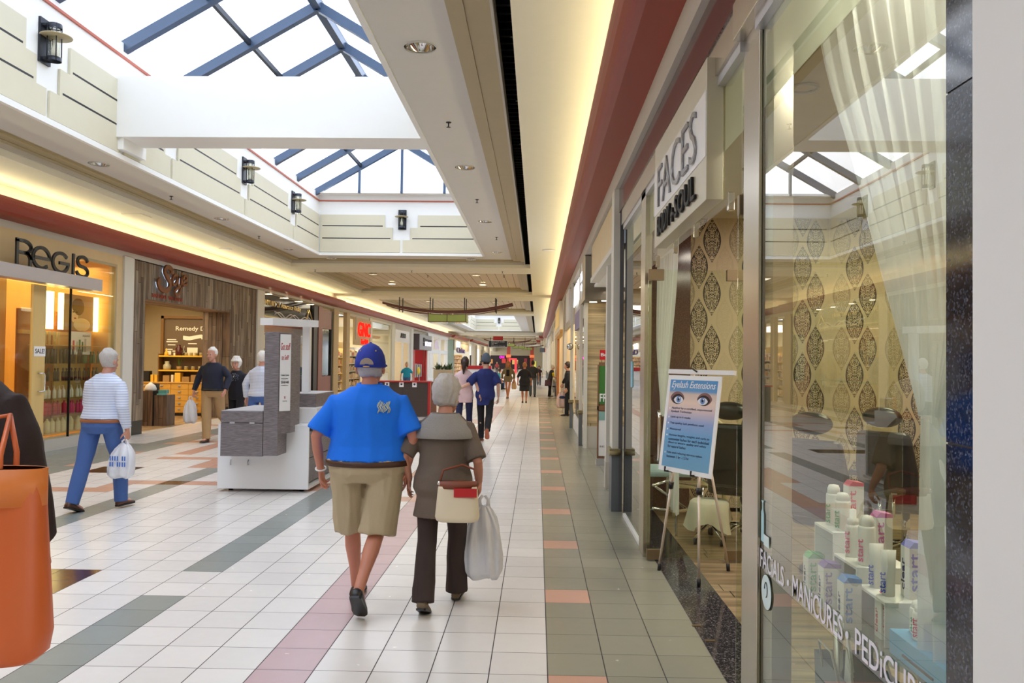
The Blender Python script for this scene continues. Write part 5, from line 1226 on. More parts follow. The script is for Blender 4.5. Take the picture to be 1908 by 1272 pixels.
B('tray', M_sky, tr, 1.05, 1.25, 2.12, 2.47, .831, .90); B('back_card', M_sky, tr, 1.14, 1.15, 2.12, 2.30, .90, 1.09); B('slot', M_kick, tr, 1.046, 1.051, 2.2, 2.38, .85, .856)
bottle('green-printed round bottle at the back of the blue tray', 1.12, 2.43, .90, 'cap', .095, (.30, .70, .50))
bottle('red-printed spray bottle in the blue tray', 1.10, 2.375, .90, 'spray', .12, (.85, .25, .45))
bottle('blue-printed small tube in the blue tray, left', 1.10, 2.31, .90, 'tube', .12, (.25, .35, .80))
bottle('blue-printed small tube in the blue tray, right', 1.10, 2.24, .90, 'tube', .11, (.25, .35, .80))
pb = thing('display_board', 'tall white board with printed bottles and a magenta strip', 'display board', (1.2, 2.4, .9))
m = MB(); m.prism([(1.04, .90), (1.36, .90), (1.32, 1.60), (1.12, 1.60)], 'Y', 2.40, 2.41) if False else m.prism([(2.44, .90), (1.96, .90), (1.96, 1.55), (2.27, 1.55)], 'X', 1.155, 1.165); m.obj('board', M_paper, pb, world=True)
B('magenta_strip', mat('magenta_print', (.74, .10, .36), .5), pb, 1.150, 1.154, 1.96, 2.40, 1.12, 1.165)
letters('Get your clear', M_paper, pb, (1.149, 2.36, 1.132), (0, -1, 0), (0, 0, 1), .26, .024, .0005, .004)
for y, cc in ((2.30, (.30, .65, .45)), (2.18, (.25, .55, .85))):
    m = MB(); m.lathe([(.001, 0), (.032, 0), (.034, .16), (.02, .2), (.001, .2)], (1.148, y, 1.2), 14, M=Matrix.Diagonal((.1, 1, 1, 1))); m.obj('printed_bottle', M_band, pb, world=True)
    letters('clear start', mat('ink_x%d' % int(cc[2]*100), cc, .5), pb, (1.142, y-.01, 1.22), (0, 0, 1), (0, 1, 0), .13, .03, .0005, .006)
gb = thing('gift_bag', 'grey paper gift bag with white tissue under the glass table', 'bag', (1.15, 2.85, .312))
m = MB(); m.loft([[Vector((1.04, 2.75, .313)), Vector((1.20, 2.75, .313)), Vector((1.20, 3.06, .313)), Vector((1.04, 3.06, .313))], [Vector((1.03, 2.74, .63)), Vector((1.21, 2.74, .63)), Vector((1.21, 3.07, .63)), Vector((1.03, 3.07, .63))]], cap=False, smooth=False); m.obj('bag', mat('slate_grey_paper', (.42, .46, .50), .6), gb, world=True)
m = MB()
for k in range(5): m.prism([(2.78+.05*k, .58), (2.86+.05*k, .58), (2.84+.05*k, .66+.04*((k*7) % 3)), (2.80+.05*k, .64)], 'X', 1.06+.02*k, 1.063+.02*k)
m.obj('tissue', M_paper, gb, world=True)
for xx in (1.03, 1.21): m = MB(); m.tube([(xx, 2.82, .6), (xx-.02, 2.84, .70), (xx-.02, 2.96, .70), (xx, 2.98, .6)], .004, 6); m.obj('cord_handle', M_band, gb, world=True)

# salon furniture
def salon_chair(label, x, y, rz_):
    t = thing('salon_chair', label, 'chair', (x, y, 0), rz_)
    M_vinyl = mat('black_vinyl', (.10, .10, .11), .3)
    MB().box(-.27, .27, -.25, .27, .44, .56).obj('seat', M_vinyl, t, bevel=.04)
    m = MB(); m.loft([[Vector((a, b_+.0, z)) for a, b_ in ((-w, o), (w, o), (w, o+.1), (-w, o+.1))] for z, w, o in ((.52, .24, .26), (.8, .26, .31), (1.12, .22, .37))], smooth=False); m.obj('backrest', M_vinyl, t, bevel=.04)
    m = MB(); m.ball((0, .44, 1.24), (.17, .07, .085), 12); m.obj('headrest', M_vinyl, t)
    for s in (-1, 1):
        MB().box(s*.36-.045, s*.36+.045, -.22, .25, .70, .75).obj('armrest', M_vinyl, t, bevel=.02)
        m = MB(); m.tube([(s*.28, .1, .5), (s*.36, .12, .55), (s*.36, .12, .7)], .012, 8); m.tube([(s*.28, -.1, .5), (s*.36, -.1, .55), (s*.36, -.1, .7)], .012, 8); m.obj('arm_bracket', M_chrome, t)
    m = MB(); m.tube([(0, 0, .1), (0, 0, .44)], .035, 12); m.obj('pedestal', M_chrome, t)
    for k in range(5):
        a = k*2*PI/5; c_, s_ = math.cos(a), math.sin(a)
        m = MB(); m.tube([(0, 0, .14), (c_*.15, s_*.15, .13), (c_*.32, s_*.32, .08)], [.03, .025, .015], 8); m.obj('base_arm', M_chrome, t)
        m = MB(); m.lathe([(.001, -.018), (.035, -.018), (.035, .018), (.001, .018)], (c_*.32, s_*.32, .037), 12, axis='X'); m.obj('caster', M_kick, t)
    return t
salon_chair('black salon chair with chrome star base seen through the open door', 1.98, 7.9, 2.6)
salon_chair('black salon chair behind the big window, left', 2.35, 6.4, 2.3); salon_chair('black salon chair behind the big window, right', 3.2, 7.2, 2.3)
stl = thing('draped_stool', 'low stool covered by a white cloth behind the easel', 'stool', (1.62, 7.72, 0))
m = MB(); m.lathe([(.001, .40), (.16, .40), (.18, .38), (.19, .30), (.20, .16)], n=24, cap=False)
for v_ in m.b.verts:
    a = math.atan2(v_.co.y, v_.co.x); f = max(0, .36-v_.co.z)/.2; v_.co.x *= 1+.22*f*math.sin(a*5); v_.co.y *= 1+.22*f*math.sin(a*5); v_.co.z += .05*f*math.sin(a*3+1)
m.obj('cloth', mat('cream_towel', (.90, .88, .80), .9, bump=.2, bscale=120), stl)
m = MB(); m.lathe([(.001, .2), (.14, .2), (.14, .37), (.001, .37)], n=16); m.obj('seat', M_kick, stl)
for k in range(4):
    a = k*PI/2+.5; m = MB(); m.tube([(0, 0, .2), (.17*math.cos(a), .17*math.sin(a), .06)], .012, 6); m.obj('leg', M_chrome, stl)
    m = MB(); m.lathe([(.001, -.012), (.03, -.012), (.03, .012), (.001, .012)], (.17*math.cos(a), .17*math.sin(a), .031), 10, axis='X'); m.obj('caster', M_kick, stl)
ctt = thing('salon_trolley', 'cream tubular trolley with white shelves beside the wallpapered wall', 'trolley', (1.74, 8.92, 0))
M_creamm = mat('cream_enamel', (.88, .84, .68), .4)
for z in (.35, .62, .92): MB().box(-.28, .24, -.2, .2, z, z+.025).obj('shelf', M_creamm, ctt)
for y in (-.2, .2): m = MB(); m.tube([(-.28, y, .05), (-.28, y, 1.0), (-.24, y, 1.06), (.18, y, 1.06), (.24, y, 1.0), (.24, y, .05)], .022, 10); m.obj('side_frame', M_creamm, ctt)
tag(MB().box(1.56, 1.82, 8.80, 8.98, .646, .78).obj('steriliser_unit', M_creamm, bevel=.01), 'cream electrical unit with dials on the trolley shelf', 'appliance')
for k in range(4): m = MB(); m.lathe([(.001, -.03), (.012, -.03), (.012, 0), (.001, 0)], (1.60+.06*k, 8.80, .71), 10, axis='Y'); o = m.obj('dial', M_kick, [q for q in COL.objects if q.name == 'steriliser_unit'][0])
tc = thing('treatment_chair', 'pale reclining chair frame behind the small salon window', 'chair', (1.5, 8.2, 0))
m = MB(); m.tube([(1.12, 7.9, .50), (1.3, 8.1, .52), (1.75, 8.5, .40)], .014, 8); m.tube([(1.12, 7.9, .28), (1.4, 8.2, .20), (1.75, 8.5, .22)], .014, 8); m.tube([(1.15, 7.95, .48), (1.5, 8.3, .22)], .012, 8); m.obj('chrome_frame', M_chrome, tc, world=True)
m = MB(); m.tube([(1.36, 8.0, 0), (1.36, 8.0, .55)], .014, 8); m.tube([(1.7, 8.45, 0), (1.7, 8.45, .4)], .014, 8); m.obj('leg', M_chrome, tc, world=True)
MB().box(1.1, 1.7, 8.15, 8.6, .54, .62).obj('cushion', mat('pale_blue_vinyl', (.75, .84, .86), .5), tc, world=True, bevel=.03)

# easel and poster
P0 = Vector((.972, 6.575, .826)); rr = Vector((.509, -.861, 0)).normalized(); nn = Vector((-.861, -.509, 0)); uu = (-nn*math.tan(math.radians(7.6))+Vector((0, 0, 1))).normalized()
Wd, Ht = .607, .755
nf = rr.cross(uu)
es = thing('poster_board', 'white-bordered blue Eyelash Extensions poster propped on the easel', 'poster', tuple(P0))
def onb(x, y, d=0.0): return P0+rr*x+uu*y+nf*d
def pl_box(x0, x1, y0, y1, d0, d1):
    m = MB(); Mx = frame_on(P0, rr, uu); m.box(x0, x1, y0, y1, d0, d1, M=Mx); return m
pl_box(0, Wd, 0, Ht, -.008, 0).obj('board', M_paper, es, world=True)
# printed ground: blue with pale band behind the eyes
n = NB('poster_print'); v, x, y, z = n.pos('Generated')
rp = n.ramp(z, [(0, (.44, .66, .80)), (.35, (.42, .66, .84)), (.52, (.58, .68, .86)), (.66, (.88, .80, .80)), (.74, (.93, .84, .78)), (.84, (.86, .78, .74)), (.875, (.40, .62, .82)), (1, (.30, .58, .82))])
n.done(rp, .4)
pl_box(.035, Wd-.035, .035, Ht-.035, .0002, .0015).obj('print', MATS['poster_print'], es, world=True)
def plet(s, x, y, w, h, m=None, off=0.0, sh=0.0, nm='print_text'):
    mb = MB(); mb.add_mesh(text_fit(s, w, h, .0004, off, shear=sh), frame_on(onb(x, y, .0028), rr, uu)); return mb.obj(nm, m or mat('indigo_ink', (.16, .20, .36), .6), es, world=True)
plet('Eyelash Extensions', .055, .640, .50, .070, M_paper, .004, .35, 'title_text')
for (s, x, y, w) in (('Applied by a certified, experienced', .085, .485, .455), ('Eyelash Technician', .085, .458, .235), ('Lasts up to 6 weeks', .085, .415, .23), ('Top quality lash products used', .085, .367, .385), ('Waterproof', .085, .319, .135),
                      ('Various lengths, weights and curls to', .085, .272, .46), ('customize lashes for each individual', .085, .243, .46), ('client to ensure quality and safety', .085, .214, .435), ('for natural lashes', .085, .185, .21), ('Safe and relaxing service takes', .085, .136, .40), ('between 1 hr - 1.5 hr', .085, .107, .26)):
    plet(s, x, y, w, .021, off=.002)
for y in (.492, .424, .376, .328, .281, .145):
    m = MB(); Mx = frame_on(onb(.062, y, .0028), rr, uu); m.prism([(.007*math.cos(a*PI/5), .007*math.sin(a*PI/5)) for a in range(10)], 'Z', 0, .0006); bmesh.ops.transform(m.b, matrix=Mx, verts=m.b.verts); m.obj('bullet', M_paper, es, world=True)
def oval(cx, cy, a, b, d, nm, m, n_=24, tip=0):
    mb = MB(); pts = []
    for k in range(n_):
        t = 2*PI*k/n_; pts.append((cx+a*math.cos(t), cy+b*math.sin(t)*(abs(math.sin(t))**.35 if tip else 1)))
    mb.prism(pts, 'Z', d, d+.0005); bmesh.ops.transform(mb.b, matrix=frame_on(P0, rr, uu), verts=mb.b.verts); return mb.obj(nm, m, es, world=True)
for cx, s_ in ((.155, -1), (.430, 1)):
    oval(cx+s_*.018, .578, .082, .050, .0018, 'eye_shadow', mat('brown_eye_shadow', (.52, .38, .38), .6), tip=1)
    oval(cx+s_*.010, .568, .070, .040, .0024, 'lash_line', mat('dark_lash', (.14, .09, .10), .6), tip=1)
    oval(cx, .562, .056, .029, .0030, 'eye_white', mat('eye_white', (.90, .90, .93), .5), tip=1)
    oval(cx, .566, .026, .026, .0036, 'iris', mat('blue_iris', (.42, .56, .78), .4)); oval(cx, .566, .011, .011, .0042, 'pupil', M_ink); oval(cx+.009, .577, .006, .006, .0048, 'glint', M_paper)
ez = thing('easel', 'silver tripod easel with black feet at the salon door', 'easel', (1.25, 6.5, 0))
A_, B_, C_ = Vector((1.00, 6.68, .03)), Vector((1.227, 6.21, .03)), Vector((1.56, 6.70, .03))
top = Vector((1.22, 6.47, 1.62)); M_pole = mat('champagne_aluminium', (.86, .80, .74), .35, .25)
tA, tB = P0+rr*.12+nf*(-.05)+Vector((0, 0, .0)), P0+rr*.42+nf*(-.05)
for F_, T_, nm in ((A_, tA, 'a'), (B_, tB, 'b'), (C_, top, 'c')):
    d_ = (T_-F_); mid = F_+d_*.86
    m = MB(); m.tube([F_, mid if nm != 'c' else F_+d_*.55], .0105, 10); m.obj('leg', M_pole, ez, world=True)
    m = MB(); m.tube([mid if nm != 'c' else F_+d_*.5, T_], .013, 10); m.obj('upper_leg', M_pole, ez, world=True)
    m = MB(); m.tube([F_-Vector((0, 0, .03)), F_+d_.normalized()*.03], .015, 10); m.obj('rubber_foot', M_kick, ez, world=True)
    q = mid if nm != 'c' else F_+d_*.52
    m = MB(); m.tube([q-d_.normalized()*.025, q+d_.normalized()*.025], .021, 10); m.obj('clamp', M_kick, ez, world=True)
for T_ in (tA, tB): m = MB(); m.tube([T_, T_+nf*.02, T_+nf*.085, T_+nf*.085+uu*.035], .008, 6); m.obj('support_peg', M_kick, ez, world=True)
m = MB(); m.tube([tA, top], .010, 8); m.tube([tB, top], .010, 8); m.obj('upper_frame', M_pole, ez, world=True)
b1 = P0+uu*(Ht+.012); m = MB(); m.box(-.005, .73, 0, .035, -.02, .005, M=frame_on(b1, rr, uu)); m.obj('top_bar', M_whitegloss, ez, world=True)
m = MB(); m.tube([P0+rr*.28+uu*(Ht+.055)+nf*.01, P0+rr*.34+uu*(Ht+.03)+nf*.012], .006, 6); m.obj('marker', M_kick, ez, world=True)
# threshold catches
for k, (x, y) in enumerate(((1.035, 5.28), (1.06, 5.0))): tag(MB().box(x-.03, x+.03, y, y+.03, 0, .006).obj('floor_catch', mat('aged_steel_fitting', (.55, .48, .38), .3, .7)), ['brass door catch in the granite sill, farther', 'brass door catch in the granite sill, nearer'][k], 'door catch')
# ------------------------------------------------------------ right row beyond the salon
M_greypost = mat('dark_bronze_post', (.40, .40, .42), .4, .4)
M_base = mat('slate_base_paint', (.42, .44, .46), .5)
M_cap = mat('olive_capital', (.55, .50, .34), .4)
def pier(y, label, x0=.85, x1=.93, d=.16, dark=False):
    t = thing('trim_pier', label, 'pier', (x0, y, 0))
    B('shaft', M_pillar, t, x0, x1, y, y+d, .70, 3.62); B('base', M_base, t, x0-.005, x1+.005, y-.005, y+d, 0, .62)
    m = MB(); m.box(x0-.03, x1+.02, y-.04, y+d, .63, .70); m.tube([(x0-.03, y-.04, .655), (x1+.02, y-.04, .655)], .022, 8); m.obj('capital', M_cap, t, world=True)
    if dark: B('dark_strip', M_greypost, t, x1, x1+.045, y, y+d, 0, 3.62)
    return t
pier(9.25, 'white pier with dark base and olive capital beside the salon', .85, .92, .3, True)
pier(16.3, 'slim white pier with dark base left of the pale board wall', .84, .90)
pier(20.6, 'slim white pier with dark base below the round mirror', .83, .90)
t = thing('door_stile', 'pale greige stile between the white pier and the pale board wall', 'post', (.95, 10.9, 0)); B('shaft', M_pillar, t, .92, .985, 10.9, 11.1, .35, 2.95); B('foot', M_band, t, .915, .99, 10.88, 11.1, 0, .35)
# header of the recess, ceiling and walls
hd = thing('recess_header', 'cream panelled header over the recessed shop next to the salon', 'header', (.9, 12, 2.97))
B('panel', mat('pale_maple_panel', (.86, .78, .62), .5), hd, .90, 1.0, 9.6, 13.8, 3.06, 3.60); B('bottom_rail', M_pillar, hd, .88, 1.02, 9.6, 13.8, 2.99, 3.06); B('soffit', M_white, hd, 1.02, 3.0, 9.8, 14.9, 3.02, 3.06)
struct('wall_right_recess', MB().box(1.9, 2.0, 9.8, 16.0, 0, 3.05), M_pillar)
lb = thing('pale_board_wall', 'wall of pale horizontal boards facing the camera in the recessed shop', 'wall', (1.4, 15.9, 0))
B('boards', M_lightwood, lb, .97, 1.9, 15.9, 16.0, .42, 3.0); B('base', M_band, lb, .96, 1.9, 15.88, 16.0, 0, .42); B('corner_stile', M_pillar, lb, .90, .97, 15.86, 16.0, 0, 3.0)
area('shop_ceiling_light', (1.5, 13, 2.95), .6, 22, (1, .93, .8), size_y=4.0)
bs = thing('brown_box_sign', 'brown box sign with a white round lit face above the pale board wall', 'shop sign', (1.2, 15.9, 2.8))
M_brown = mat('taupe_sign_box', (.42, .38, .32), .5)
B('box', M_brown, bs, .862, 1.9, 15.0, 16.9, 2.80, 3.60); B('face', M_beige, bs, .850, .862, 15.0, 16.9, 2.80, 3.60)
disc(15.9, 3.22, .36, .842, .850).obj('round_face', M_white, bs, world=True)
letters('Bath', glow('bluish_lit_letters', (.80, .85, 1), 3.0), bs, (.838, 16.18, 3.22), (0, -1, 0), (0, 0, 1), .56, .17, .004, .03, name='lit_letters'); letters('Body', MATS['bluish_lit_letters'], bs, (.838, 16.18, 3.02), (0, -1, 0), (0, 0, 1), .56, .14, .004, .03, name='lit_letters')
for x, y in ((1.25, 15.25), (1.05, 15.6)): tag(MB().lathe([(.07, 0), (.07, -.008), (.001, -.01)], (x, y, 2.80), 16).obj('soffit_spotlight', M_lamp), {1.25: 'lit spotlight under the brown box sign, right', 1.05: 'lit spotlight under the brown box sign, left'}[x], 'ceiling light')
# floor-standing sign
fs = thing('floor_sign', 'wood-framed floor sign with a green panel above a white poster', 'sign', (1.06, 13.4, 0))
M_signwood = mat('brown_sign_frame', (.55, .40, .28), .5)
B('frame', M_signwood, fs, .985, 1.005, 13.38, 13.44, .10, 1.62); B('frame', M_signwood, fs, 1.005, 1.30, 13.40, 13.44, .10, 1.66); B('foot', M_silver, fs, .97, 1.32, 13.3, 13.52, 0, .10)
B('green_panel', mat('leaf_green_print', (.25, .48, .20), .5), fs, 1.01, 1.28, 13.385, 13.40, .98, 1.60); B('white_poster', M_paper, fs, 1.01, 1.28, 13.385, 13.40, .14, .86); B('cross_bar', M_signwood, fs, .985, 1.30, 13.38, 13.44, .88, .95); B('aqua_strip', mat('aqua_print', (.55, .72, .70), .5), fs, 1.01, 1.28, 13.38, 13.386, .72, .86)
letters('FREE', M_paper, fs, (1.02, 13.384, 1.02), (1, 0, 0), (0, 0, 1), .24, .13, .001, .02); letters('BEST', M_ink, fs, (1.03, 13.384, .28), (1, 0, 0), (0, 0, 1), .15, .03, .001)
rs = thing('red_sale_sign', 'small red sign reading Buy 1 above the wood-framed floor sign', 'sign', (1.1, 13.42, 1.66)); B('post', M_signwood, rs, 1.10, 1.12, 13.415, 13.43, 1.66, 1.72); B('card', mat('bright_red_card', (.84, .10, .14), .5), rs, 1.02, 1.28, 13.41, 13.43, 1.70, 1.86)
letters('Buy 1', M_paper, rs, (1.035, 13.408, 1.74), (1, 0, 0), (0, 0, 1), .22, .07, .001, .02)
# shop windows between the two piers
wd = thing('poster_window', 'shop window with large fashion posters between the two slim piers', 'shopfront', (.95, 18.4, 0))
B('frame', M_band, wd, .93, 1.0, 16.5, 20.6, 2.55, 3.62); B('glass_pane', M_farglass, wd, .94, .95, 16.6, 20.5, .35, 2.55); B('sill', M_white, wd, .92, 1.1, 16.5, 20.6, 0, .35)
B('purple_header', mat('lilac_header', (.52, .48, .62), .5), wd, .90, .94, 17.0, 20.0, 2.40, 2.80)
letters('ARDENE', glow('white_lit_letters2', (.95, .97, 1), 2.6), wd, (.885, 20.1, 2.98), (0, -1, 0), (0, 0, 1), 3.0, .48, .01, .03, name='lit_letters')
for k, (y0, y1, c, z0, z1) in enumerate(((19.2, 20.2, (.82, .70, .72), .6, 2.3), (17.9, 18.9, (.80, .84, .92), .5, 2.2), (16.8, 17.6, (.86, .80, .78), .5, 2.1))): B('sheet', mat('poster_tone_%d' % k, c, .5, var=.35, scale=2.0), thing('window_poster', ['pinkish window poster farthest along the poster window', 'pale blue window poster in the middle of the poster window', 'beige window poster nearest in the poster window'][k], 'poster', (1.0, y0, z0)), 1.0, 1.02, y0, y1, z0, z1)
o = thing('orange_bench', 'orange strip display at the foot of the poster window', 'display', (.97, 17.8, 0)); B('strip', mat('orange_paint', (.82, .42, .24), .5), o, .955, 1.0, 16.8, 19.6, .36, .52)
struct('wall_right_shop_back', MB().box(3.2, 3.3, 16, 79, 0, 3.4), M_beige)
for y in (16.05, 20.75, 26.8, 37, 48): struct('wall_right_partition', MB().box(1.05, 3.2, y-.04, y+.04, 0, 3.4), M_cream2)
struct('ceiling', MB().box(1.05, 3.2, 16, 79, 3.4, 3.45), M_white)
struct('wall_right_base', MB().box(0.97, 1.05, 16.9, 175, 3.40, 3.62), M_band)
for y, h, p in ((18.5, 3, 60), (23.7, 5, 150), (32, 9, 170), (43, 9, 150), (62, 25, 300)): area('shop_ceiling_light', (2.0, y, 3.35), 1.6, p, (1, .84, .60), size_y=h)
# convex mirror
cm = thing('round_mirror', 'small round mirror with a dark rim on a bracket above the slim pier', 'mirror', (.83, 20.5, 2.0))
m = MB(); m.lathe([(.001, 0), (.08, 0), (.08, .02), (.07, .02), (.001, .03)], (.81, 20.45, 2.03), 24, axis='Y', M=None); m.obj('rim', M_kick, cm, world=True)
m = MB(); m.ball((.81, 20.452, 2.03), (.068, .02, .068), 12); m.obj('mirror_face', M_chrome, cm, world=True)
m = MB(); m.tube([(.81, 20.47, 2.03), (.86, 20.6, 2.03)], .008, 6); m.obj('bracket', M_dark, cm, world=True)
# open shop with warm light
os_ = thing('tiled_shopfront', 'open shop entrance with warm lit tiled wall inside', 'shopfront', (1, 23.8, 0))
B('white_box_sign', M_white, os_, .80, .96, 21.3, 23.2, 2.72, 3.55); B('header', M_band, os_, .88, .97, 20.8, 26.6, 2.65, 3.62)
B('tiled_wall', mat('cream_tile_wall', (.90, .80, .62), .3, var=.1, scale=4), os_, 1.9, 1.95, 21, 26.5, 0, 2.6)
m = MB()
for k in range(8): m.box(1.89, 1.9, 21, 26.5, .3*k+.15, .3*k+.165)
for k in range(14): m.box(1.89, 1.9, 21+.4*k, 21.015+.4*k, 0, 2.6)
m.obj('tile_joint', M_kick, os_, world=True)
for k, z in enumerate((2.45,)): 
    for q in range(3): o = MB().tube([(1.2, 22.6+q*.5, z), (1.28, 22.5+q*.5, z-.08)], .04, 10).obj('track_lamp_head', M_kick, os_, world=True)
pb2 = thing('yellow_window_box_sign', 'projecting white box sign with a yellow face farther along the right row', 'shop sign', (.8, 30, 2.7))
B('box', M_white, pb2, .76, .97, 28.8, 35.5, 2.75, 3.78, bevel=.01); B('yellow_face', mat('amber_sign_face', (.85, .70, .32), .4, emis=.3), pb2, .75, .76, 29.2, 35.0, 2.9, 3.6)
sp = thing('shopfront_column', 'taupe column at the far side of the tiled shop', 'column', (.9, 26.8, 0)); B('shaft', M_band, sp, .86, .97, 26.6, 28.0, 0, 3.62)
sp = thing('shopfront_column', 'orange wooden column farther along the right row', 'column', (.9, 33, 0)); B('shaft', M_orangewood, sp, .88, .97, 36.0, 37.2, 0, 2.75)
sp = thing('shopfront_bulkhead', 'wooden bulkhead under the white box sign on the right', 'bulkhead', (.85, 32, 2.6)); B('soffit', M_maple, sp, .78, .97, 28.2, 36, 2.62, 2.75)
r2 = random.Random(4)
for k, y in enumerate((38.5, 43.0, 48.0, 53.5, 60.0, 68.0, 77.0)):
    pt = pier(y, 'small distant white pier with dark base on the right row', .84, .93, .5); pt['group'] = 'distant white piers on the right'
    B('pane', M_farglass if k % 2 else M_cream2, tag(thing('shop_window', 'distant shop window bay between white piers on the right row', 'window', (.95, y+1, 0)), group='distant shop windows on the right'), .95, .97, y+.5, y+4.0, .1, 2.6)
    B('face', [M_white, mat('muted_sign_a', (.35, .36, .42), .5), M_lightwood, mat('muted_sign_b', (.82, .78, .66), .5)][k % 4], tag(thing('fascia_sign', 'small distant fascia sign over the right row', 'shop sign', (.9, y+1.5, 2.7)), group='distant fascia signs on the right'), .85, .95, y+.7, y+3.6, 2.75, 3.3)
struct('wall_right_far', MB().box(1.1, 1.2, 79.5, 175, 0, 3.6), M_pillar)
gg = thing('hanging_blade_sign', 'small grey blade sign hanging far down on the right', 'sign', (.5, 84, 2.6)); B('blade', M_base, gg, .25, .75, 84, 84.1, 2.5, 2.95); B('red_edge', M_sred, gg, .75, .82, 84, 84.1, 2.5, 2.9); B('rod', M_dark, gg, .48, .50, 84.03, 84.06, 2.95, 4.39)

# ------------------------------------------------------------ information kiosk with drawers (left of centre)
M_greywood = NB('grey_horizontal_laminate'); v, x, y, z = M_greywood.pos('World')
M_greywood.done(M_greywood.ramp(M_greywood.noise(v, 16.0, 5, (.8, .8, 9.0)), [(.25, (.36, .33, .34)), (.5, (.47, .44, .45)), (.75, (.56, .53, .54))]), .5); M_greywood = M_greywood.m
kk = thing('advertising_kiosk', 'white and grey-wood advertising kiosk with a Got stuff to Sell panel', 'kiosk', (-3.4, 10.8, 0))
KY = 10.18
B('base_cabinet', M_whitegloss, kk, -3.97, -2.83, KY, KY+.03, .04, .84, bevel=.004)
m = MB(); m.box(-3.97, -2.83, KY+.03, KY+1.9, .80, .84); m.box(-3.97, -2.83, KY+.03, KY+1.9, .04, .08); m.box(-3.97, -3.93, KY+.03, KY+1.9, .08, .80); m.box(-3.93, -2.86, KY+1.86, KY+1.9, .08, .80); m.obj('carcass', M_whitegloss, kk, world=True)
for z0, z1 in ((.10, .40), (.41, .74)): B('drawer_front', M_greywood, kk, -2.92, -2.88, KY+.08, KY+1.85, z0, z1)
B('drawer_back', M_kick, kk, -3.9, -2.93, KY+.05, KY+1.85, .09, .78)
lid = B('side_box', M_greywood, kk, -3.80, -3.29, KY-.36, KY-.002, .486, .883, bevel=.003); B('box_lid', M_greywood, kk, -3.80, -3.29, KY-.36, KY-.002, .890, 1.026, bevel=.003)
B('lid_top', mat('pale_grey_top', (.72, .72, .74), .35), kk, -3.795, -3.295, KY-.355, KY+.8, 1.027, 1.034)
for x in (-3.66, -3.42): B('hinge', M_silver, kk, x-.03, x+.03, KY-.366, KY-.355, .877, .898)
m = MB(); P_ = [(-3.43, KY-.36), (-3.25, KY-.36), (-3.05, KY+.05), (-3.23, KY+.05)]
B('tower', M_greywood, kk, -3.283, -3.11, KY-.36, KY+.20, .496, 1.985, bevel=.003)
m = MB().prism([(-3.11, KY-.34), (-3.005, KY-.20), (-3.005, KY+.18), (-3.11, KY+.18)], 'Z', .76, 1.975); m.obj('panel_body', M_greywood, kk, world=True)
# white advert on the slanted face of the tower
A0 = Vector((-3.111, KY-.344, 1.03)); A1 = Vector((-3.004, KY-.203, 1.03)); ar = (A1-A0).normalized(); an = ar.cross(Vector((0, 0, 1)))
Mx = frame_on(A0, ar, (0, 0, 1)); Lw = (A1-A0).length
m = MB(); m.box(.012, Lw-.012, 0, .93, 0, .006, M=Mx); m.obj('advert_panel', M_paper, kk, world=True)
def adt(s, x, z, w, h, mt, sh=0):
    x *= .72; w *= .72
    mb = MB(); mb.add_mesh(text_fit(s, w, h, .0006, .004, shear=sh), Mx @ Matrix.Translation((x, z, .0075))); mb.obj('advert_text', mt, kk, world=True)
adt('Got stuff', .025, .74, .19, .085, M_redp, .25); adt('to Sell?', .045, .62, .14, .06, M_redp, .2); adt('Contact Lynnea', .035, .42, .16, .026, M_ink); adt('Speciality Leasing Manager', .04, .385, .14, .013, M_ink); adt('250-869-4603', .035, .335, .16, .030, M_ink); adt('marketing@centre.ca', .04, .305, .14, .012, M_ink)
m = MB(); m.box(.08, .092, .15, .18, .006, .008, M=Mx); m.obj('crest_mark', M_redp, kk, world=True); adt('CENTRE', .075, .115, .09, .012, M_ink)
B('upper_step', M_whitegloss, kk, -3.26, -2.83, KY+.35, KY+1.5, .841, 1.03, bevel=.003); B('upper_box', M_greywood, kk, -3.24, -2.90, KY+.55, KY+1.5, 1.031, 1.20, bevel=.003); B('box_top', mat('pale_grey_top', (.72, .72, .74), .35), kk, -3.24, -2.90, KY+.55, KY+1.5, 1.2, 1.21)
B('post', M_whitegloss, kk, -3.22, -3.12, KY+1.0, KY+1.1, 1.21, 2.10, bevel=.003)
m = MB(); m.box(-3.24, -3.02, KY+.85, KY+1.22, 2.10, 2.19); m.prism([(-3.66, KY+.55), (-3.40, KY+.40), (-3.02, KY+.85), (-3.24, KY+1.1)], 'Z', 2.10, 2.19); m = MB().prism([(-3.62, KY+.45), (-3.42, KY+.35), (-3.0, KY+1.0), (-3.16, KY+1.15)], 'Z', 2.10, 2.19); m.obj('light_bar', M_whitegloss, kk, world=True)
for x in (-3.80, -3.58): m = MB(); m.tube([(x, KY-.004, .40), (x, KY-.03, .37), (x, KY-.03, .34), (x, KY-.004, .345)], .006, 6); m.obj('clear_hook', M_silver, kk, world=True)
for x, y in ((-3.85, KY+.15), (-2.95, KY+.15), (-3.85, KY+1.7), (-2.95, KY+1.7)): m = MB(); m.lathe([(.03, .001), (.03, .04)], (x, y, 0), 12); m.obj('foot', M_kick, kk, world=True)

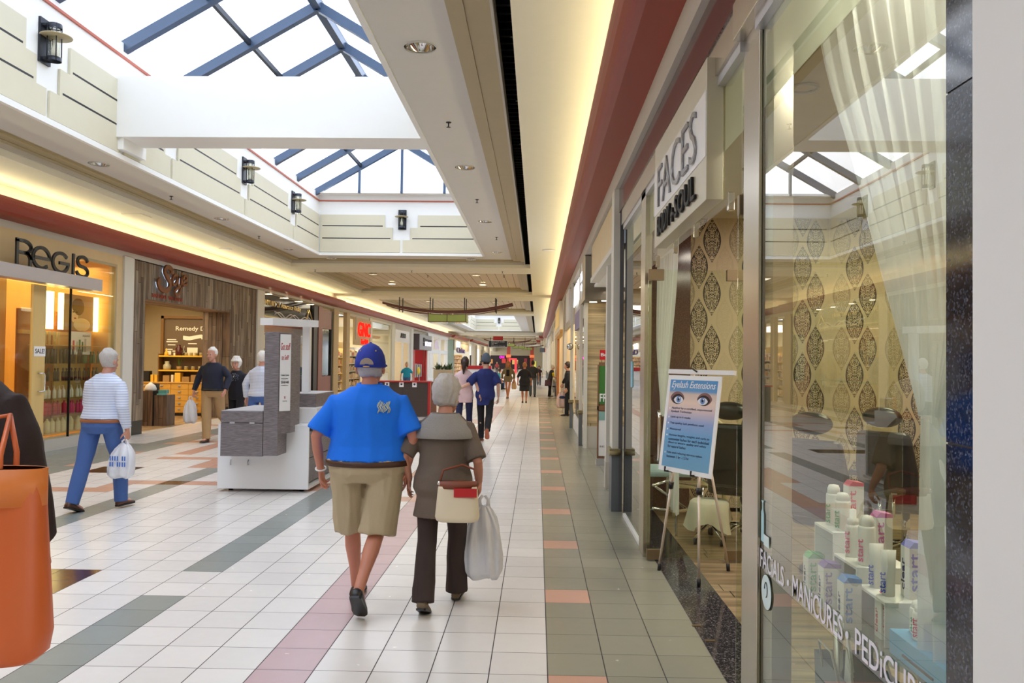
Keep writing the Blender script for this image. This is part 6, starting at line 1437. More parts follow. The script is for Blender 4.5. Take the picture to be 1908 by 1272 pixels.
# red edged counter behind the walkers, planter
rc = thing('service_counter', 'dark wood service counter with a red edge in the middle of the concourse', 'counter', (-3.8, 24.3, 0))
M_dkwood = mat('dark_grain_laminate', (.26, .21, .19), .5, var=.25, scale=4, stretch=(.6, .6, 6))
B('front_panel', M_dkwood, rc, -4.8, -3.16, 23.8, 24.0, .0, 1.0); B('red_top', M_sred, rc, -4.85, -3.08, 23.76, 24.1, 1.0, 1.035); B('red_edge', M_sred, rc, -3.16, -3.10, 23.78, 24.0, 0, 1.0); B('side_panel', mat('dark_red_side', (.40, .10, .10), .5), rc, -3.16, -3.10, 24.0, 25.4, 0, 1.0)
for k, x in enumerate((-4.42, -4.0, -3.62)): B('notice', M_paper, rc, x, x+.13, 23.79, 23.80, .86, 1.0); o = disc(0, 0, .03, 0, .001).obj('notice_mark', mat('indigo_ink', (.16, .20, .36), .6), rc); o.rotation_euler = (0, 0, PI/2); o.location = (x+.065-rc.location.x, 23.788-rc.location.y, .94)
for k, x in enumerate((-4.5, -3.9)): B('joint', M_kick, rc, x, x+.01, 23.795, 23.8, 0, 1.0)
ptn = thing('planter', 'grey planter box with spiky dark green plants behind the brown-topped person', 'planter', (-4.1, 36, 0))
B('trough', M_band, ptn, -4.55, -3.75, 36.0, 36.5, 0, 1.22)
m = MB(); r5 = random.Random(2)
for k in range(90):
    a = r5.uniform(0, 2*PI); x0, y0 = -4.15+r5.uniform(-.33, .33), 36.25+r5.uniform(-.15, .15); l = r5.uniform(.2, .42); e = r5.uniform(.1, 1.2)
    p0 = Vector((x0, y0, 1.2)); d = Vector((math.cos(a)*math.sin(e), math.sin(a)*math.sin(e), math.cos(e))); s = d.cross(Vector((0, 0, 1))); s = (s.normalized() if s.length > .1 else Vector((1, 0, 0)))*.03
    p1 = p0+d*l*.6; p2 = p0+d*l-Vector((0, 0, .08*e)); m.quad(p0-s*.5, p0+s*.5, p1+s, p1-s); m._f([m.b.verts.new(q) for q in (p1-s, p1+s, p2)])
m.obj('leaves', mat('dark_plant_green', (.16, .26, .10), .5, var=.3, scale=20), ptn, world=True)

# ------------------------------------------------------------ hanging arched lanterns
def arched(x, y, label, lod=0):
    t = thing('hanging_lantern', label, 'chandelier', (x, y, 3.3), 0, None)
    M_arch = mat('oxblood_steel_arch', (.38, .18, .17), .4)
    for dy in (-.45, .45):
        pts = [(-2.85+5.7*i/20, dy, .42+.36*((i-10)/10)**2) for i in range(21)]
        m = MB(); m.loft([[Vector((px, py-.03, pz)), Vector((px, py+.03, pz)), Vector((px, py+.03, pz+.09)), Vector((px, py-.03, pz+.09))] for px, py, pz in pts], smooth=False); m.obj('arch_beam', M_arch, t)
        m = MB(); m.loft([[Vector((px*.93, py-.03, pz-.10)), Vector((px*.93, py+.03, pz-.10)), Vector((px*.93, py+.03, pz-.07)), Vector((px*.93, py-.03, pz-.07))] for px, py, pz in pts], smooth=False); m.obj('lower_rail', M_arch, t)
        for px in (-2.1, -.75, .75, 2.1): m = MB(); m.box(px-.02, px+.02, dy-.02, dy+.02, .45, 1.09); m.obj('hanger', M_dark, t)
    M_gp = mat('green_glass_panel', (.52, .58, .30), .3, emis=.25, ecol=(.60, .66, .34))
    for k, x0 in enumerate((-.80, .02)):
        for yy in (-.40, .37): MB().box(x0, x0+.78, yy, yy+.03, .02, .36).obj('green_panel', M_gp, t)
        for q in (.2, .55): m = MB(); m.ball((x0+q, -.3, .34), (.05, .05, .03), 8); m.obj('lamp', M_lamp, t)
    for s_ in (-.82, .80): MB().box(s_, s_+.03, -.4, .4, .02, .36).obj('green_panel', M_gp, t)
    m = MB()
    for px in (-.84, -.01, .82):
        for py in (-.42, .40): m.box(px-.015, px+.015, py-.015, py+.015, 0, .44)
    m.box(-.85, .85, -.43, -.40, .0, .03); m.box(-.85, .85, .38, .41, 0, .03); m.obj('frame', M_arch, t)
    MB().box(-.8, .8, -.38, .38, -.02, 0).obj('diffuser', M_farglass, t)
    return t
L1 = arched(-3.95, 36.2, 'large hanging lantern with curved dark red beams and green glass panels')
area('lantern_light', (-3.95, 36.2, 3.25), 1.2, 40, (1, .92, .7))
dup(L1, (-3.6, 99.5, 3.3), label='distant hanging lantern with green panels, just below the black direction sign')
dup(L1, (-2.6, 114.5, 3.3), label='more distant hanging lantern, slightly right of and below the first distant one')
dup(L1, (-1.6, 129.5, 3.3), label='farthest hanging lantern before the food court')
# direction sign
dsn = thing('direction_sign', 'black hanging direction sign with white lines of text', 'sign', (-4.4, 88, 3.0))
B('panel', mat('sign_black', (.14, .15, .16), .5), dsn, -5.2, -3.25, 88, 88.12, 3.06, 3.70); B('mount', M_sred, dsn, -4.75, -3.7, 88, 88.12, 3.78, 4.2)
m = MB(); m.box(-5.25, -3.2, 87.98, 88.13, 3.70, 3.74); m.box(-5.25, -3.2, 87.98, 88.13, 3.02, 3.06); m.box(-5.25, -5.2, 87.98, 88.13, 3.02, 3.74); m.box(-3.25, -3.2, 87.98, 88.13, 3.02, 3.74); m.obj('frame', M_silver, dsn, world=True)
for k, s_ in enumerate(('FOOD COURT / STORES', 'WEST MALL', 'ATM', 'INFORMATION / RESTROOMS')): letters(s_, M_paper, dsn, (-4.95, 87.97, 3.56-.15*k), (1, 0, 0), (0, 0, 1), min(1.5, .075*len(s_)), .08, .003, .01)
# ------------------------------------------------------------ food court far away
struct('wall_far', MB().box(-14, 6, 172, 172.2, 0, 5.7), M_beige)
for k, x in enumerate((-11.8, -2.2)):
    t = thing('red_column', ['dark red column at the left of the distant food court', 'dark red column at the right of the distant food court'][k], 'column', (x*.55-2, 118, 0)); cx = (-7.9, -3.4)[k] if False else (-4.9, -.9)[k]
    B('shaft', M_red, t, cx-.3, cx+.3, 140, 140.7, 0, 4.0); B('lit_collar', mat('orange_lit_collar', (.85, .45, .28), .5, emis=.3), t, cx-.4, cx+.4, 139.9, 140.8, 2.1, 2.6)
pk = thing('pink_arch', 'bright pink-red square arch in the distant food court', 'arch', (-3.2, 120, 0)); M_pk = mat('hot_coral_emissive', (.95, .30, .36), .5, emis=.3)  # coral colour with a little emission of its own
B('side_post', M_pk, pk, -3.70, -3.48, 107, 107.3, 0, 1.9); B('side_post', M_pk, pk, -2.95, -2.66, 107, 107.3, 0, 1.9); B('top_bar', M_pk, pk, -3.48, -2.95, 107, 107.3, 1.7, 1.9)
nn_ = thing('neon_sign', 'glowing magenta sign of a distant food counter', 'sign', (-7, 150, 3)); letters('OPA!', glow('magenta_neon', (1, .15, .75), 2.5), nn_, (-6.9, 150, 1.95), (1, 0, 0), (0, 0, 1), .9, .45, .05, .03)
B('dark_counter_front', mat('dark_food_front', (.20, .13, .12), .5, var=.5, scale=1.2), thing('food_counters', 'dark food counter fronts with warm lights at the end of the mall', 'counter', (-6, 151, 0)), -13, -.9, 151, 151.3, 0, 2.5)
for k, (x, z, w, c) in enumerate(((-9.5, 1.2, 2.2, (.80, .55, .30)), (-6.5, 1.3, 1.2, (.75, .25, .20)), (-4.6, 1.1, 1.8, (.85, .70, .40)), (-2.4, 1.4, .9, (.50, .18, .20)))): B('menu_board', mat('menu_%d' % k, c, .5, emis=.5), thing('menu_board', ['amber menu board at the far left of the distant food court', 'red menu board in the distant food court', 'golden menu board behind the pink arch', 'dark red menu board at the right of the distant food court'][k], 'menu board', (x, 150.9, z)), x, x+w*.6, 150.8, 150.95, z-.2, z+.6)
B('wall_panel', mat('yellow_green_wall', (.80, .78, .35), .6, emis=.25), thing('yellow_doorway', 'yellow-green lit doorway at the end of the mall', 'doorway', (.2, 160, 0)), -1.1, -.2, 160, 160.2, .2, 1.5)
for y in (90, 107, 122, 136, 155): area('food_court_light', (-4, y, 4.3), 6, 330, (1, .88, .68), size_y=4)
for y in (44, 92): area('coffer_light', (-4, y, 4.5), 4, 160, (1, .9, .7), size_y=5)
area('coffer_light', (-4, 30, 4.55), 4, 130, (1, .9, .7), size_y=4)
# benches / tables in the far rest area
for k, (x, y) in enumerate(((-3.3, 43.0), (-4.6, 47.0), (-3.5, 52.0))):
    t = thing('side_table', ['low white table beside the seated person in teal', 'low white table left of the seated person in teal', 'low white table farther behind the seated person'][k], 'table', (x, y, 0))
    MB().box(-.35, .35, -.25, .25, .66, .70).obj('top', M_white, t)
    for sx in (-.3, .3):
        for sy in (-.2, .2): MB().box(sx-.02, sx+.02, sy-.02, sy+.02, 0, .66).obj('leg', M_dark, t)
t = thing('red_topped_stand', 'red and white topped stand behind the seated person in teal', 'stand', (-4.4, 58, 0)); B('body', M_white, t, -5.3, -3.3, 58, 59, 0, 1.0); B('red_trim', M_sred, t, -5.35, -3.25, 57.95, 59.05, 1.0, 1.25)
# ------------------------------------------------------------ people
from mathutils.bvhtree import BVHTree
def fuse(mb, voxel, it=4, disp=0.0, dscale=8.0, dstretch=(1, 1, .35), seed=0.0, cut=None):
    """union of overlapping closed pieces into one smooth skin"""
    me = bpy.data.meshes.new('tmp'); bmesh.ops.recalc_face_normals(mb.b, faces=mb.b.faces); mb.b.to_mesh(me); mb.b.free()
    o = bpy.data.objects.new('tmp', me); COL.objects.link(o)
    r = o.modifiers.new('r', 'REMESH'); r.mode = 'VOXEL'; r.voxel_size = voxel; r.use_smooth_shade = True
    if it: s = o.modifiers.new('s', 'SMOOTH'); s.factor = .5; s.iterations = it
    dg = bpy.context.evaluated_depsgraph_get(); out = bpy.data.meshes.new_from_object(o.evaluated_get(dg))
    bpy.data.objects.remove(o); bpy.data.meshes.remove(me)
    if disp:
        co = [v.co.copy() for v in out.vertices]; no = [v.normal.copy() for v in out.vertices]
        for v, c, n in zip(out.vertices, co, no):
            q = Vector((c.x*dstretch[0], c.y*dstretch[1], c.z*dstretch[2]))*dscale+Vector((seed, seed*2, 0))
            w = 1-abs(noise.noise(q)*1.6); w2 = noise.noise(q*2.3)
            v.co = c+n*disp*(w*w-.4+.4*w2)
    b = bmesh.new(); b.from_mesh(out); bpy.data.meshes.remove(out)
    if cut is not None:   # open the hems: remove the flat bottom
        dl = [f for f in b.faces if f.normal.z < -.85 and f.calc_center_median().z < cut]
        bmesh.ops.delete(b, geom=dl, context='FACES')
    for f in b.faces: f.smooth = True
    r = MB(); r.b.free(); r.b = b; return r
def ellring(c, rx, ry, n=20, rot=0.0, tilt=0.0):
    out = []
    for k in range(n):
        a = 2*PI*k/n; x, y = rx*math.cos(a), ry*math.sin(a)
        out.append(Vector((c[0]+x*math.cos(rot)-y*math.sin(rot), c[1]+x*math.sin(rot)+y*math.cos(rot), c[2]+tilt*y)))
    return out
def hand_mesh(mb, w, d, up, side, s, curl=.5, voxel=.007):
    """w wrist, d finger direction, up = back-of-hand normal, side = +1 thumb along d x up"""
    d = d.normalized(); up = (up-d*up.dot(d)).normalized(); lat = d.cross(up)*side
    fr = max(.0085*s, voxel*1.15)
    rings = []
    for t, a, b_ in ((-.01, .026, .019), (.02, .032, .017), (.055, .040, .016), (.088, .040, .013)):
        c = w+d*t*s
        rings.append([c+lat*a*s*math.cos(2*PI*k/14)+up*max(b_*s, voxel*1.3)*math.sin(2*PI*k/14) for k in range(14)])
    mb.loft(rings)
    for i, (o_, l) in enumerate(((.031, .072), (.0105, .080), (-.0105, .075), (-.031, .058))):
        p = w+d*.080*s+lat*o_*s; pts = [p]; ang = curl*.35
        dd = d
        for q, f in enumerate((.45, .30, .25)):
            dd = (d*math.cos(ang)-up*math.sin(ang)).normalized(); p = p+dd*l*f*s+lat*(.0015*(1.5-i)*s); pts.append(p); ang += curl*(.8+.12*i)
        mb.tube(pts, [fr, fr*.95, fr*.9, fr*.78], 8, roundend=True)
    p = w+d*.022*s+lat*.028*s; p1 = p+(d*.5+lat*.75-up*.3)*.034*s; p2 = p1+(d*.85+lat*.2-up*.45*(.5+curl))*.030*s; p3 = p2+(d*.8-up*.5*curl-lat*.15)*.024*s
    mb.tube([w+d*.012*s+lat*.012*s, p, p1, p2, p3], [fr*1.3, fr*1.35, fr*1.2, fr, fr*.85], 8, roundend=True)
SKINS = {}
def skin(c, nm):
    return mat('skin_'+nm, c, .5, var=.10, scale=12)
def person(label, x, y, rz, h, legs, arms, look, lean=3.0, bulk=1.0, belly=0.0, wid=1.0, voxel=.009, turn=0.0, nod=0.0, face=True, group=None, sit=False, name='person', seat=.0):
    """legs: {s: (thigh, knee, inward)} degrees forward; arms: {s: dict(e=(x,y,z), w=(x,y,z), curl=, up=)}; faces local +y"""
    t = thing(name, label, 'person', (x, y, 0), math.radians(rz), group)
    s = h/1.725; D = math.radians
    L = {}
    for sd, (a, f, inw) in legs.items():
        hip = Vector((sd*.100*min(wid, 1.25)*(1+(bulk-1)*.4), 0, 0)); a_, b_ = D(a), D(a-f)
        kn = hip+Vector((-sd*inw*.5, math.sin(a_)*.43, -math.cos(a_)*.43)); an = kn+Vector((-sd*inw*.5, math.sin(b_)*.42, -math.cos(b_)*.42))
        L[sd] = [hip, kn, an, a-f]
    def low(l):
        pitch = l[3]
        return min(l[2].z-.085, l[2].z-.085*math.cos(D(pitch))-(.13*math.sin(D(-pitch)) if pitch < -12 else 0))
    zp = -min(low(l) for l in L.values())
    if sit: zp = seat/s+.10
    P = Vector((0, 0, zp)); ln = math.tan(D(lean))
    for l in L.values():
        for i in range(3): l[i] = l[i]+P
    def T(p):  # torso point, p relative to the pelvis
        return Vector((p[0], p[1]+ln*p[2], p[2]+zp))
    S = lambda v: Vector(v)*s
    TR = [(-.09, .13, .10, 0), (-.03, .165, .118, -.01), (.05, .168, .118, -.008), (.14, .150, .105, 0), (.24, .150, .108, .0), (.34, .170, .115, -.003), (.40, .178, .110, -.008), (.44, .172, .098, -.012), (.475, .142, .084, -.012), (.505, .105, .074, -.01), (.535, .074, .066, 0)]
    def torso(mb, z0, z1, off, top=True, flare=0.0):
        rings = []
        zs = [q[0] for q in TR]
        def at(z):
            for i in range(len(TR)-1):
                if TR[i][0] <= z <= TR[i+1][0]:
                    f = (z-TR[i][0])/(TR[i+1][0]-TR[i][0]); return [TR[i][k]*(1-f)+TR[i+1][k]*f for k in range(4)]
            return list(TR[0] if z < TR[0][0] else TR[-1])
        lst = [z0]+[z for z in zs if z0+.015 < z < z1-.015]+[z1]
        for z in lst:
            _, rx, ry, yo = at(z); rx *= wid
            g = math.exp(-((z-.12)/.17)**2)
            rx *= 1+(bulk-1)*(.35+.65*g); ry *= 1+(bulk-1)*(.4+.9*g); yo += belly*g
            fl = flare*max(0, (.15-z))/.35
            rings.append(ellring(S(T((0, yo, z))), (rx+off+fl)*s, (ry+off+fl*.8)*s, 24))
        mb.loft(rings)
    # --- skin
    vx = voxel; k = MB(); torso(k, -.05, .50, -.01)
    nk = T((0, .0, .50)); ht = D(turn); hn = D(nod)
    hs = look.get('head', 1.05); hc = T((0, .022+.02*ln, .572+look.get('neck', 0)))
    k.tube([S(nk), S(T((0, .008, .56))), S(hc+Vector((0, 0, .03)))], [.062*s, .056*s, .052*s], 14)
    RH = Matrix.Rotation(-ht, 3, 'Z') @ Matrix.Rotation(-hn, 3, 'X')
    def Hd(p): return S(hc+RH @ (Vector(p)*hs))
    prof = [(-.012, .020, .022, .058), (.004, .038, .040, .044), (.03, .052, .062, .026), (.06, .062, .080, .010), (.09, .069, .090, .003), (.12, .074, .096, -.002), (.15, .075, .097, -.004), (.18, .069, .089, -.007), (.205, .053, .070, -.010), (.222, .028, .038, -.012)]
    k.loft([[Hd((rx*math.cos(2*PI*i/22), yo+ry*math.sin(2*PI*i/22), z)) for i in range(22)] for z, rx, ry, yo in prof])
    k.tube([Hd((0, .092, .105)), Hd((0, .104, .078)), Hd((0, .110, .062)), Hd((0, .094, .054))], [.009*s, .011*s, .014*s, .010*s], 8, roundend=True)
    for sd in (-1, 1):
        k.ball(Hd((sd*.079, -.004, .085)), (.010*s, .019*s, .031*s), 8); k.ball(Hd((sd*.03, .083, .112)), (.022*s, .012*s, .008*s), 8); k.ball(Hd((sd*.035, .072, .06)), (.020*s, .018*s, .018*s), 8)
    k.ball(Hd((0, .090, .030)), (.022*s, .010*s, .006*s), 8); k.ball(Hd((0, .087, .018)), (.018*s, .010*s, .007*s), 8)
    SH = {}
    for sd in (-1, 1):
        a = arms.get(sd, {}); sh = T((sd*.172*wid*(1+(bulk-1)*.25), -.008, .418)); e = Vector(a['e'])/1.0; w = Vector(a['w']); SH[sd] = (sh, e, w, a)
        k.tube([S(sh*.6+T((0, 0, .41))*.4), S(sh), S(sh*.6+e*.4), S(e), S(e*.6+w*.4), S(w)], [.05*s, .052*s, .045*s*(1+(bulk-1)*.5), .036*s, .036*s, .024*s], 12, roundend=True)
        dd = Vector(a.get('d', tuple((w-e).normalized()))); up = Vector(a.get('up', (sd*1.0, 0.0, 0.1)))
        hand_mesh(k, S(w), dd, up, a.get('th', sd), s, a.get('curl', .5), vx)
    bare = look.get('legs_bare', True)
    for sd, l in L.items():
        hip, kn, an, pt = l
        r1 = .078*(1+(bulk-1)*.35)
        cal = kn*.68+an*.32+Vector((0, -.015, 0))
        k.tube([S(hip+Vector((0, 0, .02))), S(hip*.5+kn*.5), S(kn), S(cal), S(kn*.3+an*.7), S(an)], [r1*s, r1*.84*s, .052*s, .054*s, .038*s, .034*s], 14, roundend=True)
        fd = Vector((0, math.cos(D(pt*.9 if pt < 0 else pt*.4)), math.sin(D(pt*.9 if pt < 0 else pt*.4))))
        l.append(fd); k.tube([S(an), S(an+fd*.06-Vector((0, 0, .045))), S(an+fd*.13-Vector((0, 0, .055)))], [.034*s, .034*s, .028*s], 10, roundend=True)
    sk = fuse(k, vx, 3).obj('body', skin(look.get('skin', (.80, .58, .48)), look.get('skinname', 'a')), t)
    # --- top
    tp = look.get('top')
    if tp:
        k = MB(); hem = tp.get('hem', -.02); torso(k, hem, .53, tp.get('off', .014), flare=tp.get('flare', 0))
        sl = tp.get('sleeve', .5)
        for sd in (-1, 1):
            sh, e, w, a = SH[sd]; ow = tp.get('loose', .014)
            if sl <= 0: 
                continue
            if sl <= 1.0: end = sh.lerp(e, sl); pts = [sh*.55+T((0, 0, .42))*.45, sh+Vector((0, 0, .0)), sh.lerp(end, .5), end]; rr_ = [.054, .054+ow*.4, .050+ow*.8, .046*(1+(bulk-1)*.5)+ow*1.0]
            else: end = e.lerp(w, sl-1); pts = [sh*.55+T((0, 0, .42))*.45, sh+Vector((0, 0, .0)), sh.lerp(e, .5), e, e.lerp(end, .5), end]; rr_ = [.054, .054+ow*.4, .049+ow, .042+ow, .038+ow, .030+ow]
            k.tube([S(p) for p in pts], [q*s for q in rr_], 14)
        so = fuse(k, max(vx, .009), 3, tp.get('wr', .006)*s, tp.get('ws', 7.0), seed=x).obj(tp['name'], tp['mat'], t)
        if tp.get('collar'): 
            c_ = MB(); c_.tube([S(T((.075*math.cos(q*PI/8), .004+.068*math.sin(q*PI/8), .535+.008*math.sin(q*PI/8)))) for q in range(17)], .017*s, 8); c_.obj('collar', tp['mat'], t)
    # --- bottoms
    bt = look.get('bottom')
    if bt:
        k = MB(); torso(k, -.10, bt.get('rise', .06), bt.get('off', .012)); kind = bt.get('kind', 'trousers')
        if kind == 'skirt':
            ln_ = bt.get('len', .45); rings = []
            for z in (.05, -.05, -.2, -ln_): rings.append(ellring(S((0, 0, zp+z)), (.17*wid*(1+(bulk-1)*.8)+.03*(.05-z)/ln_)*s+.01, (.125*(1+(bulk-1)*.8)+.05*(.05-z)/ln_)*s+.01, 24))
            k.loft(rings)
        else:
            for sd, l in L.items():
                hip, kn, an = l[:3]; lo = bt.get('loose', .02); r1 = .080*(1+(bulk-1)*.55)
                if kind == 'shorts':
                    f = bt.get('len', 1.0); end = hip.lerp(kn, f); k.tube([S(hip+Vector((0, 0, .02))), S(hip.lerp(end, .5)), S(end)], [(r1+lo*.8)*s, (r1+lo)*s, (r1+lo*1.15)*s], 18)
                else:
                    fl = bt.get('flare', .0); end = an+Vector((0, 0, -.03))
                    k.tube([S(hip+Vector((0, 0, .02))), S(hip*.5+kn*.5), S(kn), S(kn*.5+an*.5), S(end)], [(r1+lo*.6)*s, (r1*.88+lo*.8)*s, (.058+lo)*s, (.055+lo+fl*.4)*s, (.046+lo+fl)*s], 16)
        fuse(k, max(vx, .009), 2, bt.get('wr', .005)*s, 8.0, seed=y).obj(bt['name'], bt['mat'], t)
    if look.get('belt'):
        k = MB(); g = .92; z = look.get('beltz', .035)
        rx = (.168*wid*(1+(bulk-1)*(.35+.6*g))+.020)*s; ry = (.118*(1+(bulk-1)*1.2)+.020)*s
        rr_ = []
        for q in range(28):
            a = 2*PI*q/28; c = S(T((0, -.006+belly*.75, z))); o_ = Vector((math.cos(a)*rx, math.sin(a)*ry, 0)); i_ = o_*.93
            rr_.append([c+o_+Vector((0, 0, -.018*s)), c+o_+Vector((0, 0, .018*s)), c+i_+Vector((0, 0, .018*s)), c+i_+Vector((0, 0, -.018*s))])
        k.loft(rr_, closed=True); k.obj('belt', look['belt'], t)
    # --- shoes
    if look.get('shoe'):
        for sd, l in L.items():
            hip, kn, an, pt, fd = l; fd = fd.normalized(); upv = Vector((1, 0, 0)).cross(fd).normalized(); rt = Vector((1, 0, 0))
            k = MB(); rg = []
            for q, (dy, wd, hi, lo) in enumerate(((-.065, .022, .05, .0), (-.055, .034, .07, .0), (-.01, .038, .085, .0), (.05, .040, .065, .0), (.11, .046, .045, .0), (.16, .042, .035, .004), (.19, .022, .022, .008))):
                c = an+fd*dy-upv*.085; rg.append([S(c+rt*wd*math.cos(2*PI*i/14)+upv*(lo+(hi-lo)*(.5+.5*math.sin(2*PI*i/14)))) for i in range(14)])
            k.loft(rg); so = k.obj('shoe', look['shoe'], t)
            if not sit or True:
                k = MB(); rg = []
                for dy, wd in ((-.068, .024), (-.05, .036), (.05, .041), (.11, .048), (.165, .043), (.193, .022)):
                    c = an+fd*dy-upv*.085; rg.append([S(c+rt*wd), S(c-rt*wd), S(c-rt*wd+upv*.014), S(c+rt*wd+upv*.014)])
                k.loft(rg, smooth=False); k.obj('sole', look.get('sole', M_kick), so)
            if look.get('sock'):
                k = MB(); k.tube([S(an+upv*-.03), S(an+(kn-an)*.14)], .041*s, 12); k.obj('sock', look['sock'], t)
    # --- hair
    hr = look.get('hair')
    if hr:
        k = MB(); kind = hr.get('kind', 'short'); g = hr.get('g', .012)
        rg = []; zt = .135 if look.get('hat') else .232
        zlo = hr.get('low', .07)
        for q in range(9):
            f = q/8.0; z = zlo+(zt-zlo)*f
            # head section at z
            rx = ry = yo = None
            for i in range(len(prof)-1):
                if prof[i][0] <= z <= prof[i+1][0]:
                    u_ = (z-prof[i][0])/(prof[i+1][0]-prof[i][0]); rx, ry, yo = [prof[i][c]*(1-u_)+prof[i+1][c]*u_ for c in (1, 2, 3)]
            if rx is None: rx, ry, yo = .022, .03, -.012
            ring = []
            for i in range(22):
                a = 2*PI*i/22; xx, yy = (rx+g)*math.cos(a), (ry+g)*math.sin(a)
                if f < .62 or look.get('hat'): yy = min(yy, .012+f*.05)
                ring.append(Hd((xx, yo+yy, z+(g if q == 8 else 0))))
            rg.append(ring)
        k.loft(rg)
        if kind == 'bob':
            for sd in (-1, 1): k.tube([Hd((sd*.06, -.0, .17)), Hd((sd*.078, -.015, .10)), Hd((sd*.070, -.025, .05))], [.025*s, .026*s, .018*s], 10, roundend=True)
            k.ball(Hd((0, -.05, .09)), (.078*s, .06*s, .075*s), 10); k.ball(Hd((0, .03, .205)), (.07*s, .055*s, .035*s), 10)
        if kind == 'long':
            for sd in (-1, 1): k.tube([Hd((sd*.05, .02, .20)), Hd((sd*.088, .0, .11)), Hd((sd*.092, .0, .0)), Hd((sd*.085, .02, -.12))], [.03*s, .033*s, .034*s, .022*s], 10, roundend=True)
            k.tube([Hd((0, -.07, .15)), Hd((0, -.09, .02)), Hd((0, -.10, -.12))], [.06*s, .07*s, .05*s], 12, roundend=True)
        if kind == 'ponytail':
            k.ball(Hd((0, -.02, .13)), (.088*s, .105*s, .10*s), 10); k.tube([Hd((0, -.09, .16)), Hd((.01, -.15, .12)), Hd((.0, -.16, .02)), Hd((-.01, -.145, -.10))], [.03*s, .042*s, .046*s, .018*s], 10, roundend=True)
        fuse(k, max(vx, .008), 2, hr.get('wr', .006)*s, 22.0).obj('hair', hr['mat'], t)
    hat = look.get('hat')
    if hat:
        k = MB(); kind = hat['kind']; rg = []
        lo = hat.get('low', .105)
        for f in (0, .25, .5, .72, .88, .97, 1.0):
            z = lo+(hat.get('top', .245)-lo)*f; q = math.sqrt(max(0, 1-f**2.4))
            rg.append([Hd((max(.012, .090*q)*math.cos(2*PI*i/26), -.006+max(.014, .110*q)*math.sin(2*PI*i/26), z-(0.03*math.sin(2*PI*i/26)*-1*0 if kind == 'cap' else 0))) for i in range(26)])
        k.loft(rg); o = k.obj('cap_crown' if kind == 'cap' else 'knit_hat', hat['mat'], t)
        if kind == 'cap':
            k = MB(); rg = []
            for yy, w_, zz in ((.07, .082, lo+.012), (.12, .078, lo+.006), (.165, .045, lo-.004)): rg.append([Hd((w_*q_, yy, zz+.010*(1-q_*q_)+dz)) for dz in (0, .005) for q_ in ((-1, -.5, 0, .5, 1) if dz == 0 else (1, .5, 0, -.5, -1))])
            k.loft(rg); k.obj('brim', hat['mat'], t)
            k = MB(); pts = [Hd((.040*math.cos(PI*q/10)*1.0, -.118+.004*abs(math.cos(PI*q/10)), lo+.018+.038*math.sin(PI*q/10))) for q in range(11)]
            mbv = [k.b.verts.new(p) for p in pts]; k._f(mbv); k.obj('strap_opening', hat.get('gap', skin((.75, .6, .5), 'gap')), t)
            k = MB(); k.tube([Hd((.045*c_, -.1175, lo+.014-.004*abs(c_))) for c_ in (-1, -.5, 0, .5, 1)], .005*s, 6); k.obj('strap', hat['mat'], t)
            k = MB(); k.tube([Hd((.018*c_, -.123, lo+.006)) for c_ in (-1, 0, 1)], .004*s, 6); k.obj('logo_stitching', hat.get('stitch', M_maple), t)
            for sd in (-1, 1): k = MB(); k.ball(Hd((sd*.045, -.075, lo+.098)), .005*s, 8); k.obj('eyelet', hat.get('stitch', M_maple), t)
            k = MB(); k.ball(Hd((0, -.006, hat.get('top', .245)+.002)), (.009*s, .009*s, .005*s), 8); k.obj('top_button', hat['mat'], t)
    if face:
        for sd in (-1, 1):
            k = MB(); k.ball(Hd((sd*.030, .078, .095)), (.0125*s, .010*s, .0075*s), 8); e_ = k.obj('eye', M_white, t); k = MB(); k.ball(Hd((sd*.030, .0865, .095)), (.0055*s, .004*s, .0055*s), 8); k.obj('iris', M_kick, e_)
            k = MB(); k.tube([Hd((sd*.016, .093, .116)), Hd((sd*.032, .094, .120)), Hd((sd*.048, .084, .115))], .0035*s, 6); k.obj('eyebrow', (hr or {}).get('mat', M_band), t)
        k = MB(); k.tube([Hd((-.022, .091, .0235)), Hd((0, .1005, .0245)), Hd((.022, .091, .0235))], [.003*s, .0055*s, .003*s], 6); k.obj('lips', skin((.70, .38, .34), 'lips'), t)
    t['_s'] = s
    return t, dict(s=s, zp=zp, T=T, S=S, Hd=Hd, SH=SH, L=L, wm=Matrix.Translation((x, y, 0)) @ Matrix.Rotation(math.radians(rz), 4, 'Z'))
def worldpt(info, p): return info['wm'] @ (Vector(p)*info['s'])
def cloth(name, c, **k): return mat(name, c, k.pop('rough', .85), var=k.pop('var', .06), scale=k.pop('scale', 9), bump=k.pop('bump', .15), bscale=k.pop('bscale', 150), **k)
H_grey = mat('grey_hair', (.74, .72, .70), .7, var=.15, scale=60); H_white = mat('white_hair', (.90, .88, .85), .7, var=.10, scale=60); H_brown = mat('dark_brown_hair', (.20, .13, .10), .6, var=.2, scale=60); H_blond = mat('reddish_blond_hair', (.62, .42, .26), .6, var=.15, scale=60)
K_blackshoe = mat('black_shoe_leather', (.08, .08, .09), .4); K_brownshoe = mat('brown_shoe_leather', (.33, .20, .14), .45); K_tanshoe = mat('taupe_suede_shoe', (.45, .38, .30), .7)
C_jeans = cloth('blue_denim', (.26, .38, .62)); C_black = cloth('black_cloth', (.09, .09, .12)); C_khaki = cloth('khaki_cotton', (.72, .66, .54)); C_navy = cloth('navy_jersey', (.12, .17, .42))
# striped shirt: pale blue and white horizontal bands
n = NB('blue_white_striped_shirt'); v, x_, y_, z_ = n.pos('World'); n.done(n.mix(n.math('GREATER_THAN', n.math('SINE', n.math('MULTIPLY', z_, 230.0)), 0.0), (.87, .89, .94), (.74, .78, .88)), .8); C_stripe = n.m

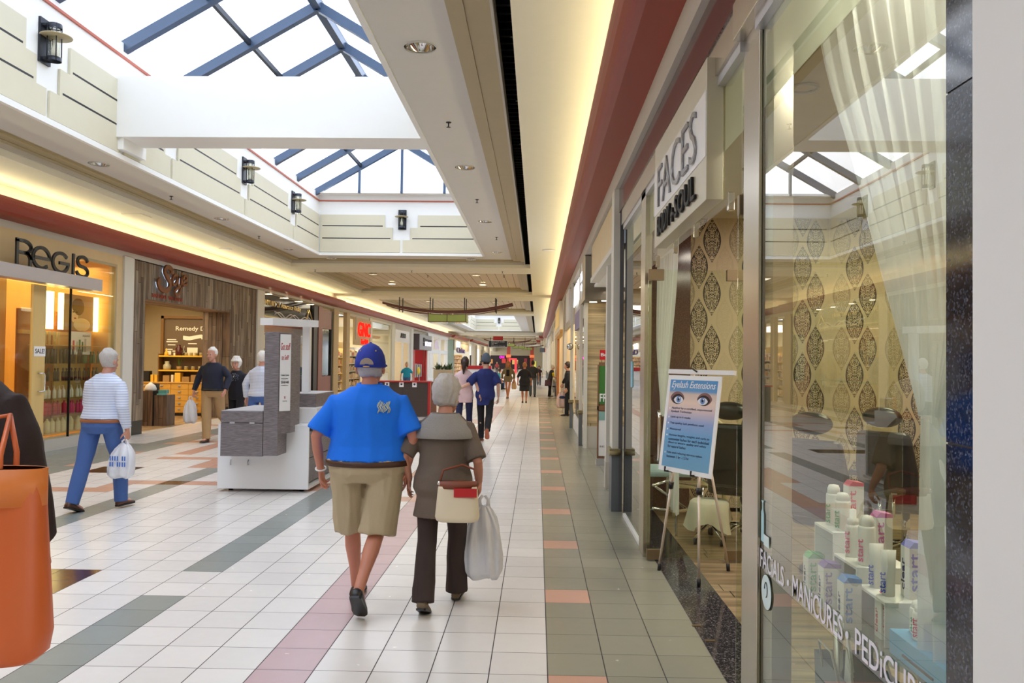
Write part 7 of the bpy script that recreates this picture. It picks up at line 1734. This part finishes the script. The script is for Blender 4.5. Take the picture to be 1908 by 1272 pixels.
# 1 man in the royal blue polo
look = dict(head=1.14, neck=-.03, skin=(.78, .52, .43), skinname='tanned', top=dict(name='polo_shirt', mat=cloth('royal_blue_polo', (.05, .45, .93), bump=.05), hem=.045, sleeve=.86, off=.022, loose=.026, wr=.011, ws=4.5, collar=True),
            bottom=dict(name='shorts', kind='shorts', mat=C_khaki, len=1.02, loose=.022, off=.016, rise=.05, wr=.012), belt=mat('brown_leather_belt', (.28, .16, .10), .5), beltz=.028,
            shoe=K_blackshoe, hair=dict(mat=H_grey, kind='short', low=.045, g=.006), hat=dict(kind='cap', mat=cloth('cobalt_blue_cap', (.14, .22, .62), bump=.1), low=.10, top=.243, gap=mat('grey_hair_gap', (.66, .60, .55), .7)))
man, mi = person('heavy-set person in royal blue polo, khaki shorts and blue cap walking away', -1.155, 5.62, 0, 1.775, {-1: (14, 4, .03), 1: (-8, 38, .10)},
       {-1: dict(e=(-.340, -.03, 1.11), w=(-.330, .07, .875), curl=.9, up=(-1, .1, .1)), 1: dict(e=(.310, -.03, 1.11), w=(.255, .03, .885), curl=.5, d=(-.05, .25, -1), up=(1, -.1, .1))}, look, lean=3, bulk=1.40, belly=.02, wid=1.14, voxel=.0068, face=True)
k = MB(); w_ = mi['SH'][-1][2]; k.tube([mi['S'](w_+Vector((.034*math.cos(q*PI/8), .030*math.sin(q*PI/8), .012+.012*math.sin(q*PI/8)))) for q in range(17)], .006, 6); k.obj('wristband', M_white, man)
sh_o = [c for c in man.children if c.name.startswith('polo_shirt')][0]
def onto(obj, pts, dirv=(0, 1, 0), lift=.003):
    bv = BVHTree.FromPolygons([v.co for v in obj.data.vertices], [p.vertices for p in obj.data.polygons]); out = []
    for p in pts:
        hit = bv.ray_cast(Vector(p)-Vector(dirv)*1.0, Vector(dirv)); out.append((hit[0]-Vector(dirv)*lift) if hit[0] else Vector(p))
    return out
k = MB(); r9 = random.Random(5)
for q in range(9):
    x0 = .095+q*.009; zz = 1.355+.004*math.sin(q*2.3)
    k.tube(onto(sh_o, [(x0, 0, zz+.030+.01*math.sin(q)), (x0-.008, 0, zz+.008), (x0+.004, 0, zz-.014), (x0-.004, 0, zz-.034-.008*math.cos(q*1.7))]), .0032, 5)
k.obj('printed_emblem', mat('pale_emblem_print', (.80, .82, .72), .7), man)
# 2 woman in the brown tunic
look = dict(head=1.14, neck=-.025, skin=(.80, .56, .47), skinname='fair', top=dict(name='tunic', mat=cloth('taupe_knit_tunic', (.42, .37, .33), bump=.3, bscale=220), hem=-.24, sleeve=.92, off=.024, loose=.024, flare=.055, wr=.006),
            bottom=dict(name='trousers', kind='trousers', mat=cloth('dark_brown_trousers', (.22, .17, .16)), loose=.014, flare=.026), shoe=K_tanshoe, hair=dict(mat=H_grey, kind='bob', low=.03, g=.018, wr=.008))
wom, wi = person('grey-haired person in taupe knit tunic and dark brown trousers walking away', -.635, 5.62, -3, 1.545, {-1: (-14, 10, .015), 1: (15, 6, .015)},
       {-1: dict(e=(-.295, -.05, 1.13), w=(-.262, .02, .955), curl=.6, d=(-.12, .2, -1), up=(-1, 0, .1)), 1: dict(e=(.27, -.03, 1.10), w=(.265, .13, .93), curl=1.1, d=(0, .25, -1), up=(1, 0, .1))}, look, lean=7, bulk=1.12, wid=1.0, voxel=.0068, turn=28, nod=4)
k = MB(); S_, T_ = wi['S'], wi['T']
rg = []
for z, rx, ry in ((.345, .232, .160), (.36, .238, .165), (.41, .215, .148), (.46, .172, .120), (.505, .120, .098), (.53, .098, .086), (.52, .080, .070)): rg.append(ellring(S_(T_((0, -.01, z))), (rx+.012)*wi['s'], (ry+.014)*wi['s'], 28))
k.loft(rg, cap=False); fk = fuse.__name__; k.obj('cowl_collar', cloth('light_grey_knit', (.58, .56, .54), bump=.6, bscale=90), wom)
# handbag and carrier bag
def rounded_bag(label, name, c, w, d, h, m, taper=.85, cat='handbag', rz_=0):
    t = thing(name, label, cat, c, rz_); mb = MB(); rg = []
    for f in (0, .04, .15, .4, .7, .92, 1.0):
        kx = (.80 if f == 0 else .93 if f == .04 else 1.0)*(1-(1-taper)*f); rg.append([Vector((w/2*kx*(abs(math.cos(a))**.55)*(1 if math.cos(a) > 0 else -1), d/2*kx*(abs(math.sin(a))**.7)*(1 if math.sin(a) > 0 else -1)*(1-.4*f), h*f)) for a in [2*PI*i/28 for i in range(28)]])
    mb.loft(rg); mb.obj('bag_body', m, t); return t
hb = rounded_bag('cream bucket handbag with brown rim and red patch held by the grey-haired person', 'handbag', (-.515, 5.42, .615), .30, .13, .23, mat('cream_leather', (.90, .85, .74), .5, var=.03), .86)
k = MB(); k.loft([[Vector((.132*math.cos(a), .043*math.sin(a), z)) for a in [2*PI*i/24 for i in range(24)]] for z in (.215, .262)]); k.obj('brown_rim', mat('russet_leather', (.50, .26, .18), .5), hb)
MB().box(-.02, .13, -.050, -.042, .165, .222).obj('red_patch', mat('red_patch', (.76, .12, .14), .5), hb)
k = MB(); k.tube([(-.12, 0, .25), (-.10, .03, .33), (.02, .08, .36), (.10, .10, .33), (.125, .02, .25)], .008, 8); k.obj('strap', mat('russet_leather', (.50, .26, .18), .5), hb)
k = MB(); k.tube([(-.12, -.02, .25), (-.12, .02, .25)], .014, 8); k.obj('buckle', M_chrome, hb)
n = NB('thin_white_plastic'); v, x_, y_, z_ = n.pos('Object'); n.done(n.mix(n.noise(v, 9, 3), (.84, .85, .89), (.94, .94, .95)), .35, 0, n.noise(v, 24, 3, (1, 1, .25)), .8); M_plastic = n.m
n.p.inputs['Subsurface Weight'].default_value = 0.0
def carrier(label, c, w, d, h, printm=None, rz_=0, words=None, handle=.13, tint=None, skew=0.0):
    t = thing('carrier_bag', label, 'bag', c, rz_); mb = MB(); rg = []
    for f, kx, ky in ((0, .55, .30), (.02, .82, .7), (.10, .98, 1.0), (.30, 1.0, 1.0), (.50, .95, .92), (.68, .86, .75), (.82, .70, .5), (.93, .48, .28), (1.0, .26, .16)):
        rg.append([Vector((skew*f+w/2*kx*(abs(math.cos(a))**.7)*(1 if math.cos(a) > 0 else -1)*(1+.05*math.sin(3*a+f*7)), d/2*ky*(abs(math.sin(a))**.8)*(1 if math.sin(a) > 0 else -1)*(1+(.10+.25*f)*math.sin(9*a+f*3)), h*f+.012*math.sin(4*a+f*9))) for a in [2*PI*i/54 for i in range(54)]])
    mb.loft(rg); bb = mb.obj('bag_body', tint or M_plastic, t)
    for s_ in (-1, 1): k = MB(); k.tube([(skew+s_*.03, 0, h*.93), (skew+s_*.03, 0, h+handle*.6), (skew+s_*.008, 0, h+handle)], [.018, .012, .010], 8, rb=.006); k.obj('handle', tint or M_plastic, t)
    if words:
        for i, wd_ in enumerate(words):
            me = text_fit(wd_, w*.62, h*.13, .0015, .02); k = MB(); Mx_ = Matrix.Translation((-w*.31+skew*.5, -d/2*1.12, h*(.52-.17*i))) @ Matrix.Rotation(PI/2, 4, 'X'); k.add_mesh(me, Mx_); k.obj('print', printm, t)
    return t
hw = worldpt(wi, wi['SH'][1][2])
carrier('white plastic carrier bag hanging from the grey-haired person, right side', (hw.x+.03, hw.y+.03, .16), .27, .20, .50, handle=hw.z-.10-.66)
# 3 man in striped shirt at the left
look = dict(skin=(.78, .56, .48), skinname='pink', top=dict(name='striped_shirt', mat=C_stripe, hem=.055, sleeve=1.9, off=.022, loose=.020, wr=.009, collar=True), bottom=dict(name='jeans', mat=cloth('blue_denim', (.26, .38, .62)), loose=.022, off=.016),
            belt=mat('tan_leather_belt', (.60, .36, .22), .5), shoe=K_brownshoe, hair=dict(mat=H_grey, kind='short', low=.04, g=.008))
pm, pi3 = person('grey-haired person in pale striped shirt and jeans striding away past the salon', -4.74, 8.87, -14, 1.73, {-1: (-15, 6, .0), 1: (19, 14, .0)},
       {-1: dict(e=(-.27, .10, 1.14), w=(-.24, .28, .98), curl=.6), 1: dict(e=(.29, -.03, 1.12), w=(.30, .04, .87), curl=1.1, d=(0, .1, -1))}, look, lean=6, bulk=1.22, wid=1.10, voxel=.0095)
hw = worldpt(pi3, pi3['SH'][1][2])
carrier('white carrier bag with blue print held by the striped-shirt person', (hw.x-.06, hw.y-.02, .36), .30, .15, .37, mat('blue_print', (.20, .42, .78), .6), words=('|||| ||', '|| ||||'), handle=hw.z-.10-.73, skew=.05, rz_=-.15)
# 4 man in dark sweater, 5 woman with white hair
look = dict(skin=(.80, .58, .50), skinname='rosy', top=dict(name='sweater', mat=cloth('dark_navy_sweater', (.12, .14, .22)), hem=.02, sleeve=1.95, off=.018, loose=.016, wr=.008), bottom=dict(name='chinos', mat=cloth('camel_chinos', (.68, .56, .40)), loose=.026), belt=K_blackshoe, shoe=K_brownshoe, hair=dict(mat=H_white, kind='short', low=.08, g=.006))
pm, pi4 = person('white-haired person in dark navy sweater and camel trousers walking toward the camera', -6.42, 16.15, 174, 1.86, {-1: (-16, 40, .02), 1: (13, 2, .10)},
       {1: dict(e=(.30, -.04, 1.17), w=(.36, .02, .92), curl=1.1, d=(0, .1, -1)), -1: dict(e=(-.31, -.02, 1.17), w=(-.31, .14, .95), curl=.9)}, look, lean=2, bulk=1.10, wid=1.08, voxel=.011, turn=10)
hw = worldpt(pi4, pi4['SH'][1][2])
carrier('white and pale blue carrier bag hanging from the navy-sweater person', (hw.x-.06, hw.y, .36), .27, .16, .46, mat('blue_print', (.20, .42, .78), .6), handle=max(.05, hw.z-.1-.82))
look = dict(skin=(.82, .60, .52), skinname='rosy2', top=dict(name='blouse', mat=cloth('black_blouse', (.10, .10, .15)), hem=-.10, sleeve=1.85, off=.016, loose=.016, wr=.006), bottom=dict(name='trousers', mat=C_black, loose=.015), shoe=K_blackshoe, hair=dict(mat=H_white, kind='bob', low=.02, g=.032, wr=.014))
pm, pi5 = person('person with curly white hair and glasses in an embroidered black blouse', -6.22, 16.9, 172, 1.63, {-1: (8, 2, 0), 1: (-8, 6, 0)},
       {1: dict(e=(.27, .0, 1.15), w=(.25, .14, .98), curl=.8), -1: dict(e=(-.29, -.02, 1.15), w=(-.30, .06, .91), curl=.6)}, look, lean=2, bulk=1.06, voxel=.011)
k = MB()
for sd in (-1, 1): k.tube([pi5['Hd']((sd*.030+.019*math.cos(q*PI/6), .098-.004*abs(math.cos(q*PI/6)), .094+.014*math.sin(q*PI/6))) for q in range(13)], .0017, 5)
k.tube([pi5['Hd']((-.011, .1, .096)), pi5['Hd']((.011, .1, .096))], .0017, 5); k.obj('glasses', M_dark, pm)
bl = [c for c in pm.children if c.name.startswith('blouse')][0]; k = MB(); s5 = pi5['s']; z5 = pi5['zp']
for q in range(26):
    a = q*2.4; r_ = .10*math.sqrt(q/26.0); k.tube(onto(bl, [(r_*math.cos(a)*s5, 0, (z5+.43-.4*r_+r_*math.sin(a)*.9)*s5), (r_*math.cos(a+.3)*s5*1.15, 0, (z5+.42-.4*r_+r_*math.sin(a+.3)*.9)*s5)], (0, -1, 0), .002), .006, 5)
k.obj('embroidery', mat('slate_beading', (.42, .46, .52), .4), pm)
k = MB(); k.ball(onto(bl, [(0, 0, (z5+.40)*s5)], (0, -1, 0), .006)[0], (.012, .006, .02), 8); k.obj('pendant', M_silver, pm)
# 6 behind the kiosk
look = dict(skin=(.78, .58, .50), skinname='pink', top=dict(name='striped_shirt', mat=C_stripe, hem=.0, sleeve=1.9, off=.020, loose=.018, wr=.008, collar=True), bottom=dict(name='jeans', mat=cloth('blue_denim', (.26, .38, .62)), loose=.022), shoe=K_blackshoe, hair=dict(mat=H_white, kind='short', low=.05, g=.008))
person('white-haired person in pale striped shirt mostly hidden behind the kiosk tower', -5.12, 15.1, -20, 1.77, {-1: (-14, 10, 0), 1: (14, 6, 0)}, {-1: dict(e=(-.29, -.05, 1.14), w=(-.30, .0, .88), curl=.6), 1: dict(e=(.27, .03, 1.14), w=(.27, .16, .92), curl=.6)}, look, lean=3, bulk=1.15, wid=1.1, voxel=.012)
# 7 passer-by at the left edge
look = dict(skin=(.72, .50, .42), skinname='tanned', top=dict(name='jacket', mat=cloth('dark_brown_jacket', (.16, .10, .09)), hem=-.12, sleeve=1.9, off=.03, loose=.03, wr=.008), bottom=dict(name='trousers', mat=C_black, loose=.02), shoe=K_blackshoe, hair=dict(mat=H_brown, kind='bob', low=.02, g=.02))
pm, pi7 = person('passer-by in dark brown jacket cut off by the left edge of the frame', -2.18, 3.0, 0, 1.88, {-1: (12, 4, 0), 1: (-12, 8, 0)}, {-1: dict(e=(-.27, -.04, 1.15), w=(-.27, .1, .92), curl=.6), 1: dict(e=(.275, .0, 1.12), w=(.28, .08, .88), curl=1.0)}, look, lean=2, bulk=1.18, wid=1.1, voxel=.010)
M_or = mat('burnt_orange_leather', (.80, .38, .16), .45, var=.10, scale=4)
ob = rounded_bag('large burnt-orange shoulder bag carried by the passer-by at the left edge', 'shoulder_bag', (-1.80, 2.64, .69), .46, .20, .62, M_or, .84, rz_=.1)
k = MB(); k.loft([[Vector((.205*math.cos(a), .075*math.sin(a), z)) for a in [2*PI*i/24 for i in range(24)]] for z in (.50, .62)]); k.obj('top_band', mat('light_orange_leather', (.86, .48, .20), .45), ob)
for yy in (-.05, .05): k = MB(); k.tube([(-.12, yy, .56), (-.11, yy+.04, .66), (-.10, .14, .76), (.00, .16, .78), (.06, yy+.04, .66), (.08, yy, .56)], .009, 8); k.obj('handle', M_or, ob)
# 8, 9 young couple
look = dict(skin=(.84, .66, .57), skinname='light', top=dict(name='pink_top', mat=cloth('pale_pink_top', (.88, .77, .79)), hem=-.14, sleeve=.22, off=.018, loose=.01, flare=.03, wr=.006), bottom=dict(name='leggings', mat=cloth('navy_leggings', (.14, .17, .32)), loose=.008), shoe=K_blackshoe, hair=dict(mat=H_brown, kind='ponytail', low=.03, g=.008))
person('person with dark ponytail in a sleeveless pale pink top', -1.50, 17.0, -2, 1.70, {-1: (-10, 6, 0), 1: (10, 4, 0)}, {-1: dict(e=(-.24, .05, 1.16), w=(-.20, .22, 1.02), curl=.7), 1: dict(e=(.27, -.08, 1.17), w=(.34, -.14, .98), curl=.5)}, look, lean=2, voxel=.011, face=False)
look = dict(skin=(.84, .66, .57), skinname='light', top=dict(name='t_shirt', mat=cloth('navy_jersey', (.12, .17, .42)), hem=-.20, sleeve=.95, off=.026, loose=.040, flare=.02, wr=.010), bottom=dict(name='jeans', mat=C_black, loose=.012), shoe=K_brownshoe, sole=mat('orange_sole', (.72, .40, .28), .6), hair=dict(mat=H_brown, kind='short', low=.05, g=.006), hat=dict(kind='beanie', mat=cloth('slate_knit_hat', (.32, .36, .42), bump=.5, bscale=60), low=.09, top=.275))
pm, pi9 = person('person in oversized navy T-shirt and slate knit hat, arm round their companion', -1.06, 16.95, 0, 1.76, {-1: (6, 2, .02), 1: (-14, 42, .03)}, {-1: dict(e=(-.33, -.10, 1.16), w=(-.52, -.16, 1.06), curl=.4, d=(-1, .1, .0), up=(0, -1, .1)), 1: dict(e=(.26, -.05, 1.15), w=(.26, .02, .90), curl=.6)}, look, lean=1, voxel=.011, turn=-35)
# far walkers
def far(label, x, y, rz, h, top, bottom, hair, legs=None, kind='trousers', ln_=.5, shoe=K_blackshoe, vox=.018, hk='short', sleeve=.6, bulk=1.0, hem=-.05, bare=False, sk=((.80, .60, .50), 'a'), arms=None, lean=2, flare=0, sit=False, seat=0, group=None, rise=.06):
    lk = dict(skin=sk[0], skinname=sk[1], top=dict(name='top', mat=top, hem=hem, sleeve=sleeve, off=.02, loose=.02, flare=flare, wr=0), bottom=dict(name='trousers' if kind == 'trousers' else kind, kind=kind, mat=bottom, len=ln_, loose=.02, wr=0, rise=rise) if bottom else None, shoe=shoe, hair=dict(mat=hair, kind=hk, low=.04, g=.014, wr=.004))
    return person(label, x, y, rz, h, legs or {-1: (12, 4, 0), 1: (-12, 14, 0)}, arms or {-1: dict(e=(-.28, -.02, 1.14), w=(-.29, .04, .88), curl=.6), 1: dict(e=(.28, -.02, 1.14), w=(.29, .04, .88), curl=.6)}, lk, lean=lean, bulk=bulk, voxel=vox, face=False, group=group, sit=sit, seat=seat)
C_card = cloth('olive_tan_cardigan', (.46, .40, .30)); C_teal = cloth('teal_t_shirt', (.20, .62, .72)); C_teal2 = cloth('turquoise_t_shirt', (.10, .58, .78)); C_dkgrey = cloth('charcoal_cloth', (.22, .23, .26)); C_denimsh = cloth('grey_denim_shorts', (.50, .52, .56))
TAN = ((.72, .46, .34), 'tan')
pm, pf1 = far('long-haired person in open tan cardigan, black top and denim shorts walking closer', -1.26, 35.8, 176, 1.60, C_card, C_denimsh, H_blond, kind='shorts', ln_=.35, hk='long', sleeve=1.8, sk=TAN, hem=-.16, flare=.05, legs={-1: (10, 2, .08), 1: (-8, 14, .04)})
MB().box(-.07, .07, .125, .15, .98, 1.26).obj('black_vest_front', C_black, pm, bevel=.02)
carrier('tan paper-coloured bag swinging beside the long-haired person', (-1.0, 35.8, .42), .22, .12, .36, tint=mat('tan_paper', (.76, .64, .50), .7), handle=.10)
far('person in short black dress with reddish hair walking away', -.49, 32.4, 2, 1.57, C_black, C_black, H_blond, kind='skirt', ln_=.42, sleeve=1.2, hem=-.2, flare=.10, hk='bob', sk=TAN, bulk=1.1, legs={-1: (4, 2, .03), 1: (-4, 6, .03)})
far('person in dark shirt and grey jeans walking away behind the black dress', -.20, 38.0, 0, 1.64, C_dkgrey, cloth('grey_jeans', (.34, .38, .42)), H_brown, sleeve=.9, bulk=1.1)
far('slim person in dark clothes farthest down the corridor', .13, 54.0, 178, 1.30, cloth('plum_top', (.22, .12, .15)), C_dkgrey, H_brown, hk='long', vox=.022)
pm, p13 = far('white-haired person in dark vest with yellow sleeves leaning over a trolley at the right', .60, 38.2, -70, 1.46, C_dkgrey, C_black, H_white, sleeve=.25, lean=14, arms={-1: dict(e=(-.26, .12, 1.12), w=(-.16, .38, 1.05), curl=.5), 1: dict(e=(.26, .12, 1.10), w=(.2, .36, 1.04), curl=.5)}, legs={-1: (4, 2, 0), 1: (-4, 4, 0)})
for sd in (-1, 1):
    sh_, e_ = p13['SH'][sd][:2]; k = MB(); k.tube([p13['S'](sh_.lerp(e_, .15)), p13['S'](sh_.lerp(e_, .85))], .062*p13['s'], 10); k.obj('yellow_sleeve', mat('bright_yellow_cloth', (.92, .86, .12), .8), pm)
pb_ = rounded_bag('patterned brown and purple handbag hanging beside the white-haired vest wearer', 'handbag', (.50, 38.0, .50), .30, .14, .28, mat('purple_brown_bag', (.32, .20, .30), .6, var=.4, scale=14))
wt = thing('walker_trolley', 'small wheeled walker in front of the person in the dark vest', 'trolley', (.78, 38.2, 0))
for yy in (-.2, .2): k = MB(); k.tube([(-.12, yy, .04), (-.05, yy, .85), (.08, yy, .85), (.14, yy, .04)], .014, 6); k.obj('side_frame', M_silver, wt)
MB().box(-.1, .12, -.2, .2, .45, .5).obj('seat', M_kick, wt)
pm, p14 = far('person in long black coat reaching out of a shop doorway at the right', .97, 25.2, 80, 1.62, C_black, C_black, H_brown, sleeve=1.9, hem=-.35, arms={1: dict(e=(.25, .12, 1.22), w=(.22, .24, 1.02), curl=1.0, d=(0, .3, -1)), -1: dict(e=(-.27, -.02, 1.12), w=(-.27, .05, .88), curl=.6)}, legs={-1: (4, 2, 0), 1: (-4, 4, 0)})
hw = worldpt(p14, p14['SH'][1][2])
cb_ = carrier('pale pink carrier bag with dark oval logo held out of the shop doorway', (hw.x, hw.y, .22), .36, .2, .50, tint=mat('pale_pink_plastic', (.90, .78, .74), .5), handle=max(.05, hw.z-.08-.72))
k = MB(); k.ball((0, -.108, .33), (.10, .01, .045), 10); k.obj('oval_logo', mat('navy_logo', (.12, .18, .38), .5), cb_)
far('person in turquoise T-shirt and jeans standing beyond the red-edged counter', -6.08, 38.2, 178, 1.50, C_teal2, C_jeans, H_grey, sleeve=.85, hem=.0, bulk=1.12, arms={-1: dict(e=(-.31, -.05, 1.14), w=(-.33, .0, .88), curl=.6), 1: dict(e=(.31, -.05, 1.14), w=(.33, .0, .88), curl=.6)})
sb_ = thing('bench', 'low bench under the seated person in teal', 'bench', (-2.2, 46.6, 0)); B('slab', M_white, sb_, -2.9, -1.9, 46.4, 46.9, .38, .44); B('leg', M_dark, sb_, -2.85, -2.75, 46.45, 46.85, 0, .38); B('leg', M_dark, sb_, -2.05, -1.95, 46.45, 46.85, 0, .38)
far('seated person in teal top and jeans on a bench, leaning forward', -2.25, 46.6, -70, 1.45, C_teal, C_jeans, H_brown, sleeve=.8, lean=14, sit=True, seat=.40, legs={-1: (82, 82, 0), 1: (86, 88, 0)}, arms={-1: dict(e=(-.24, .12, .72), w=(-.12, .34, .62), curl=.4), 1: dict(e=(.24, .12, .72), w=(.14, .34, .62), curl=.4)})
for q, (x, y, c) in enumerate(((-5.6, 92, (.25, .25, .32)), (-4.7, 96, (.55, .20, .22)), (-6.3, 99, (.30, .45, .60)), (-3.6, 104, (.80, .80, .82)), (-7.2, 104, (.18, .18, .22)), (-2.7, 112, (.35, .28, .24)))):
    far('tiny distant food court visitor seen between the walkers', x, y, 180 if q % 2 else 10, 1.45, cloth('visitor_top_%d' % q, c), C_dkgrey, H_brown, vox=.035, group='distant food court visitors')
for o in list(COL.objects):
    if '_s' in o: del o['_s']
